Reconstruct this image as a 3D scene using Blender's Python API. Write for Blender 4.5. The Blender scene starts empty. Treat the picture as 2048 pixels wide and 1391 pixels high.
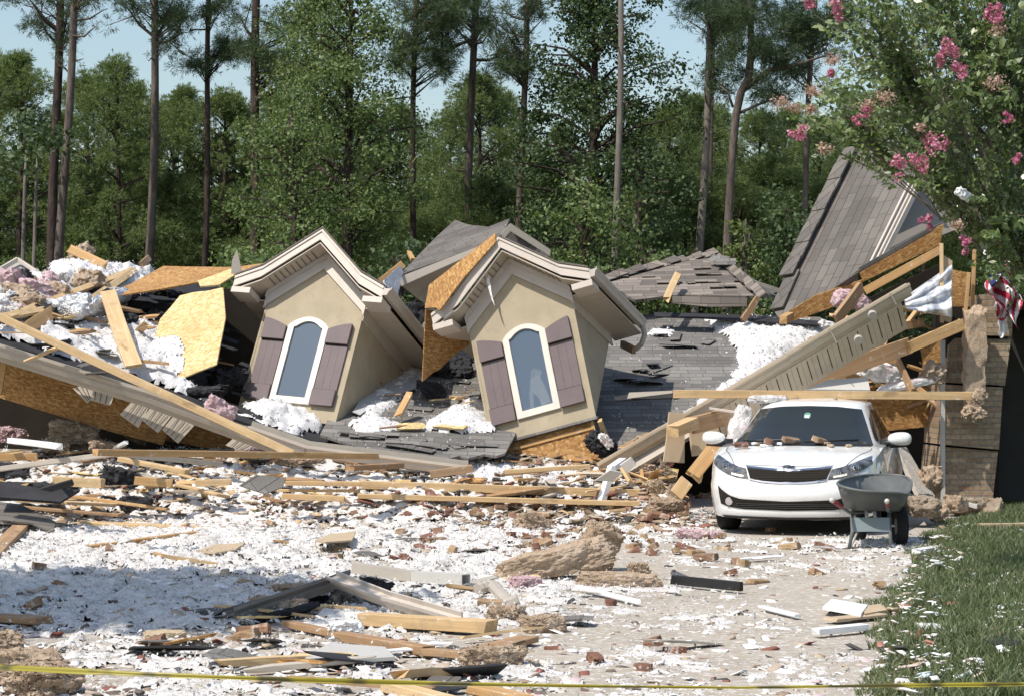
import bpy, math, random
import numpy as np
from mathutils import Vector, Matrix, noise as mnoise
from mathutils.bvhtree import BVHTree
SC = bpy.context.scene
C = SC.collection
R = math.radians

# ---------------- camera, sky, sun, exposure ----------------
F, CH, YH = 4300.0, 1.5, 775.0            # focal length and horizon in photo pixels (2048 wide), eye height in metres
cam = bpy.data.cameras.new('camera')
camo = bpy.data.objects.new('camera', cam); C.objects.link(camo)
cam.sensor_width = 36.0; cam.lens = 36.0 * F / 2048.0
cam.shift_y = (YH - 695.5) / 2048.0
cam.clip_start = 0.1; cam.clip_end = 3000
camo.location = (0, 0, CH); camo.rotation_euler = (R(90), 0, 0)
SC.camera = camo
SUN = Vector((-0.40, -0.36, 0.843)).normalized()
w = bpy.data.worlds.new('World'); SC.world = w; w.use_nodes = True
nt = w.node_tree; bg = nt.nodes['Background']
sky = nt.nodes.new('ShaderNodeTexSky'); sky.sky_type = 'NISHITA'; sky.sun_disc = False
sky.sun_elevation = math.asin(SUN.z); sky.sun_rotation = math.atan2(SUN.x, SUN.y)
sky.air_density = 1.35; sky.dust_density = 1.5; sky.ozone_density = 1.6; sky.altitude = 0
nt.links.new(sky.outputs[0], bg.inputs[0]); bg.inputs[1].default_value = 0.145
sl = bpy.data.lights.new('sun', 'SUN'); sl.energy = 4.6; sl.angle = R(0.55); sl.color = (1.0, 0.945, 0.865)
so = bpy.data.objects.new('sun', sl); C.objects.link(so)
so.rotation_euler = SUN.to_track_quat('Z', 'Y').to_euler(); so.location = (-20, -20, 40)
SC.view_settings.view_transform = 'Standard'; SC.view_settings.look = 'None'
SC.view_settings.exposure = 0.08; SC.view_settings.gamma = 1.0
SC.cycles.max_bounces = 6; SC.cycles.diffuse_bounces = 3; SC.cycles.glossy_bounces = 3
SC.cycles.transparent_max_bounces = 8; SC.cycles.sample_clamp_indirect = 6
SC.cycles.use_denoising = True

# ---------------- helpers ----------------
def P(px, py, Y):                          # photo pixel + distance -> point in the place
    return Vector(((px - 1024) / F * Y, Y, CH + (YH - py) / F * Y))
def G(px, py, z=0.0):                      # photo pixel -> point on the level z
    Y = (CH - z) * F / (py - YH)
    return Vector(((px - 1024) / F * Y, Y, z))
class Plane:
    def __init__(s, a, b, c):
        s.o = a; s.n = (b - a).cross(c - a).normalized()
        if s.n.z < 0: s.n = -s.n
        s.u = (b - a).normalized(); s.v = s.n.cross(s.u)
    def at(s, px, py, lift=0):
        d = P(px, py, 1.0) - Vector((0, 0, CH)); o = Vector((0, 0, CH))
        t = (s.o + s.n * lift - o).dot(s.n) / d.dot(s.n)
        return o + d * t
    def z(s, x, y): return s.o.z - (s.n.x * (x - s.o.x) + s.n.y * (y - s.o.y)) / s.n.z
def sstep(a, b, x):
    t = np.clip((np.asarray(x, float) - a) / (b - a), 0, 1); return t * t * (3 - 2 * t)
def _hash(i, j, k, s):
    h = (i.astype(np.int64) * 374761393 + j.astype(np.int64) * 668265263 + k.astype(np.int64) * 2147483647 + s * 1274126177) & 0xFFFFFFFF
    h = ((h ^ (h >> 13)) * 1274126177) & 0xFFFFFFFF
    h = ((h ^ (h >> 16)) * 2246822519) & 0xFFFFFFFF
    return ((h ^ (h >> 15)) & 0xFFFFFF) / float(0xFFFFFF)
def vn(x, y, z=0.0, s=0):                  # value noise 0..1
    x, y, z = np.broadcast_arrays(np.asarray(x, float), np.asarray(y, float), np.asarray(z, float))
    i, j, k = np.floor(x), np.floor(y), np.floor(z)
    a, b, c = x - i, y - j, z - k
    a, b, c = a*a*(3-2*a), b*b*(3-2*b), c*c*(3-2*c)
    r = 0
    for di in (0, 1):
        for dj in (0, 1):
            for dk in (0, 1):
                wt = (a if di else 1-a) * (b if dj else 1-b) * (c if dk else 1-c)
                r = r + wt * _hash(i+di, j+dj, k+dk, s)
    return r
def fbm(x, y, z=0.0, s=0, o=4, g=.5):
    r = 0; A = 1; T = 0
    for q in range(o):
        r = r + A * vn(np.asarray(x)*2**q, np.asarray(y)*2**q, np.asarray(z)*2**q, s+q*17); T += A; A *= g
    return r / T

def mesh_np(name, V, Fq, mat, parent=None, smooth=False, mats=None, mi=None, loc=None):
    V = np.asarray(V, np.float32); Fq = np.asarray(Fq, np.int32)
    me = bpy.data.meshes.new(name)
    me.vertices.add(len(V)); me.vertices.foreach_set('co', V.ravel())
    n, k = Fq.shape
    me.loops.add(n*k); me.loops.foreach_set('vertex_index', Fq.ravel())
    me.polygons.add(n); me.polygons.foreach_set('loop_start', np.arange(0, n*k, k, dtype=np.int32))
    for m in (mats or [mat]): me.materials.append(m)
    if mi is not None: me.polygons.foreach_set('material_index', np.asarray(mi, np.int32))
    if smooth: me.polygons.foreach_set('use_smooth', np.ones(n, bool))
    me.update(); me.validate()
    o = bpy.data.objects.new(name, me); C.objects.link(o)
    if parent: o.parent = parent
    if loc is not None: o.location = loc
    return o
def mesh_py(name, V, Fs, mat, parent=None, smooth=False, M4=None):
    me = bpy.data.meshes.new(name); me.from_pydata([tuple(v) for v in V], [], Fs)
    me.materials.append(mat); me.update()
    if smooth:
        for p in me.polygons: p.use_smooth = True
    o = bpy.data.objects.new(name, me); C.objects.link(o)
    if parent: o.parent = parent
    if M4 is not None: o.matrix_basis = M4
    return o
def tag(o, label, cat, group=None):
    o['label'] = label; o['category'] = cat; o['kind'] = 'thing'
    if group: o['group'] = group
    return o
def kind(o, k): o['kind'] = k; return o
def thing(name, label, cat, loc=(0, 0, 0), group=None, M4=None):
    o = bpy.data.objects.new(name, None); C.objects.link(o); o.empty_display_size = .2
    o.location = loc
    if M4 is not None: o.matrix_basis = M4
    return tag(o, label, cat, group)
def dup(root, label=None, group=None):
    r = root.copy(); C.objects.link(r)
    if label: r['label'] = label
    if group: r['group'] = group
    for ch in list(root.children):
        c = ch.copy(); C.objects.link(c); c.parent = r
        for g in ch.children:
            d = g.copy(); C.objects.link(d); d.parent = c
    return r
def frame(o, x, up=Vector((0, 0, 1))):     # matrix with x axis along x and z as near as possible to up
    x = x.normalized(); y = up.cross(x)
    if y.length < 1e-4: y = Vector((0, 1, 0)).cross(x)
    y.normalize(); z = x.cross(y)
    m = Matrix((x, y, z)).transposed().to_4x4(); m.translation = o
    return m
class MB:                                  # a growing mesh for one part
    def __init__(s): s.V = []; s.F = []
    def add(s, V, Fs):
        b = len(s.V); s.V += [tuple(v) for v in V]; s.F += [tuple(i+b for i in f) for f in Fs]
    def box(s, x0, x1, y0, y1, z0, z1, M=None):
        V = [Vector((x, y, z)) for z in (z0, z1) for y in (y0, y1) for x in (x0, x1)]
        if M is not None: V = [M @ v for v in V]
        s.add(V, [(0,2,3,1),(4,5,7,6),(0,1,5,4),(2,6,7,3),(0,4,6,2),(1,3,7,5)])
    def tube(s, pts, rad, n=8, cap=True):
        pts = [Vector(p) for p in pts]
        if not hasattr(rad, '__len__'): rad = [rad]*len(pts)
        rings = []; prev = None
        for i, p in enumerate(pts):
            d = (pts[min(i+1, len(pts)-1)] - pts[max(i-1, 0)]).normalized()
            a = prev - d*prev.dot(d) if prev is not None else d.orthogonal()
            if a.length < 1e-5: a = d.orthogonal()
            a.normalize(); prev = a; b = d.cross(a)
            rings.append([p + (a*math.cos(2*math.pi*k/n) + b*math.sin(2*math.pi*k/n))*rad[i] for k in range(n)])
        V = [v for r in rings for v in r]; Fs = []
        for i in range(len(pts)-1):
            for k in range(n):
                Fs.append((i*n+k, i*n+(k+1) % n, (i+1)*n+(k+1) % n, (i+1)*n+k))
        if cap: Fs += [tuple(range(n))[::-1], tuple((len(pts)-1)*n+k for k in range(n))]
        s.add(V, Fs)
    def prism(s, poly, a, b, M=None, flip=False):    # poly in (x,z) local, extruded along local y from a to b
        n = len(poly)
        V = [Vector((p[0], y, p[1])) for y in (a, b) for p in poly]
        if M is not None: V = [M @ v for v in V]
        s.add(V, [tuple(range(n))[::-1], tuple(range(n, 2*n))] + [(i, (i+1) % n, n+(i+1) % n, n+i) for i in range(n)])
    def build(s, name, mat, parent=None, smooth=False, M4=None): return mesh_py(name, s.V, s.F, mat, parent, smooth, M4)

def rot_sheet(pts, t, back=None):
    n = len(pts); nrm = Vector((0, 0, 0))
    for i in range(n):
        a, b = pts[i], pts[(i+1) % n]
        nrm += Vector(((a.y-b.y)*(a.z+b.z), (a.z-b.z)*(a.x+b.x), (a.x-b.x)*(a.y+b.y)))
    nrm.normalize()
    if nrm.y > 0: nrm = -nrm                # towards the viewer side
    return nrm
def sheet(name, pts, t, mat, parent=None, xdir=None):
    """flat board cut to an outline, with a real thickness; local x along xdir"""
    pts = [Vector(p) for p in pts]; nrm = rot_sheet(pts, t)
    c = sum(pts, Vector()) / len(pts)
    x = (xdir or (pts[1] - pts[0])); x = (x - nrm*x.dot(nrm)).normalized(); y = nrm.cross(x)
    M = Matrix((x, y, nrm)).transposed().to_4x4(); M.translation = c
    Mi = M.inverted(); L = [Mi @ p for p in pts]; n = len(L)
    V = [(p.x, p.y, 0) for p in L] + [(p.x, p.y, -t) for p in L]
    area = sum(L[i].x*L[(i+1) % n].y - L[(i+1) % n].x*L[i].y for i in range(n))
    top = tuple(range(n)); bot = tuple(range(n, 2*n))[::-1]
    Fs = [top, bot] + [(i, n+i, n+(i+1) % n, (i+1) % n) for i in range(n)]
    if area < 0: Fs = [f[::-1] for f in Fs]
    return mesh_py(name, V, Fs, mat, parent, M4=M)
def jag(poly, rough=3.0, step=14, seed=0, edges=None):    # break up outline edges (photo pixels)
    rnd = random.Random(seed); out = []; n = len(poly)
    for i in range(n):
        a, b = poly[i], poly[(i+1) % n]; out.append(a)
        if edges is not None and i not in edges: continue
        L = math.hypot(b[0]-a[0], b[1]-a[1]); k = int(L/step)
        for j in range(1, k):
            f = (j + rnd.uniform(-.3, .3))/k
            out.append((a[0]+(b[0]-a[0])*f+rnd.uniform(-rough, rough), a[1]+(b[1]-a[1])*f+rnd.uniform(-rough, rough)))
    return out
PN = [0]
def plank(p0, p1, wid, thk, mat, name='plank', label=None, cat='plank', group=None, up=Vector((0, 0, 1)), roll=0, rag=0.012, parent=None):
    """sawn board from p0 to p1; wid across (horizontal when roll=0), thk up"""
    PN[0] += 1; rnd = random.Random(PN[0]*7+1)
    d = p1 - p0; L = d.length; M = frame((p0+p1)/2, d, up) @ Matrix.Rotation(roll, 4, 'X')
    n = max(2, int(L/.35)); b = .004; a, c = wid/2, thk/2
    prof = [(-a+b, -c), (a-b, -c), (a, -c+b), (a, c-b), (a-b, c), (-a+b, c), (-a, c-b), (-a, -c+b)]
    V = []; bow = rnd.uniform(-.006, .006)*L
    for i in range(n+1):
        s = i/n; x = (s-.5)*L
        for (y, z) in prof:
            e = 0
            if rag and i in (0, n): e = rnd.uniform(-rag, rag)
            V.append((x+e, y+bow*math.sin(math.pi*s)+rnd.uniform(-.0012, .0012), z+rnd.uniform(-.0012, .0012)))
    Fs = []
    for i in range(n):
        for k in range(8): Fs.append((i*8+k, i*8+(k+1) % 8, (i+1)*8+(k+1) % 8, (i+1)*8+k)[::-1])
    Fs += [tuple(range(8)), tuple(n*8+k for k in range(8))[::-1]]
    Fs = [f[::-1] for f in Fs]
    o = mesh_py(name, V, Fs, mat, parent, M4=M)
    if label: tag(o, label, cat, group)
    return o
def inpoly(X, Y, poly):
    ins = np.zeros(X.shape, bool); dist = np.full(X.shape, 1e9); n = len(poly)
    for i in range(n):
        (x0, y0), (x1, y1) = poly[i], poly[(i+1) % n]
        c = ((y0 > Y) != (y1 > Y)) & (X < (x1-x0)*(Y-y0)/((y1-y0) or 1e-9)+x0)
        ins ^= c
        dx, dy = x1-x0, y1-y0; t = np.clip(((X-x0)*dx+(Y-y0)*dy)/(dx*dx+dy*dy+1e-12), 0, 1)
        dist = np.minimum(dist, np.hypot(X-x0-t*dx, Y-y0-t*dy))
    return np.where(ins, dist, -dist)
def grid_faces(mask_v):                    # quads of a vertex grid whose four corners are kept
    ny, nx = mask_v.shape; idx = -np.ones(mask_v.shape, np.int64)
    q = mask_v[:-1, :-1] & mask_v[1:, :-1] & mask_v[:-1, 1:] & mask_v[1:, 1:]
    used = np.zeros(mask_v.shape, bool)
    used[:-1, :-1] |= q; used[1:, :-1] |= q; used[:-1, 1:] |= q; used[1:, 1:] |= q
    idx[used] = np.arange(used.sum())
    f = np.stack([idx[:-1, :-1][q], idx[:-1, 1:][q], idx[1:, 1:][q], idx[1:, :-1][q]], -1)
    return used, f
def flakes(V, n, smin, smax, up, seed):
    r = np.random.RandomState(seed); V = np.asarray(V); c = V[r.randint(0, len(V), n)] + r.normal(size=(n, 3))*.012 + np.array(up)*(r.rand(n)**2*.03)[:, None]
    a = r.normal(size=(n, 3)); a /= np.linalg.norm(a, axis=1)[:, None]; b = np.cross(a, r.normal(size=(n, 3))); b /= np.linalg.norm(b, axis=1)[:, None]
    s = (smin+(smax-smin)*r.rand(n)**2)[:, None]; k = (.35+.6*r.rand(n))[:, None]
    Q = np.stack([c-a*s, c+b*s*k, c+a*s*(.6+.5*r.rand(n))[:, None], c-b*s*k*(.5+r.rand(n))[:, None]], 1).reshape(-1, 3)
    return Q, np.arange(n*4).reshape(-1, 4)
def fluff_patch(pl, poly, h, mat, label, res=.022, seed=1, edge=.35, lump=6.0, name='loose_insulation', lift=.0, ragged=.09):
    """heap of loose fill lying on a plane, outline given in photo pixels"""
    pts = [pl.at(*p) for p in poly]; L = [((p-pl.o).dot(pl.u), (p-pl.o).dot(pl.v)) for p in pts]
    xs = [p[0] for p in L]; ys = [p[1] for p in L]
    X, Y = np.meshgrid(np.arange(min(xs)-.2, max(xs)+.2, res), np.arange(min(ys)-.2, max(ys)+.2, res))
    d = inpoly(X, Y, L) + (fbm(X*3, Y*3, 0, seed, 4)-.5)*ragged*3
    d = d - .5*ragged*np.clip(.35-fbm(X*5, Y*5, 3, seed+5, 3), 0, 1)*2
    k = np.clip(d/edge, 0, 1)**.8
    Z = h*k*(.45+.75*fbm(X*1.6, Y*1.6, 1, seed+1, 3)) + np.clip(d/.06, 0, 1)*min(1, .35+h*4)*(.060*np.abs(vn(X*8, Y*8, 5, seed+2)*2-1) + .035*np.abs(vn(X*16, Y*16, 7, seed+4)*2-1) + .010*vn(X*30, Y*30, 0, seed+3)) - .02
    X = X + (vn(X*22, Y*22, 7, seed+8)-.5)*.02; Y = Y + (vn(X*22, Y*22, 9, seed+9)-.5)*.02
    used, f = grid_faces(d > 0)
    u, v, n_ = np.array(pl.u), np.array(pl.v), np.array(pl.n)
    V = np.array(pl.o) + X[used][:, None]*u + Y[used][:, None]*v + (Z[used]+lift)[:, None]*n_
    Q, fq = flakes(V, int(len(V)*.55), .006, .024, pl.n, seed+50); f = np.concatenate([f, fq+len(V)]); V = np.concatenate([V, Q])
    o = mesh_np(name, V, f, mat, smooth=True)
    o['label'] = label; kind(o, 'stuff'); o['category'] = 'insulation'
    return o
def blob(name, c, size, mat, seed=0, rot=(0, 0, 0), amp=.25, freq=3.0, n=26, label=None, cat=None, group=None, parent=None, box=.5, smooth=False, gain=.66, aniso=1.0):
    """torn lump (insulation batt, rubble): rounded box with ragged surface"""
    V = []; Fs = []; k = 0
    a = np.linspace(-1, 1, n); A, B = np.meshgrid(a, a); o1 = np.ones_like(A)
    faces = []
    for ax in range(3):
        for sg in (-1, 1):
            p = [None]*3; p[ax] = o1*sg; p[(ax+1) % 3] = A if sg > 0 else B; p[(ax+2) % 3] = B if sg > 0 else A
            q = np.stack(p, -1).reshape(-1, 3); V.append(q)
            ii = np.arange(n*n).reshape(n, n) + k
            faces.append(np.stack([ii[:-1, :-1], ii[:-1, 1:], ii[1:, 1:], ii[1:, :-1]], -1).reshape(-1, 4)); k += n*n
    V = np.concatenate(V); Fq = np.concatenate(faces)
    sph = V/np.linalg.norm(V, axis=1)[:, None]; V = V*box + sph*(1-box)*1.15
    W = V*np.array(size); fr = freq/max(max(size), .05)*.5
    dsp = (fbm(W[:, 0]*fr*aniso, W[:, 1]*fr, W[:, 2]*fr, seed, 6, gain)-.5)*2
    W = W*(1+amp*dsp[:, None])
    jit = np.stack([fbm(W[:, 0]*fr*2*aniso+31*q, W[:, 1]*fr*2, W[:, 2]*fr*2, seed+q+3, 3)-.5 for q in range(3)], -1)
    W = W + jit*amp*min(size)*1.3
    o = mesh_np(name, W, Fq, mat, parent, smooth)
    o.location = c; o.rotation_euler = rot
    if label: tag(o, label, cat, group)
    return o
def heap(x, y):                            # height of the wreckage apron in front of the house
    x = np.asarray(x, float); y = np.asarray(y, float)
    r = sstep(23.0, 26.4, y)*.74*(1-sstep(1.75, 2.15, x))
    r = r + .10*(fbm(x*.9, y*.9, 0, 71, 3)-.45)*sstep(22.3, 24.0, y)*(1-sstep(1.8, 2.2, x))
    return np.maximum(r, 0)
_hx, _hy = np.meshgrid(np.arange(-9, 3.02, .03), np.arange(22, 34, .03)); HT = heap(_hx, _hy).tolist()
def hz(x, y):
    i, j = int((y-22)/.03), int((x+9)/.03)
    return HT[i][j] if 0 <= i < 400 and 0 <= j < 400 else 0.0
def onheap(px, py, lift=0.0):              # photo pixel -> point on the apron surface
    o = Vector((0, 0, CH)); d = P(px, py, 1.0) - o; t = min(22.2, CH/-d.z if d.z < -1e-6 else 22.2)
    while t < 40:
        if CH+d.z*t <= hz(d.x*t, t): break
        t += .03
    p = o + d*t; p.z = hz(p.x, p.y) + lift
    return p
# ---------------- materials ----------------
class NT:
    def __init__(s, name, rough=.8, spec=.3):
        s.m = bpy.data.materials.new(name); s.m.use_nodes = True; s.t = s.m.node_tree
        s.b = s.t.nodes['Principled BSDF']; s.out = s.t.nodes['Material Output']
        s.b.inputs['Roughness'].default_value = rough; s.b.inputs['Specular IOR Level'].default_value = spec
        s.tc = None
    def n(s, t, **k):
        q = s.t.nodes.new(t)
        for a, v in k.items(): setattr(q, a, v)
        return q
    def l(s, a, b): s.t.links.new(a, b)
    def co(s, sc=(1, 1, 1), rot=(0, 0, 0), which='Object'):
        if s.tc is None: s.tc = s.n('ShaderNodeTexCoord')
        m = s.n('ShaderNodeMapping'); m.inputs['Scale'].default_value = sc; m.inputs['Rotation'].default_value = rot
        s.l(s.tc.outputs[which], m.inputs[0]); return m.outputs[0]
    def noise(s, scale, detail=3, vec=None, rough=.55, dist=0):
        q = s.n('ShaderNodeTexNoise'); q.inputs['Scale'].default_value = scale; q.inputs['Detail'].default_value = detail
        q.inputs['Roughness'].default_value = rough; q.inputs['Distortion'].default_value = dist
        s.l(vec if vec is not None else s.co(), q.inputs['Vector']); return q.outputs['Fac']
    def ramp(s, fac, stops, interp='LINEAR'):
        q = s.n('ShaderNodeValToRGB'); q.color_ramp.interpolation = interp; e = q.color_ramp.elements
        while len(e) < len(stops): e.new(.5)
        for el, (p, c) in zip(e, stops): el.position = p; el.color = (*c, 1) if len(c) == 3 else c
        s.l(fac, q.inputs[0]); return q.outputs[0]
    def mix(s, a, b, fac, mode='MIX'):
        q = s.n('ShaderNodeMix'); q.data_type = 'RGBA'; q.blend_type = mode
        for v, i in ((a, 6), (b, 7)):
            if isinstance(v, tuple): q.inputs[i].default_value = (*v, 1)
            else: s.l(v, q.inputs[i])
        if isinstance(fac, (int, float)): q.inputs[0].default_value = fac
        else: s.l(fac, q.inputs[0])
        return q.outputs[2]
    def math(s, op, a, b=0.0):
        q = s.n('ShaderNodeMath', operation=op)
        for v, i in ((a, 0), (b, 1)):
            if isinstance(v, (int, float)): q.inputs[i].default_value = v
            else: s.l(v, q.inputs[i])
        return q.outputs[0]
    def bump(s, h, dist=.01, strength=1.0):
        q = s.n('ShaderNodeBump'); q.inputs['Distance'].default_value = dist; q.inputs['Strength'].default_value = strength
        s.l(h, q.inputs['Height']); s.l(q.outputs[0], s.b.inputs['Normal']); return q
    def col(s, c):
        if isinstance(c, tuple): s.b.inputs['Base Color'].default_value = (*c, 1)
        else: s.l(c, s.b.inputs['Base Color'])
    def rnd(s): return s.n('ShaderNodeObjectInfo').outputs['Random']
    def island(s): return s.n('ShaderNodeNewGeometry').outputs['Random Per Island']
def plain(name, c, rough=.6, spec=.4, var=.12, sc=6.0, metal=0.0, bump=0.0, bsc=60):
    t = NT(name, rough, spec); f = t.noise(sc, 5)
    q = t.ramp(f, [(.25, tuple(x*(1-var) for x in c)), (.75, tuple(min(1, x*(1+var)) for x in c))])
    t.col(t.mix(q, tuple(x*.62 for x in c), t.ramp(t.noise(4.0, 8, t.co(), .8), [(.52, (0, 0, 0)), (.74, (.55, .55, .55))])))
    t.b.inputs['Metallic'].default_value = metal
    if bump: t.bump(t.noise(bsc, 4), bump)
    return t.m
def wood(name, a, b, dark=.8):
    t = NT(name, .75, .25)
    g = t.noise(1.0, 4, t.co((1.2, 26, 26)), .6, .6); k = t.noise(1.0, 2, t.co((2.2, 7, 7)))
    base = t.ramp(g, [(.3, tuple(x*dark for x in a)), (.55, a), (.8, b)])
    base = t.mix(base, tuple(x*.62 for x in a), t.ramp(k, [(.66, (0, 0, 0)), (.74, (1, 1, 1))]))
    base = t.mix(base, (.8, .62, .42), t.math('MULTIPLY', t.rnd(), .35), 'MULTIPLY')
    dirt = t.noise(3.2, 8, t.co(), .78); base = t.mix(base, (.24, .19, .14), t.ramp(dirt, [(.52, (0, 0, 0)), (.72, (.6, .6, .6))])); base = t.mix(base, (.70, .67, .63), t.ramp(t.noise(11, 6, t.co(), .8), [(.60, (0, 0, 0)), (.68, (.7, .7, .7))]))
    t.col(base); t.bump(g, .003); return t.m
def osb(name, pal):
    t = NT(name, .8, .2)
    def flake(rot, sc):
        v = t.n('ShaderNodeTexVoronoi'); v.inputs['Scale'].default_value = 1.0; v.inputs['Randomness'].default_value = 1
        t.l(t.co(sc, (0, 0, rot)), v.inputs['Vector']); q = t.n('ShaderNodeSeparateColor'); t.l(v.outputs['Color'], q.inputs[0]); return q.outputs[0], v.outputs['Distance']
    a, da = flake(.4, (24, 62, 30)); b, db = flake(1.9, (22, 58, 30)); s_ = t.noise(7, 3)
    f = t.mix(a, b, t.ramp(s_, [(.48, (0, 0, 0)), (.52, (1, 1, 1))]))
    base = t.ramp(f, [(0, pal[0]), (.4, pal[1]), (.75, pal[2]), (1, pal[3])])
    big = t.noise(1.6, 4); base = t.mix(base, tuple(x*.7 for x in pal[1]), t.ramp(big, [(.5, (0, 0, 0)), (.8, (.7, .7, .7))]))
    t.col(base); t.bump(f, .002); return t.m
def shingle(name, c0, c1, c2, row=.145, wid=.30, speck=.5):
    t = NT(name, .95, .1)
    br = t.n('ShaderNodeTexBrick'); br.offset = .37; br.offset_frequency = 2; br.squash = .8; br.squash_frequency = 3
    br.inputs['Color1'].default_value = (0, 0, 0, 1); br.inputs['Color2'].default_value = (1, 1, 1, 1); br.inputs['Mortar'].default_value = (.0, .0, .0, 1)
    br.inputs['Scale'].default_value = 1; br.inputs['Mortar Size'].default_value = .004; br.inputs['Bias'].default_value = 0
    br.inputs['Brick Width'].default_value = wid; br.inputs['Row Height'].default_value = row; br.inputs['Mortar Smooth'].default_value = .2
    wob = t.n('ShaderNodeVectorMath', operation='ADD'); nz = t.n('ShaderNodeTexNoise'); nz.inputs['Scale'].default_value = 1.7
    sub = t.n('ShaderNodeVectorMath', operation='SCALE'); sub.inputs['Scale'].default_value = .05
    t.l(t.co(), nz.inputs['Vector']); t.l(nz.outputs['Color'], sub.inputs[0]); t.l(t.co(), wob.inputs[0]); t.l(sub.outputs[0], wob.inputs[1])
    t.l(wob.outputs[0], br.inputs['Vector'])
    base = t.ramp(br.outputs['Color'], [(0, c0), (.5, c1), (1, c2)])
    base = t.mix(base, tuple(x*.72 for x in c0), br.outputs['Fac'])
    gr = t.noise(90, 3); base = t.mix(base, t.ramp(gr, [(.3, (.55, .55, .55)), (.7, (1.35, 1.33, 1.3))]), speck, 'MULTIPLY')
    st = t.noise(1.1, 5); base = t.mix(base, t.ramp(st, [(.3, (.75, .75, .75)), (.7, (1.1, 1.1, 1.1))]), 1.0, 'MULTIPLY')
    sep = t.n('ShaderNodeSeparateXYZ'); t.l(wob.outputs[0], sep.inputs[0])
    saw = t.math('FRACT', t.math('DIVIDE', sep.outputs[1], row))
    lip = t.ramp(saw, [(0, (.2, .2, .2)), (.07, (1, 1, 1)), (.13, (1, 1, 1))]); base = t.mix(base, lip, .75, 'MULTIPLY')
    t.col(base)
    hgt = t.math('ADD', t.math('SUBTRACT', 1.0, saw), t.math('MULTIPLY', br.outputs['Color'], .4))
    t.bump(hgt, .014); return t.m
def brickwall(name):
    t = NT(name, .9, .15); br = t.n('ShaderNodeTexBrick'); br.offset = .5
    for k, v in (('Color1', (0, 0, 0, 1)), ('Color2', (1, 1, 1, 1)), ('Mortar', (.5, .5, .5, 1))): br.inputs[k].default_value = v
    for k, v in (('Scale', 1), ('Mortar Size', .009), ('Brick Width', .20), ('Row Height', .068), ('Mortar Smooth', .3), ('Bias', .1)): br.inputs[k].default_value = v
    t.l(t.co(rot=(R(90), 0, 0)), br.inputs['Vector'])
    c = t.ramp(br.outputs['Color'], [(0, (.22, .15, .095)), (.35, (.37, .27, .175)), (.7, (.46, .35, .235)), (1, (.30, .19, .125))])
    c = t.mix(c, (.30, .26, .21), br.outputs['Fac'])
    c = t.mix(c, t.ramp(t.noise(22, 4), [(.3, (.7, .7, .7)), (.7, (1.15, 1.15, 1.15))]), 1, 'MULTIPLY')
    t.col(c); t.bump(t.math('SUBTRACT', 1.0, br.outputs['Fac']), .012); return t.m
def leafmat(name, cols, trans=.35, rough=.5, spec=.35, sat=.82):
    t = NT(name, rough, spec)
    f = t.island(); c = t.ramp(f, [(i/(len(cols)-1), q) for i, q in enumerate(cols)])
    hs = t.n('ShaderNodeHueSaturation'); hs.inputs['Saturation'].default_value = sat; t.l(c, hs.inputs['Color']); c = hs.outputs[0]
    t.col(c); tr = t.n('ShaderNodeBsdfTranslucent'); t.l(t.mix(c, (1.15, 1.2, .7), 1.0, 'MULTIPLY'), tr.inputs[0])
    mx = t.n('ShaderNodeMixShader'); mx.inputs[0].default_value = trans
    t.l(t.b.outputs[0], mx.inputs[1]); t.l(tr.outputs[0], mx.inputs[2]); t.l(mx.outputs[0], t.out.inputs[0]); return t.m
def chips(name, stops, rough=.85):          # loose bits, each its own colour
    t = NT(name, rough, .15); t.col(t.ramp(t.island(), stops, 'CONSTANT')); return t.m
def fluffmat(name, a, b, dirt=(.40, .33, .27), amt=.5):
    t = NT(name, .95, .05); f = t.noise(9, 6, None, .7)
    c = t.ramp(f, [(.3, b), (.55, a)])
    d = t.noise(3.4, 8, None, .8); c = t.mix(c, dirt, t.ramp(d, [(.54, (0, 0, 0)), (.66, (amt, amt, amt))]))
    t.col(c); t.bump(t.noise(55, 4, None, .7), .02); 
    t.b.inputs['Subsurface Weight'].default_value = 0; return t.m

WOOD = wood('fresh_lumber', (.60, .43, .235), (.73, .57, .36))
WOODO = wood('orange_lumber', (.50, .31, .14), (.62, .43, .23))
WOODB = wood('weathered_lumber', (.36, .23, .13), (.52, .36, .22))
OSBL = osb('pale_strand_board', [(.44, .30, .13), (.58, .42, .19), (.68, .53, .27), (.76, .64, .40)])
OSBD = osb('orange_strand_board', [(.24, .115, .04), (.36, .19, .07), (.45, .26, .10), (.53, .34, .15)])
STUC = plain('tan_stucco', (.405, .342, .243), .95, .1, .13, 2.2, 0, .006, 110)
TRIM = plain('cream_trim', (.53, .465, .40), .5, .4, .06, 3)
TRIMG = plain('grey_beige_trim', (.42, .375, .315), .5, .4, .08, 3)
FRAMEM = plain('window_frame_white', (.66, .61, .53), .4, .5, .03, 3)
SHUT = plain('mauve_shutter', (.155, .121, .121), .6, .3, .12, 3, 0, .002, 90)
WHITEP = plain('white_vinyl', (.82, .82, .82), .4, .5, .04, 4)
GREYP = plain('grey_vinyl', (.50, .48, .44), .5, .4, .1, 4)
EAVE = plain('tan_eave', (.55, .455, .335), .5, .4, .07, 3)
SOFF = plain('beige_soffit', (.47, .41, .335), .6, .3, .06, 3)
DARKV = plain('dark_gap', (.03, .025, .02), .9, .1, .2, 3)  # near black that stands in for shade in voids and gaps, also dark car parts
FELT = plain('black_roofing_felt', (.035, .035, .038), .85, .2, .4, 4, 0, .006, 20)
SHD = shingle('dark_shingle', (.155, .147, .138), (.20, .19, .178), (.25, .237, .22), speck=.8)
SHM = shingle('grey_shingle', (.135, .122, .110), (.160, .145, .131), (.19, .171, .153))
SHW = shingle('weathered_shingle', (.14, .122, .108), (.20, .172, .15), (.285, .245, .21), .15, .34)
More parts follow.
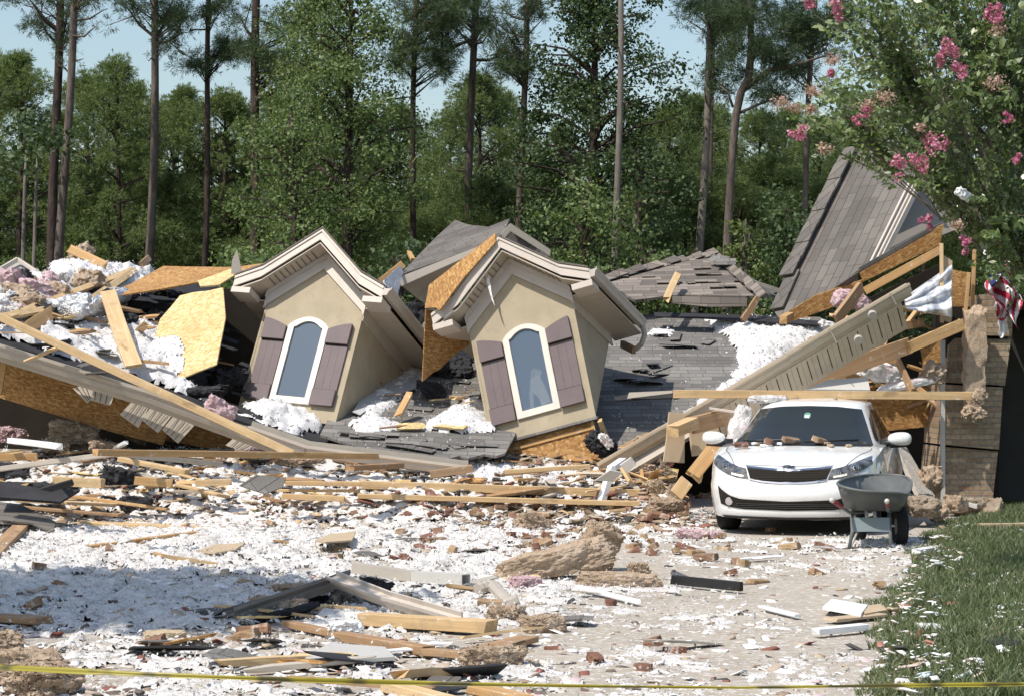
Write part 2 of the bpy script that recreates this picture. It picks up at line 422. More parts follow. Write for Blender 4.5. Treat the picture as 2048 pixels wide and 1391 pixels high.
BRK = brickwall('tan_brick')
FLUF = fluffmat('white_loose_fill', (.80, .785, .78), (.64, .62, .615), (.46, .40, .35), .4)
FLUFG = fluffmat('ground_loose_fill', (.80, .77, .735), (.58, .545, .505), (.30, .245, .20), .75)
BATT = fluffmat('brown_batt', (.50, .385, .28), (.33, .235, .16), (.62, .52, .43), .7)
BATTP = fluffmat('pink_batt', (.66, .47, .49), (.46, .33, .33), (.6, .55, .52), .6)
CONC = None
t = NT('concrete', .9, .2); f = t.noise(.8, 6); c = t.ramp(f, [(.3, (.33, .285, .23)), (.7, (.44, .385, .315))])
c = t.mix(c, (.22, .19, .15), t.ramp(t.noise(5, 6, None, .7), [(.5, (0, 0, 0)), (.75, (.6, .6, .6))]))
c = t.mix(c, (.66, .645, .62), t.ramp(t.noise(16, 7, None, .82), [(.52, (0, 0, 0)), (.60, (.85, .85, .85))]))
c = t.mix(c, (.16, .12, .09), t.ramp(t.noise(34, 4, t.co((1.1, .9, 1)), .8), [(.63, (0, 0, 0)), (.68, (.7, .7, .7))]))
t.col(c); t.bump(t.noise(70, 4), .006); CONC = t.m
t = NT('forest_ground', 1, .1); t.col(t.ramp(t.noise(.6, 6), [(.3, (.035, .05, .018)), (.7, (.10, .085, .045))])); SOIL = t.m
t = NT('turf_soil', 1, .1); t.col(t.ramp(t.noise(6, 6), [(.3, (.045, .06, .02)), (.7, (.075, .095, .035))])); TURF = t.m
def barkmat(name, a, b, rot=0):
    t = NT(name, .95, .1); v = t.noise(1, 5, t.co((7, 7, 1.6)), .65, .4); t.col(t.ramp(v, [(.3, a), (.7, b)])); t.bump(v, .05); return t.m
BARKD = barkmat('dark_pine_bark', (.040, .028, .024), (.105, .076, .066))
BARKG = barkmat('grey_pine_bark', (.085, .065, .055), (.21, .17, .145))
BARKL = barkmat('pale_bark', (.13, .11, .095), (.27, .235, .20))
NEED = leafmat('pine_needles', [(.06, .105, .027), (.11, .17, .04), (.175, .24, .056), (.27, .32, .09)], .35, .6, .2, .80)
NEEDH = leafmat('tall_pine_needles', [(.035, .06, .026), (.055, .095, .035), (.08, .125, .045), (.125, .165, .06)], .3, .55, .25)
LEAFA = leafmat('maple_leaves', [(.06, .11, .026), (.105, .17, .036), (.15, .22, .046), (.23, .28, .075)], .35, .6, .25, .80)
LEAFB = leafmat('dark_leaves', [(.032, .066, .02), (.052, .095, .026), (.075, .125, .034), (.12, .17, .05)], .3, .55, .28)
LEAFY = leafmat('yellow_green_leaves', [(.10, .15, .03), (.15, .20, .04), (.20, .26, .05)], .35)
LEAFW = leafmat('shaded_wood_leaves', [(.018, .04, .014), (.03, .06, .02), (.045, .08, .025)], .2)  # dark greens hold the forest shade in the leaf colour
LEAFM = leafmat('myrtle_leaves', [(.065, .12, .026), (.115, .185, .042), (.17, .25, .058), (.30, .35, .15)], .35, .30, .65)
PINK = leafmat('pink_petals', [(.42, .10, .21), (.55, .17, .30), (.62, .27, .38), (.70, .40, .46)], .3, sat=1.0)
PINKF = leafmat('faded_petals', [(.44, .22, .19), (.52, .28, .27), (.52, .34, .26), (.38, .33, .14)], .3)
GRASS = leafmat('grass_blades', [(.07, .105, .032), (.11, .15, .05), (.16, .20, .075), (.26, .27, .13)], .35)
t = NT('car_paint', .28, .5); t.col(t.mix(t.mix((.79, .79, .775), (.52, .47, .40), t.ramp(t.noise(3.5, 8, None, .8), [(.50, (0, 0, 0)), (.72, (.55, .55, .55))])), (.60, .56, .50), t.ramp(t.noise(40, 4, None, .8), [(.60, (0, 0, 0)), (.68, (.7, .7, .7))]))); t.b.inputs['Coat Weight'].default_value = 1; t.b.inputs['Coat Roughness'].default_value = .04; PAINT = t.m
t.l(t.ramp(t.noise(7, 6, None, .7), [(.35, (.2, .2, .2)), (.7, (.42, .42, .42))]), t.b.inputs['Roughness'])
t = NT('tinted_glass', .07, .22); t.col((.022, .025, .024)); GLASSD = t.m
t = NT('sky_painted_glass', .06, .8); t.col((.125, .17, .225)); t.b.inputs['Alpha'].default_value = .72; GLASSW = t.m  # blue grey base colour paints in the reflected sky
BLACK = plain('black_plastic', (.016, .016, .017), .45, .4, .2)
RUBBER = plain('tyre_rubber', (.02, .02, .02), .85, .2, .2)
t = NT('chrome', .12, .5); t.col((.75, .75, .76)); t.b.inputs['Metallic'].default_value = 1; CHROME = t.m
t = NT('foil', .28, .5); t.col(t.ramp(t.noise(9, 4), [(.3, (.55, .57, .6)), (.7, (.8, .8, .8))])); t.b.inputs['Metallic'].default_value = .85; t.bump(t.noise(14, 5, None, .7), .05); FOIL = t.m
t = NT('white_foil', .3, .5); t.col(t.ramp(t.noise(1.0, 4, t.co((9, 2, 2)), .6, 1), [(.35, (.34, .36, .40)), (.5, (.74, .75, .77)), (.7, (.85, .85, .86))])); t.b.inputs['Metallic'].default_value = .25; WFOIL = t.m
t = NT('lamp_lens', .06, .3); t.col(t.ramp(t.noise(14, 3), [(.35, (.03, .032, .035)), (.7, (.16, .165, .17))])); t.b.inputs['Coat Weight'].default_value = .35; LENS = t.m
BARROW = plain('barrow_grey', (.12, .127, .122), .55, .4, .25, 5)
REDG = plain('red_grip', (.26, .03, .04), .5, .4, .2)
CARD = plain('tan_board', (.46, .36, .245), .9, .1, .12, 4)
t = NT('plastic_wrap', .3, .5); t.col(t.ramp(t.noise(5, 5), [(.35, (.50, .46, .44)), (.55, (.72, .70, .68)), (.72, (.66, .45, .45))])); t.bump(t.noise(9, 4), .04); WRAP = t.m
t = NT('loose_brick', .9, .15)
c = t.ramp(t.rnd(), [(0, (.20, .10, .075)), (.3, (.27, .15, .105)), (.5, (.34, .225, .135)), (.75, (.42, .31, .19)), (1, (.24, .15, .11))])
c = t.mix(c, t.ramp(t.noise(14, 5), [(.3, (.6, .6, .6)), (.75, (1.3, 1.25, 1.2))]), 1, 'MULTIPLY')
c = t.mix(c, (.55, .50, .44), t.ramp(t.noise(8, 4), [(.58, (0, 0, 0)), (.68, (.8, .8, .8))])); t.col(c); t.bump(t.noise(40, 4), .008); LBRK = t.m
# ---------------- setting: terrain, driveway, lawn, loose fill ----------------
def flat(name, pts, z, mat, k='structure'):
    o = mesh_py(name, [(x, y, z) for x, y in pts], [tuple(range(len(pts)))], mat); return kind(o, k)
flat('terrain', [(-400, -30), (400, -30), (400, 900), (-400, 900)], -.03, SOIL)
EDGE = [(1700, 1391), (1742, 1330), (1765, 1270), (1792, 1200), (1815, 1150), (1850, 1092), (1880, 1062), (1925, 1040), (1990, 1030)]
edge = [G(*p) for p in EDGE]; edge[0] = Vector((edge[1].x-.35, 6.0, 0))
flat('driveway', [(-9, 3), (edge[0].x+.4, 3)] + [(p.x+.25, p.y) for p in edge] + [(7.2, 30), (-9, 30)], 0.0, CONC)
def edge_x(y):
    ys = [p.y for p in edge]; xs = [p.x for p in edge]
    return np.interp(y, ys, xs)
# lawn: gently humped soil sheet plus blades
gx, gy = np.meshgrid(np.arange(0, 12.5, .12), np.arange(6, 31, .12))
lx = edge_x(gy) + gx; lz = .055*sstep(0, .5, gx) + .05*fbm(lx*.8, gy*.8, 0, 5, 3)*sstep(0, .6, gx) - .012
used, f = grid_faces(np.ones(gx.shape, bool))
kind(mesh_np('lawn', np.stack([lx, gy, lz], -1).reshape(-1, 3), f, TURF, smooth=True), 'structure')
rs = np.random.RandomState(4)
N = 170000
by = 10.0 + 16.5*rs.rand(N)**1.25; bx0 = rs.rand(N)**1.15*6.6
keep = (edge_x(by)+bx0 < by*.25+1.8); by, bx0 = by[keep], bx0[keep]
bare = fbm(bx0*1.3, by*1.3, 0, 9, 3); keep = bare + .25*np.clip(bx0, 0, .6) > .33; by, bx0 = by[keep], bx0[keep]; N = len(by)
bx = edge_x(by) + bx0 + (fbm(by*2, bx0*0, 0, 3, 3)-.5)*.5*np.exp(-bx0*2) - .05
bz = .055*sstep(0, .5, bx0) + .05*fbm(bx*.8, by*.8, 0, 5, 3)*sstep(0, .6, bx0) - .012
def blades(cx, cy, cz, ln, wd, lean, seed):
    r = np.random.RandomState(seed); n = len(cx); a = r.rand(n)*6.283; le = lean*(.3+r.rand(n)); l_ = ln*(.5+r.rand(n)); b = r.rand(n)*6.283
    p = np.stack([cx, cy, cz], -1); s_ = np.stack([np.cos(a), np.sin(a), 0*a], -1)*wd
    d = np.stack([np.cos(b)*le, np.sin(b)*le, 1+0*b], -1)
    m = p + d*(l_*.55)[:, None]; tt = p + (d*np.array([1.9, 1.9, 1]))*l_[:, None]
    V = np.stack([p-s_, p+s_, m+s_*.8, tt, m-s_*.8], 1).reshape(-1, 3)
    i = np.arange(n)[:, None]*5
    q = np.concatenate([i+np.array([[0, 1, 2, 4]]), i+np.array([[4, 2, 3, 3]])], 0)
    return V, i
tall = .028 + .034*fbm(bx*2, by*2, 0, 33, 3)
V, i5 = blades(bx, by, bz, tall, .0045, .45, 6)
me = bpy.data.meshes.new('grass'); fs = []
ii = i5[:, 0]; nb = len(ii)
me.vertices.add(len(V)); me.vertices.foreach_set('co', V.astype(np.float32).ravel())
loops = np.empty((nb, 7), np.int32); loops[:, :4] = ii[:, None]+np.array([0, 1, 2, 4]); loops[:, 4:] = ii[:, None]+np.array([4, 2, 3])
me.loops.add(nb*7); me.loops.foreach_set('vertex_index', loops.ravel())
me.polygons.add(nb*2); st = np.empty((nb, 2), np.int32); st[:, 0] = np.arange(nb)*7; st[:, 1] = st[:, 0]+4
me.polygons.foreach_set('loop_start', st.ravel()); me.materials.append(GRASS); me.update(); me.validate()
go = bpy.data.objects.new('grass', me); C.objects.link(go); kind(go, 'stuff'); go['label'] = 'short green lawn grass beside the driveway at lower right'

# wreckage apron (soil, broken board and dust under the fill)
ax, ay = np.meshgrid(np.arange(-8, 2.4, .08), np.arange(22.8, 30, .08)); az = heap(ax, ay)*sstep(31, 27.5, ay) - .02
used, f = grid_faces(np.ones(ax.shape, bool))
RUB = plain('rubble_dust', (.30, .24, .18), .95, .1, .45, 9, 0, .02, 30)
kind(mesh_np('rubble_ground', np.stack([ax, ay, az], -1).reshape(-1, 3), f, RUB), 'structure')

# white blown-in insulation over drive and apron
dx = .021
X, Y = np.meshgrid(np.arange(-6.4, 5.6, dx), np.arange(9.6, 26.3, dx))
PX = 1024 + X/Y*F; PY = YH + (CH-heap(X, Y))/Y*F
cov = .60 + .0*X
cov -= .13*sstep(700, 1250, PX)*sstep(1060, 1150, PY)           # barer towards the right foreground
cov -= .05*sstep(1210, 1330, PY)
cov += .16*sstep(1150, 900, PX)*sstep(1180, 1060, PY)
cov -= .22*sstep(1150, 1400, PX)*sstep(1080, 1010, PY)
cov += .10*np.exp(-((PX-300)/350)**2-((PY-1150)/110)**2)
cov -= .55*sstep(1400, 1500, PX)*sstep(1085, 1060, PY)
cov -= .12*sstep(1020, 1300, PX)*np.exp(-((PY-1200)/60)**2)
cov -= .22*sstep(950, 900, PY)
cov -= 1.2*np.exp(-np.maximum(edge_x(Y)-X, 0)/.10)*.0
big = fbm(X*.95, Y*.62, 0, 21, 5, .6); fine = fbm(X*7, Y*4.0, 0, 22, 5, .75)
d = cov - .62 + (big-.5)*1.15 + (fine-.5)*1.7
gd = X - edge_x(Y); d = d - np.clip(gd, -.05, 1)*3.0 + (fine-.5)*.8*(gd > 0)
thick = np.clip(d/.35, 0, 1)
lump = np.abs(fbm(X*6, Y*6, 0, 23, 3)-.5)*2; tiny = vn(X*26, Y*26, 0, 24); mid = fbm(X*13, Y*13, 0, 26, 2)
hmax = .018 + .055*sstep(.35, .75, cov)
Z = heap(X, Y) + .8*thick**.7*(hmax*(.2+1.0*np.clip(big-.25, 0, 1)) + hmax/.06*(.050*np.abs(vn(X*6.5, Y*6.5, 2, 23)*2-1) + .022*np.abs(vn(X*14, Y*14, 4, 26)*2-1)) + .007*tiny) - .010
X2 = X + (vn(X*21, Y*21, 3, 27)-.5)*.016; Y2 = Y + (vn(X*21, Y*21, 5, 28)-.5)*.016
used, f = grid_faces(d > 0)
Vg = np.stack([X2[used], Y2[used], Z[used]], -1); Q, fq = flakes(Vg, 80000, .004, .017, (0, 0, 1), 77)
f = np.concatenate([f, fq+len(Vg)]); Vg = np.concatenate([Vg, Q])
o = mesh_np('loose_insulation', Vg, f, FLUFG, smooth=True); kind(o, 'stuff'); o['label'] = 'white fluffy loose insulation scattered over the driveway'
GZ = (X[0, 0], Y[0, 0], dx, np.where(d > 0, Z, heap(X, Y)))
def gz(x, y):
    i = int((y-GZ[1])/GZ[2]); j = int((x-GZ[0])/GZ[2]); A = GZ[3]
    if 0 <= i < A.shape[0] and 0 <= j < A.shape[1]: return float(A[i, j])
    return hz(x, y)
# countless small chips lying on the fill, the drive and the lawn edge
def chip_field(name, n, gen, stops, smin, smax, seed, label, flatk=.35, pw=5):
    r = np.random.RandomState(seed); c = gen(n, r); n = len(c)
    s = smin + (smax-smin)*r.rand(n)**pw
    base = np.array([[-1, -1, 0], [1, -1, 0], [1, 1, 0], [-1, 1, 0], [-.7, -.8, 1], [.8, -.6, 1], [.7, .8, 1], [-.8, .7, 1]], float)
    v = base[None]*(1+.5*(r.rand(n, 8, 3)-.5)); v = v*np.stack([s*(.5+1.2*r.rand(n)), s*(.4+.6*r.rand(n)), s*flatk*(.3+r.rand(n))], -1)[:, None, :]
    a = r.rand(n)*6.283; ca, sa = np.cos(a), np.sin(a); tl = (r.rand(n)-.5)*.9
    z = v[..., 2] + v[..., 0]*np.tan(tl)[:, None]
    V = np.stack([v[..., 0]*ca[:, None]-v[..., 1]*sa[:, None], v[..., 0]*sa[:, None]+v[..., 1]*ca[:, None], z], -1) + c[:, None, :]
    q = np.array([(0, 3, 2, 1), (4, 5, 6, 7), (0, 1, 5, 4), (1, 2, 6, 5), (2, 3, 7, 6), (3, 0, 4, 7)])
    f = (np.arange(n)[:, None, None]*8 + q[None]).reshape(-1, 4)
    o = mesh_np(name, V.reshape(-1, 3), f, chips(name+'_colour', stops)); kind(o, 'stuff'); o['label'] = label; return o
MIXC = [(0, (.78, .76, .74)), (.34, (.60, .55, .50)), (.50, (.42, .34, .27)), (.60, (.28, .21, .155)), (.68, (.15, .12, .10)), (.74, (.24, .10, .075)), (.82, (.07, .065, .065)), (.89, (.44, .35, .24)), (.96, (.56, .44, .43))]
def g_drive(n, r):
    px = r.rand(n)*2150-60; py = 940 + (1400-940)*r.rand(n)**1.0
    keep = r.rand(n) < np.where(px > 1150, .55, 1)*(.35+.65*vn(px*.012, py*.02, 0, 91)); px, py = px[keep], py[keep]
    out = []
    for a, b in zip(px.tolist(), py.tolist()):
        p = onheap(a, b) if b < 1050 else G(a, b)
        if p.x > 1.95 and p.y > 21.2 and p.x < edge_x(p.y): continue
        if p.x > edge_x(p.y)+.25 and r.rand() > .12: continue
        out.append((p.x, p.y, gz(p.x, p.y)+ (.04 if p.x > edge_x(p.y) else -.006)))
    return np.array(out)
chip_field('debris_chips', 21000, g_drive, MIXC, .006, .050, 12, 'small chips of board, brick, plastic and paper over the driveway')
def g_drive2(n, r):
    px = r.rand(n)*1450; py = 905 + 160*r.rand(n)
    out = []
    for a, b in zip(px.tolist(), py.tolist()):
        p = onheap(a, b)
        if p.y < 26.2: out.append((p.x, p.y, gz(p.x, p.y)-.01))
    return np.array(out)
chip_field('rubble_chips', 6000, g_drive2, [(0, (.36, .26, .18)), (.2, (.42, .35, .27)), (.38, (.24, .11, .08)), (.5, (.66, .63, .6)), (.62, (.06, .055, .05)), (.76, (.48, .34, .19)), (.86, (.22, .16, .11))], .010, .085, 13, 'crushed rubble of brick, board and insulation before the wreck', .35, 4)

# ---------------- forest ----------------
def leaf_mesh(name, Cn, D, size, mat, parent=None, aspect=.55, seed=0):
    """one folded diamond leaf per centre; D = outward direction"""
    r = np.random.RandomState(seed); n = len(Cn); rnd = r.normal(size=(n, 3))
    nrm = D*.9 + rnd*.75; nrm /= np.linalg.norm(nrm, axis=1)[:, None]
    a = np.cross(nrm, r.normal(size=(n, 3))); a /= np.linalg.norm(a, axis=1)[:, None]; b = np.cross(nrm, a)
    s = (size*(.6+.8*r.rand(n)))[:, None]
    V = np.stack([Cn-a*s, Cn+b*s*aspect-nrm*s*.12, Cn+a*s, Cn-b*s*aspect-nrm*s*.12], 1).reshape(-1, 3)
    f = np.arange(n*4).reshape(n, 4)
    return mesh_np(name, V, f, mat, parent)
def needle_mesh(name, Cn, D, ln, wd, k, mat, parent=None, seed=0, spread=.8):
    r = np.random.RandomState(seed); n = len(Cn)
    d = D[:, None, :] + r.normal(size=(n, k, 3))*spread; d /= np.linalg.norm(d, axis=2)[..., None]
    L = ln*(.6+.7*r.rand(n, k))[..., None]; base = Cn[:, None, :] + r.normal(size=(n, k, 3))*ln*.10
    sd = np.cross(d, r.normal(size=(n, k, 3))); sd /= np.linalg.norm(sd, axis=2)[..., None]
    tip = base + d*L; mid = base + d*L*.5
    V = np.stack([base, mid+sd*wd, tip, mid-sd*wd], 2).reshape(-1, 3)
    return mesh_np(name, V, np.arange(n*k*4).reshape(-1, 4), mat, parent)
def puffs(cents, rads, per, seed, squash=.8, shell=.55):
    r = np.random.RandomState(seed); n = len(cents); k = per
    d = r.normal(size=(n, k, 3)); d[..., 2] = d[..., 2]*.8+.35; d /= np.linalg.norm(d, axis=2)[..., None]
    rr = (shell + (1-shell)*r.rand(n, k))[..., None]*np.asarray(rads)[:, None, None]
    rr = rr*(1+.35*(r.rand(n, k)[..., None]-.5))
    c = np.asarray(cents)[:, None, :] + d*rr*np.array([1, 1, squash])
    return c.reshape(-1, 3), d.reshape(-1, 3)
def bushy_pine(seed, H, base, rad, per=60, mat=NEED):
    r = np.random.RandomState(seed); root = bpy.data.objects.new('bushy_pine', None); C.objects.link(root)
    mb = MB(); mb.tube([(0, 0, 0), (.1, .05, H*.5), (.0, 0, H*.97)], [.17, .11, .03], 7)
    cents = []; rads = []
    n = int((H-base)*rad*5.0)
    for q in range(n):
        f = r.rand()**.85; z = base + f*(H-base); a = r.rand()*6.283
        prof = rad*(1-f**2.2)**.6*(.55+.45*min(1, f*5)); rr = prof*(.55+.5*r.rand())
        x, y = rr*math.cos(a), rr*math.sin(a); cents.append((x, y, z)); rads.append(.32+.36*r.rand())
        if q % 3 == 0: mb.tube([(0, 0, max(.3, z-.5)), (x*.6, y*.6, z-.15), (x, y, z)], [.04, .025, .01], 4, False)
    cents += [(0, 0, H), (.25, 0, H-.4), (-.2, .2, H-.5)]; rads += [.3, .4, .4]
    mb.build('trunk', BARKD, root)
    c, d = puffs(cents, rads, per, seed+1, .85, .62)
    needle_mesh('crown', c, d, .155, .0105, 9, mat, root, seed+2, .6)
    return root
def broadleaf(name, seed, H, base, rad, per, leaf, mat, bark, lean=(0, 0), limbs=26, clump=(.45, .95), keepf=1.0, wisp=0.0, nc=None):
    r = np.random.RandomState(seed); root = bpy.data.objects.new(name, None); C.objects.link(root)
    mb = MB(); mb.tube([(0, 0, -.1), (lean[0]*.3, lean[1]*.3, H*.35), (lean[0]*.8, lean[1]*.8, H*.75), (lean[0], lean[1], H*.95)], [.20, .15, .08, .02], 9)
    mb.build('trunk', bark, root); lb = MB(); cents = []; rads = []
    for q in range(limbs):
        f = (q+r.rand())/limbs; z0 = base*.8 + f*(H-base)*.9; a = r.rand()*6.283
        prof = rad*(math.sin(math.pi*min(1, .18+.82*f))**.6)*(.65+.45*r.rand())
        up = .25+.8*f; tip = Vector((prof*math.cos(a)+lean[0]*f, prof*math.sin(a)+lean[1]*f, min(H, z0+prof*up*.55)))
        p0 = Vector((lean[0]*z0/H, lean[1]*z0/H, z0)); mid = p0.lerp(tip, .5)+Vector((0, 0, .25))
        lb.tube([p0, mid, tip], [.055, .035, .012], 5, False)
        m = nc or max(2, int(prof*1.7))
        for j in range(m):
            g = .35+.75*(j+r.rand()*.6)/m; c = p0.lerp(tip, min(1.05, g)) + Vector(r.normal(size=3))*.32*(1+wisp)
            cents.append(tuple(c)); rads.append(clump[0]+(clump[1]-clump[0])*r.rand())
    lb.build('limb', bark, root)
    c, d = puffs(cents, rads, per, seed+1, .75, .3)
    k = np.random.RandomState(seed+5).rand(len(c)) < keepf
    leaf_mesh('crown', c[k], d[k], np.full(k.sum(), leaf), mat, root, .62, seed+3)
    return root
TRUNKS = []
def tall_pine(base, top, w, Y, bark, label, brs, tufts_seed, fol=None, cat='pine tree', group='tall bare trunked pines behind the house'):
    """base/top: photo pixels on the trunk (low and frame top); w trunk width in pixels; brs: branches as (height px, tip px, tip py, thickness)"""
    PB, PT = P(base[0], base[1], Y), P(top[0], top[1], Y); sc = Y/F
    d = (PT-PB)/(PT.z-PB.z); z1 = 19.0
    pt = lambda z: PB + d*(z-PB.z)
    root = thing('tall_pine', label, cat, (pt(0).x, Y, 0), group)
    L = lambda v: Vector(v) - root.location
    r = np.random.RandomState(tufts_seed); mb = MB()
    zs = np.linspace(-.1, z1, 26); rad = w*sc/2
    pts = [L(pt(z) + Vector((math.sin(z*.55+tufts_seed)*.05, 0, 0))) for z in zs]
    mb.tube(pts, [rad*(1.22 if z < .6 else 1.0)*(1-.028*max(0, z-2)) for z in zs], 12)
    mb.build('trunk', bark, root, True)
    bb = MB(); cents = []; rads = []
    at = lambda py: PB + (PT-PB)*((py-base[1])/(top[1]-base[1]))
    for (py, tx, ty, th, f) in brs:
        a = at(py); b = P(tx, ty, Y + r.uniform(-1.3, 1.0)); m = a.lerp(b, .5) + Vector((0, 0, -.10*(b-a).length if ty < py else .05)); m2 = a.lerp(b, .8)+Vector((0, 0, -.03))
        bb.tube([L(a), L(m), L(m2), L(b)], [th*sc*.62, th*sc*.5, th*sc*.32, th*sc*.12], 6, False)
        if f:
            n = int(f)
            for q in range(n):
                g = .45+.6*(q+.5)/n; c = a.lerp(b, g)+Vector(r.normal(size=3)*np.array([.42, .6, .32])); cents.append(L(c)); rads.append(.24+.26*r.rand())
                if q % 2 == 0: bb.tube([L(a.lerp(b, max(.3, g-.25))), L(c)], [.025, .008], 4, False)
    for (cx, cy, rx, ry, n) in (fol or []):
        for q in range(int(n*.72)):
            u = r.normal(size=2)*.5; c = P(cx+u[0]*rx, cy+u[1]*ry, Y + r.normal()*.8); cents.append(L(c)); rads.append(.16+.26*r.rand())
            if q % 3 == 0: bb.tube([L(at(min(cy+u[1]*ry+40, base[1]-60))), L(c)], [.03, .008], 4, False)
    for q in range(26):                      # crown above the picture
        z = 13.6+5*r.rand(); a = r.rand()*6.283; l_ = 2.6*(1-(z-13)/9); c = pt(z)+Vector((math.cos(a)*l_, math.sin(a)*l_, .4))
        for j in range(3): cents.append(L(c+Vector(r.normal(size=3))*.5)); rads.append(.4)
    bb.build('branch', bark, root, True)
    c, dd = puffs([tuple(v) for v in cents], rads, 20, tufts_seed+9, .75, .3)
    needle_mesh('crown', c, dd, .175, .0075, 9, NEEDH, root, tufts_seed+2, .8)
    TRUNKS.append((base[0], label)); return root
tp = tall_pine
tp((105, 535), (118, 0), 22, 66, BARKD, 'dark thick pine trunk at the left edge, left of a lean grey trunk', [(62, 60, 0, 9, 7), (90, 70, 20, 5, 5), (90, 140, 5, 7, 6), (130, 145, 150, 4, 0), (70, 128, 75, 4, 4), (100, 135, 90, 3, 3)], 1, [(60, -10, 60, 30, 14), (120, 5, 40, 25, 8), (130, 85, 25, 22, 8)])
tp((120, 530), (147, 0), 20, 62, BARKG, 'grey leaning pine trunk with bare broken side twigs, right of the leftmost dark trunk', [(42, 215, 17, 4, 0), (72, 195, 52, 4, 0), (120, 168, 117, 3, 0), (20, 190, -20, 6, 6)], 2, [(185, -8, 40, 16, 12)])
tp((300, 530), (312, 0), 20, 64, BARKG, 'straight pine trunk with V shaped upper limbs, over the white heap at left', [(75, 248, 8, 6, 6), (80, 345, 0, 7, 7), (85, 360, 70, 5, 7), (120, 295, 120, 3, 0), (60, 335, 20, 4, 5)], 3, [(345, 45, 38, 35, 26), (265, 5, 35, 20, 14), (320, 85, 25, 18, 7)])
tp((408, 530), (420, 0), 14, 66, BARKD, 'slim dark pine trunk with one flat needle bough to its right', [(60, 362, 65, 3, 0), (115, 480, 85, 5, 12), (125, 385, 135, 3, 6), (20, 455, -5, 4, 6)], 4, [(455, 105, 38, 28, 34), (395, 135, 25, 12, 12), (430, 20, 38, 26, 24)])
tp((507, 520), (515, 0), 22, 60, BARKD, 'thick dark pine trunk that forks to the right above the tan dormer', [(200, 595, 135, 11, 6), (190, 545, 150, 7, 4), (85, 480, 35, 6, 3), (40, 560, 60, 4, 5), (110, 545, 130, 4, 6)], 5, [(540, 120, 45, 40, 36), (500, 95, 25, 20, 12), (570, 70, 40, 40, 20), (590, 130, 25, 16, 9)])
tp((825, 505), (833, 0), 14, 58, BARKD, 'slim pine trunk wrapped by maple leaves near the middle', [(40, 800, 45, 4, 5), (60, 880, 20, 4, 8), (130, 800, 115, 4, 6), (100, 905, 100, 4, 8), (20, 870, -10, 4, 6)], 6, [(850, 60, 55, 60, 60), (800, 110, 30, 40, 24), (890, 20, 50, 22, 20), (875, 130, 30, 20, 14)])
tp((939, 445), (948, 0), 19, 60, BARKG, 'tall pine trunk standing behind the grey shingled gable at centre', [(80, 870, 110, 6, 8), (120, 1015, 105, 6, 5), (20, 925, -10, 5, 6), (345, 885, 322, 4, 0), (375, 975, 366, 4, 0), (90, 985, 60, 4, 5)], 7, [(900, 35, 45, 35, 30), (970, 45, 34, 30, 16), (925, 5, 50, 20, 20)])
tp((1041, 455), (1051, 0), 16, 58, BARKG, 'pine trunk with crooked bare limbs, right of the one behind the centre gable', [(40, 995, 10, 4, 2), (75, 985, 40, 4, 2), (110, 1010, 60, 4, 3), (160, 1000, 125, 4, 4), (290, 1090, 255, 4, 0), (30, 1075, 5, 4, 5), (90, 1015, 75, 3, 3)], 8, [(1010, 130, 30, 30, 16), (1045, 140, 34, 30, 26), (1000, 55, 25, 30, 8), (1070, 20, 28, 20, 14)])
tp((1233, 545), (1239, 0), 15, 52, BARKL, 'bare straight pale grey trunk in front of the dark leafy tree', [(95, 1200, 60, 3, 0), (125, 1260, 115, 2, 0)], 9)
tp((1397, 508), (1424, 0), 18, 56, BARKL, 'slightly leaning pale pine trunk, front one of the close pair behind the flat hip roof', [(95, 1410, 70, 4, 2), (110, 1450, 85, 4, 3), (20, 1405, -5, 5, 5), (180, 1465, 165, 3, 5)], 10, [(1430, 160, 30, 24, 18), (1400, 20, 45, 35, 26), (1445, 45, 40, 35, 24)])
tp((1411, 508), (1433, 0), 13, 60, BARKG, 'thin pine trunk half hidden behind the leaning pale trunk', [(60, 1470, 30, 4, 6)], 11, [(1470, 20, 45, 25, 20)])
def bent(): pass
tp((1605, 470), (1632, 0), 14, 56, BARKG, 'thin pine trunk seen just left of the steep shingled roof', [(60, 1590, 40, 4, 6), (70, 1655, 45, 4, 6), (130, 1590, 150, 3, 5), (110, 1665, 80, 4, 5)], 12, [(1600, 60, 45, 45, 46), (1660, 60, 40, 40, 30), (1585, 140, 35, 25, 18), (1690, 30, 40, 30, 20)])
# bent pine with one long bough
Y0 = 54; pp = [(1452, 560), (1455, 470), (1463, 330), (1472, 230), (1482, 185), (1497, 158), (1503, 100), (1500, 0), (1502, -160)]
root = thing('bent_pine', 'crooked pine with one long bough reaching right, beside the leaning pale pair', 'pine tree', tuple(P(1452, 560, Y0)*1), 'tall bare trunked pines behind the house')
root.location.z = 0; L = lambda v: v - root.location; mb = MB(); sc = Y0/F
mb.tube([L(Vector((P(1450, 560, Y0).x, Y0, -.1)))] + [L(P(a, b, Y0)) for a, b in pp], [10*sc, 9*sc, 8.5*sc, 8*sc, 8*sc, 8*sc, 8.5*sc, 7*sc, 6*sc, 2*sc], 12); mb.build('trunk', BARKG, root, True)
bb = MB()
bb.tube([L(P(1488, 178, Y0)), L(P(1540, 140, Y0)), L(P(1600, 128, Y0-.3)), L(P(1660, 108, Y0-.6))], [7*sc, 5.5*sc, 4*sc, 1.5*sc], 7)
bb.tube([L(P(1466, 215, Y0)), L(P(1456, 185, Y0)), L(P(1440, 172, Y0))], [3*sc, 2*sc, sc], 5)
bb.tube([L(P(1475, 228, Y0)), L(P(1520, 208, Y0)), L(P(1560, 195, Y0))], [3.5*sc, 2.5*sc, sc], 5)
bb.build('branch', BARKG, root, True)
r = np.random.RandomState(77); cents = []; rads = []
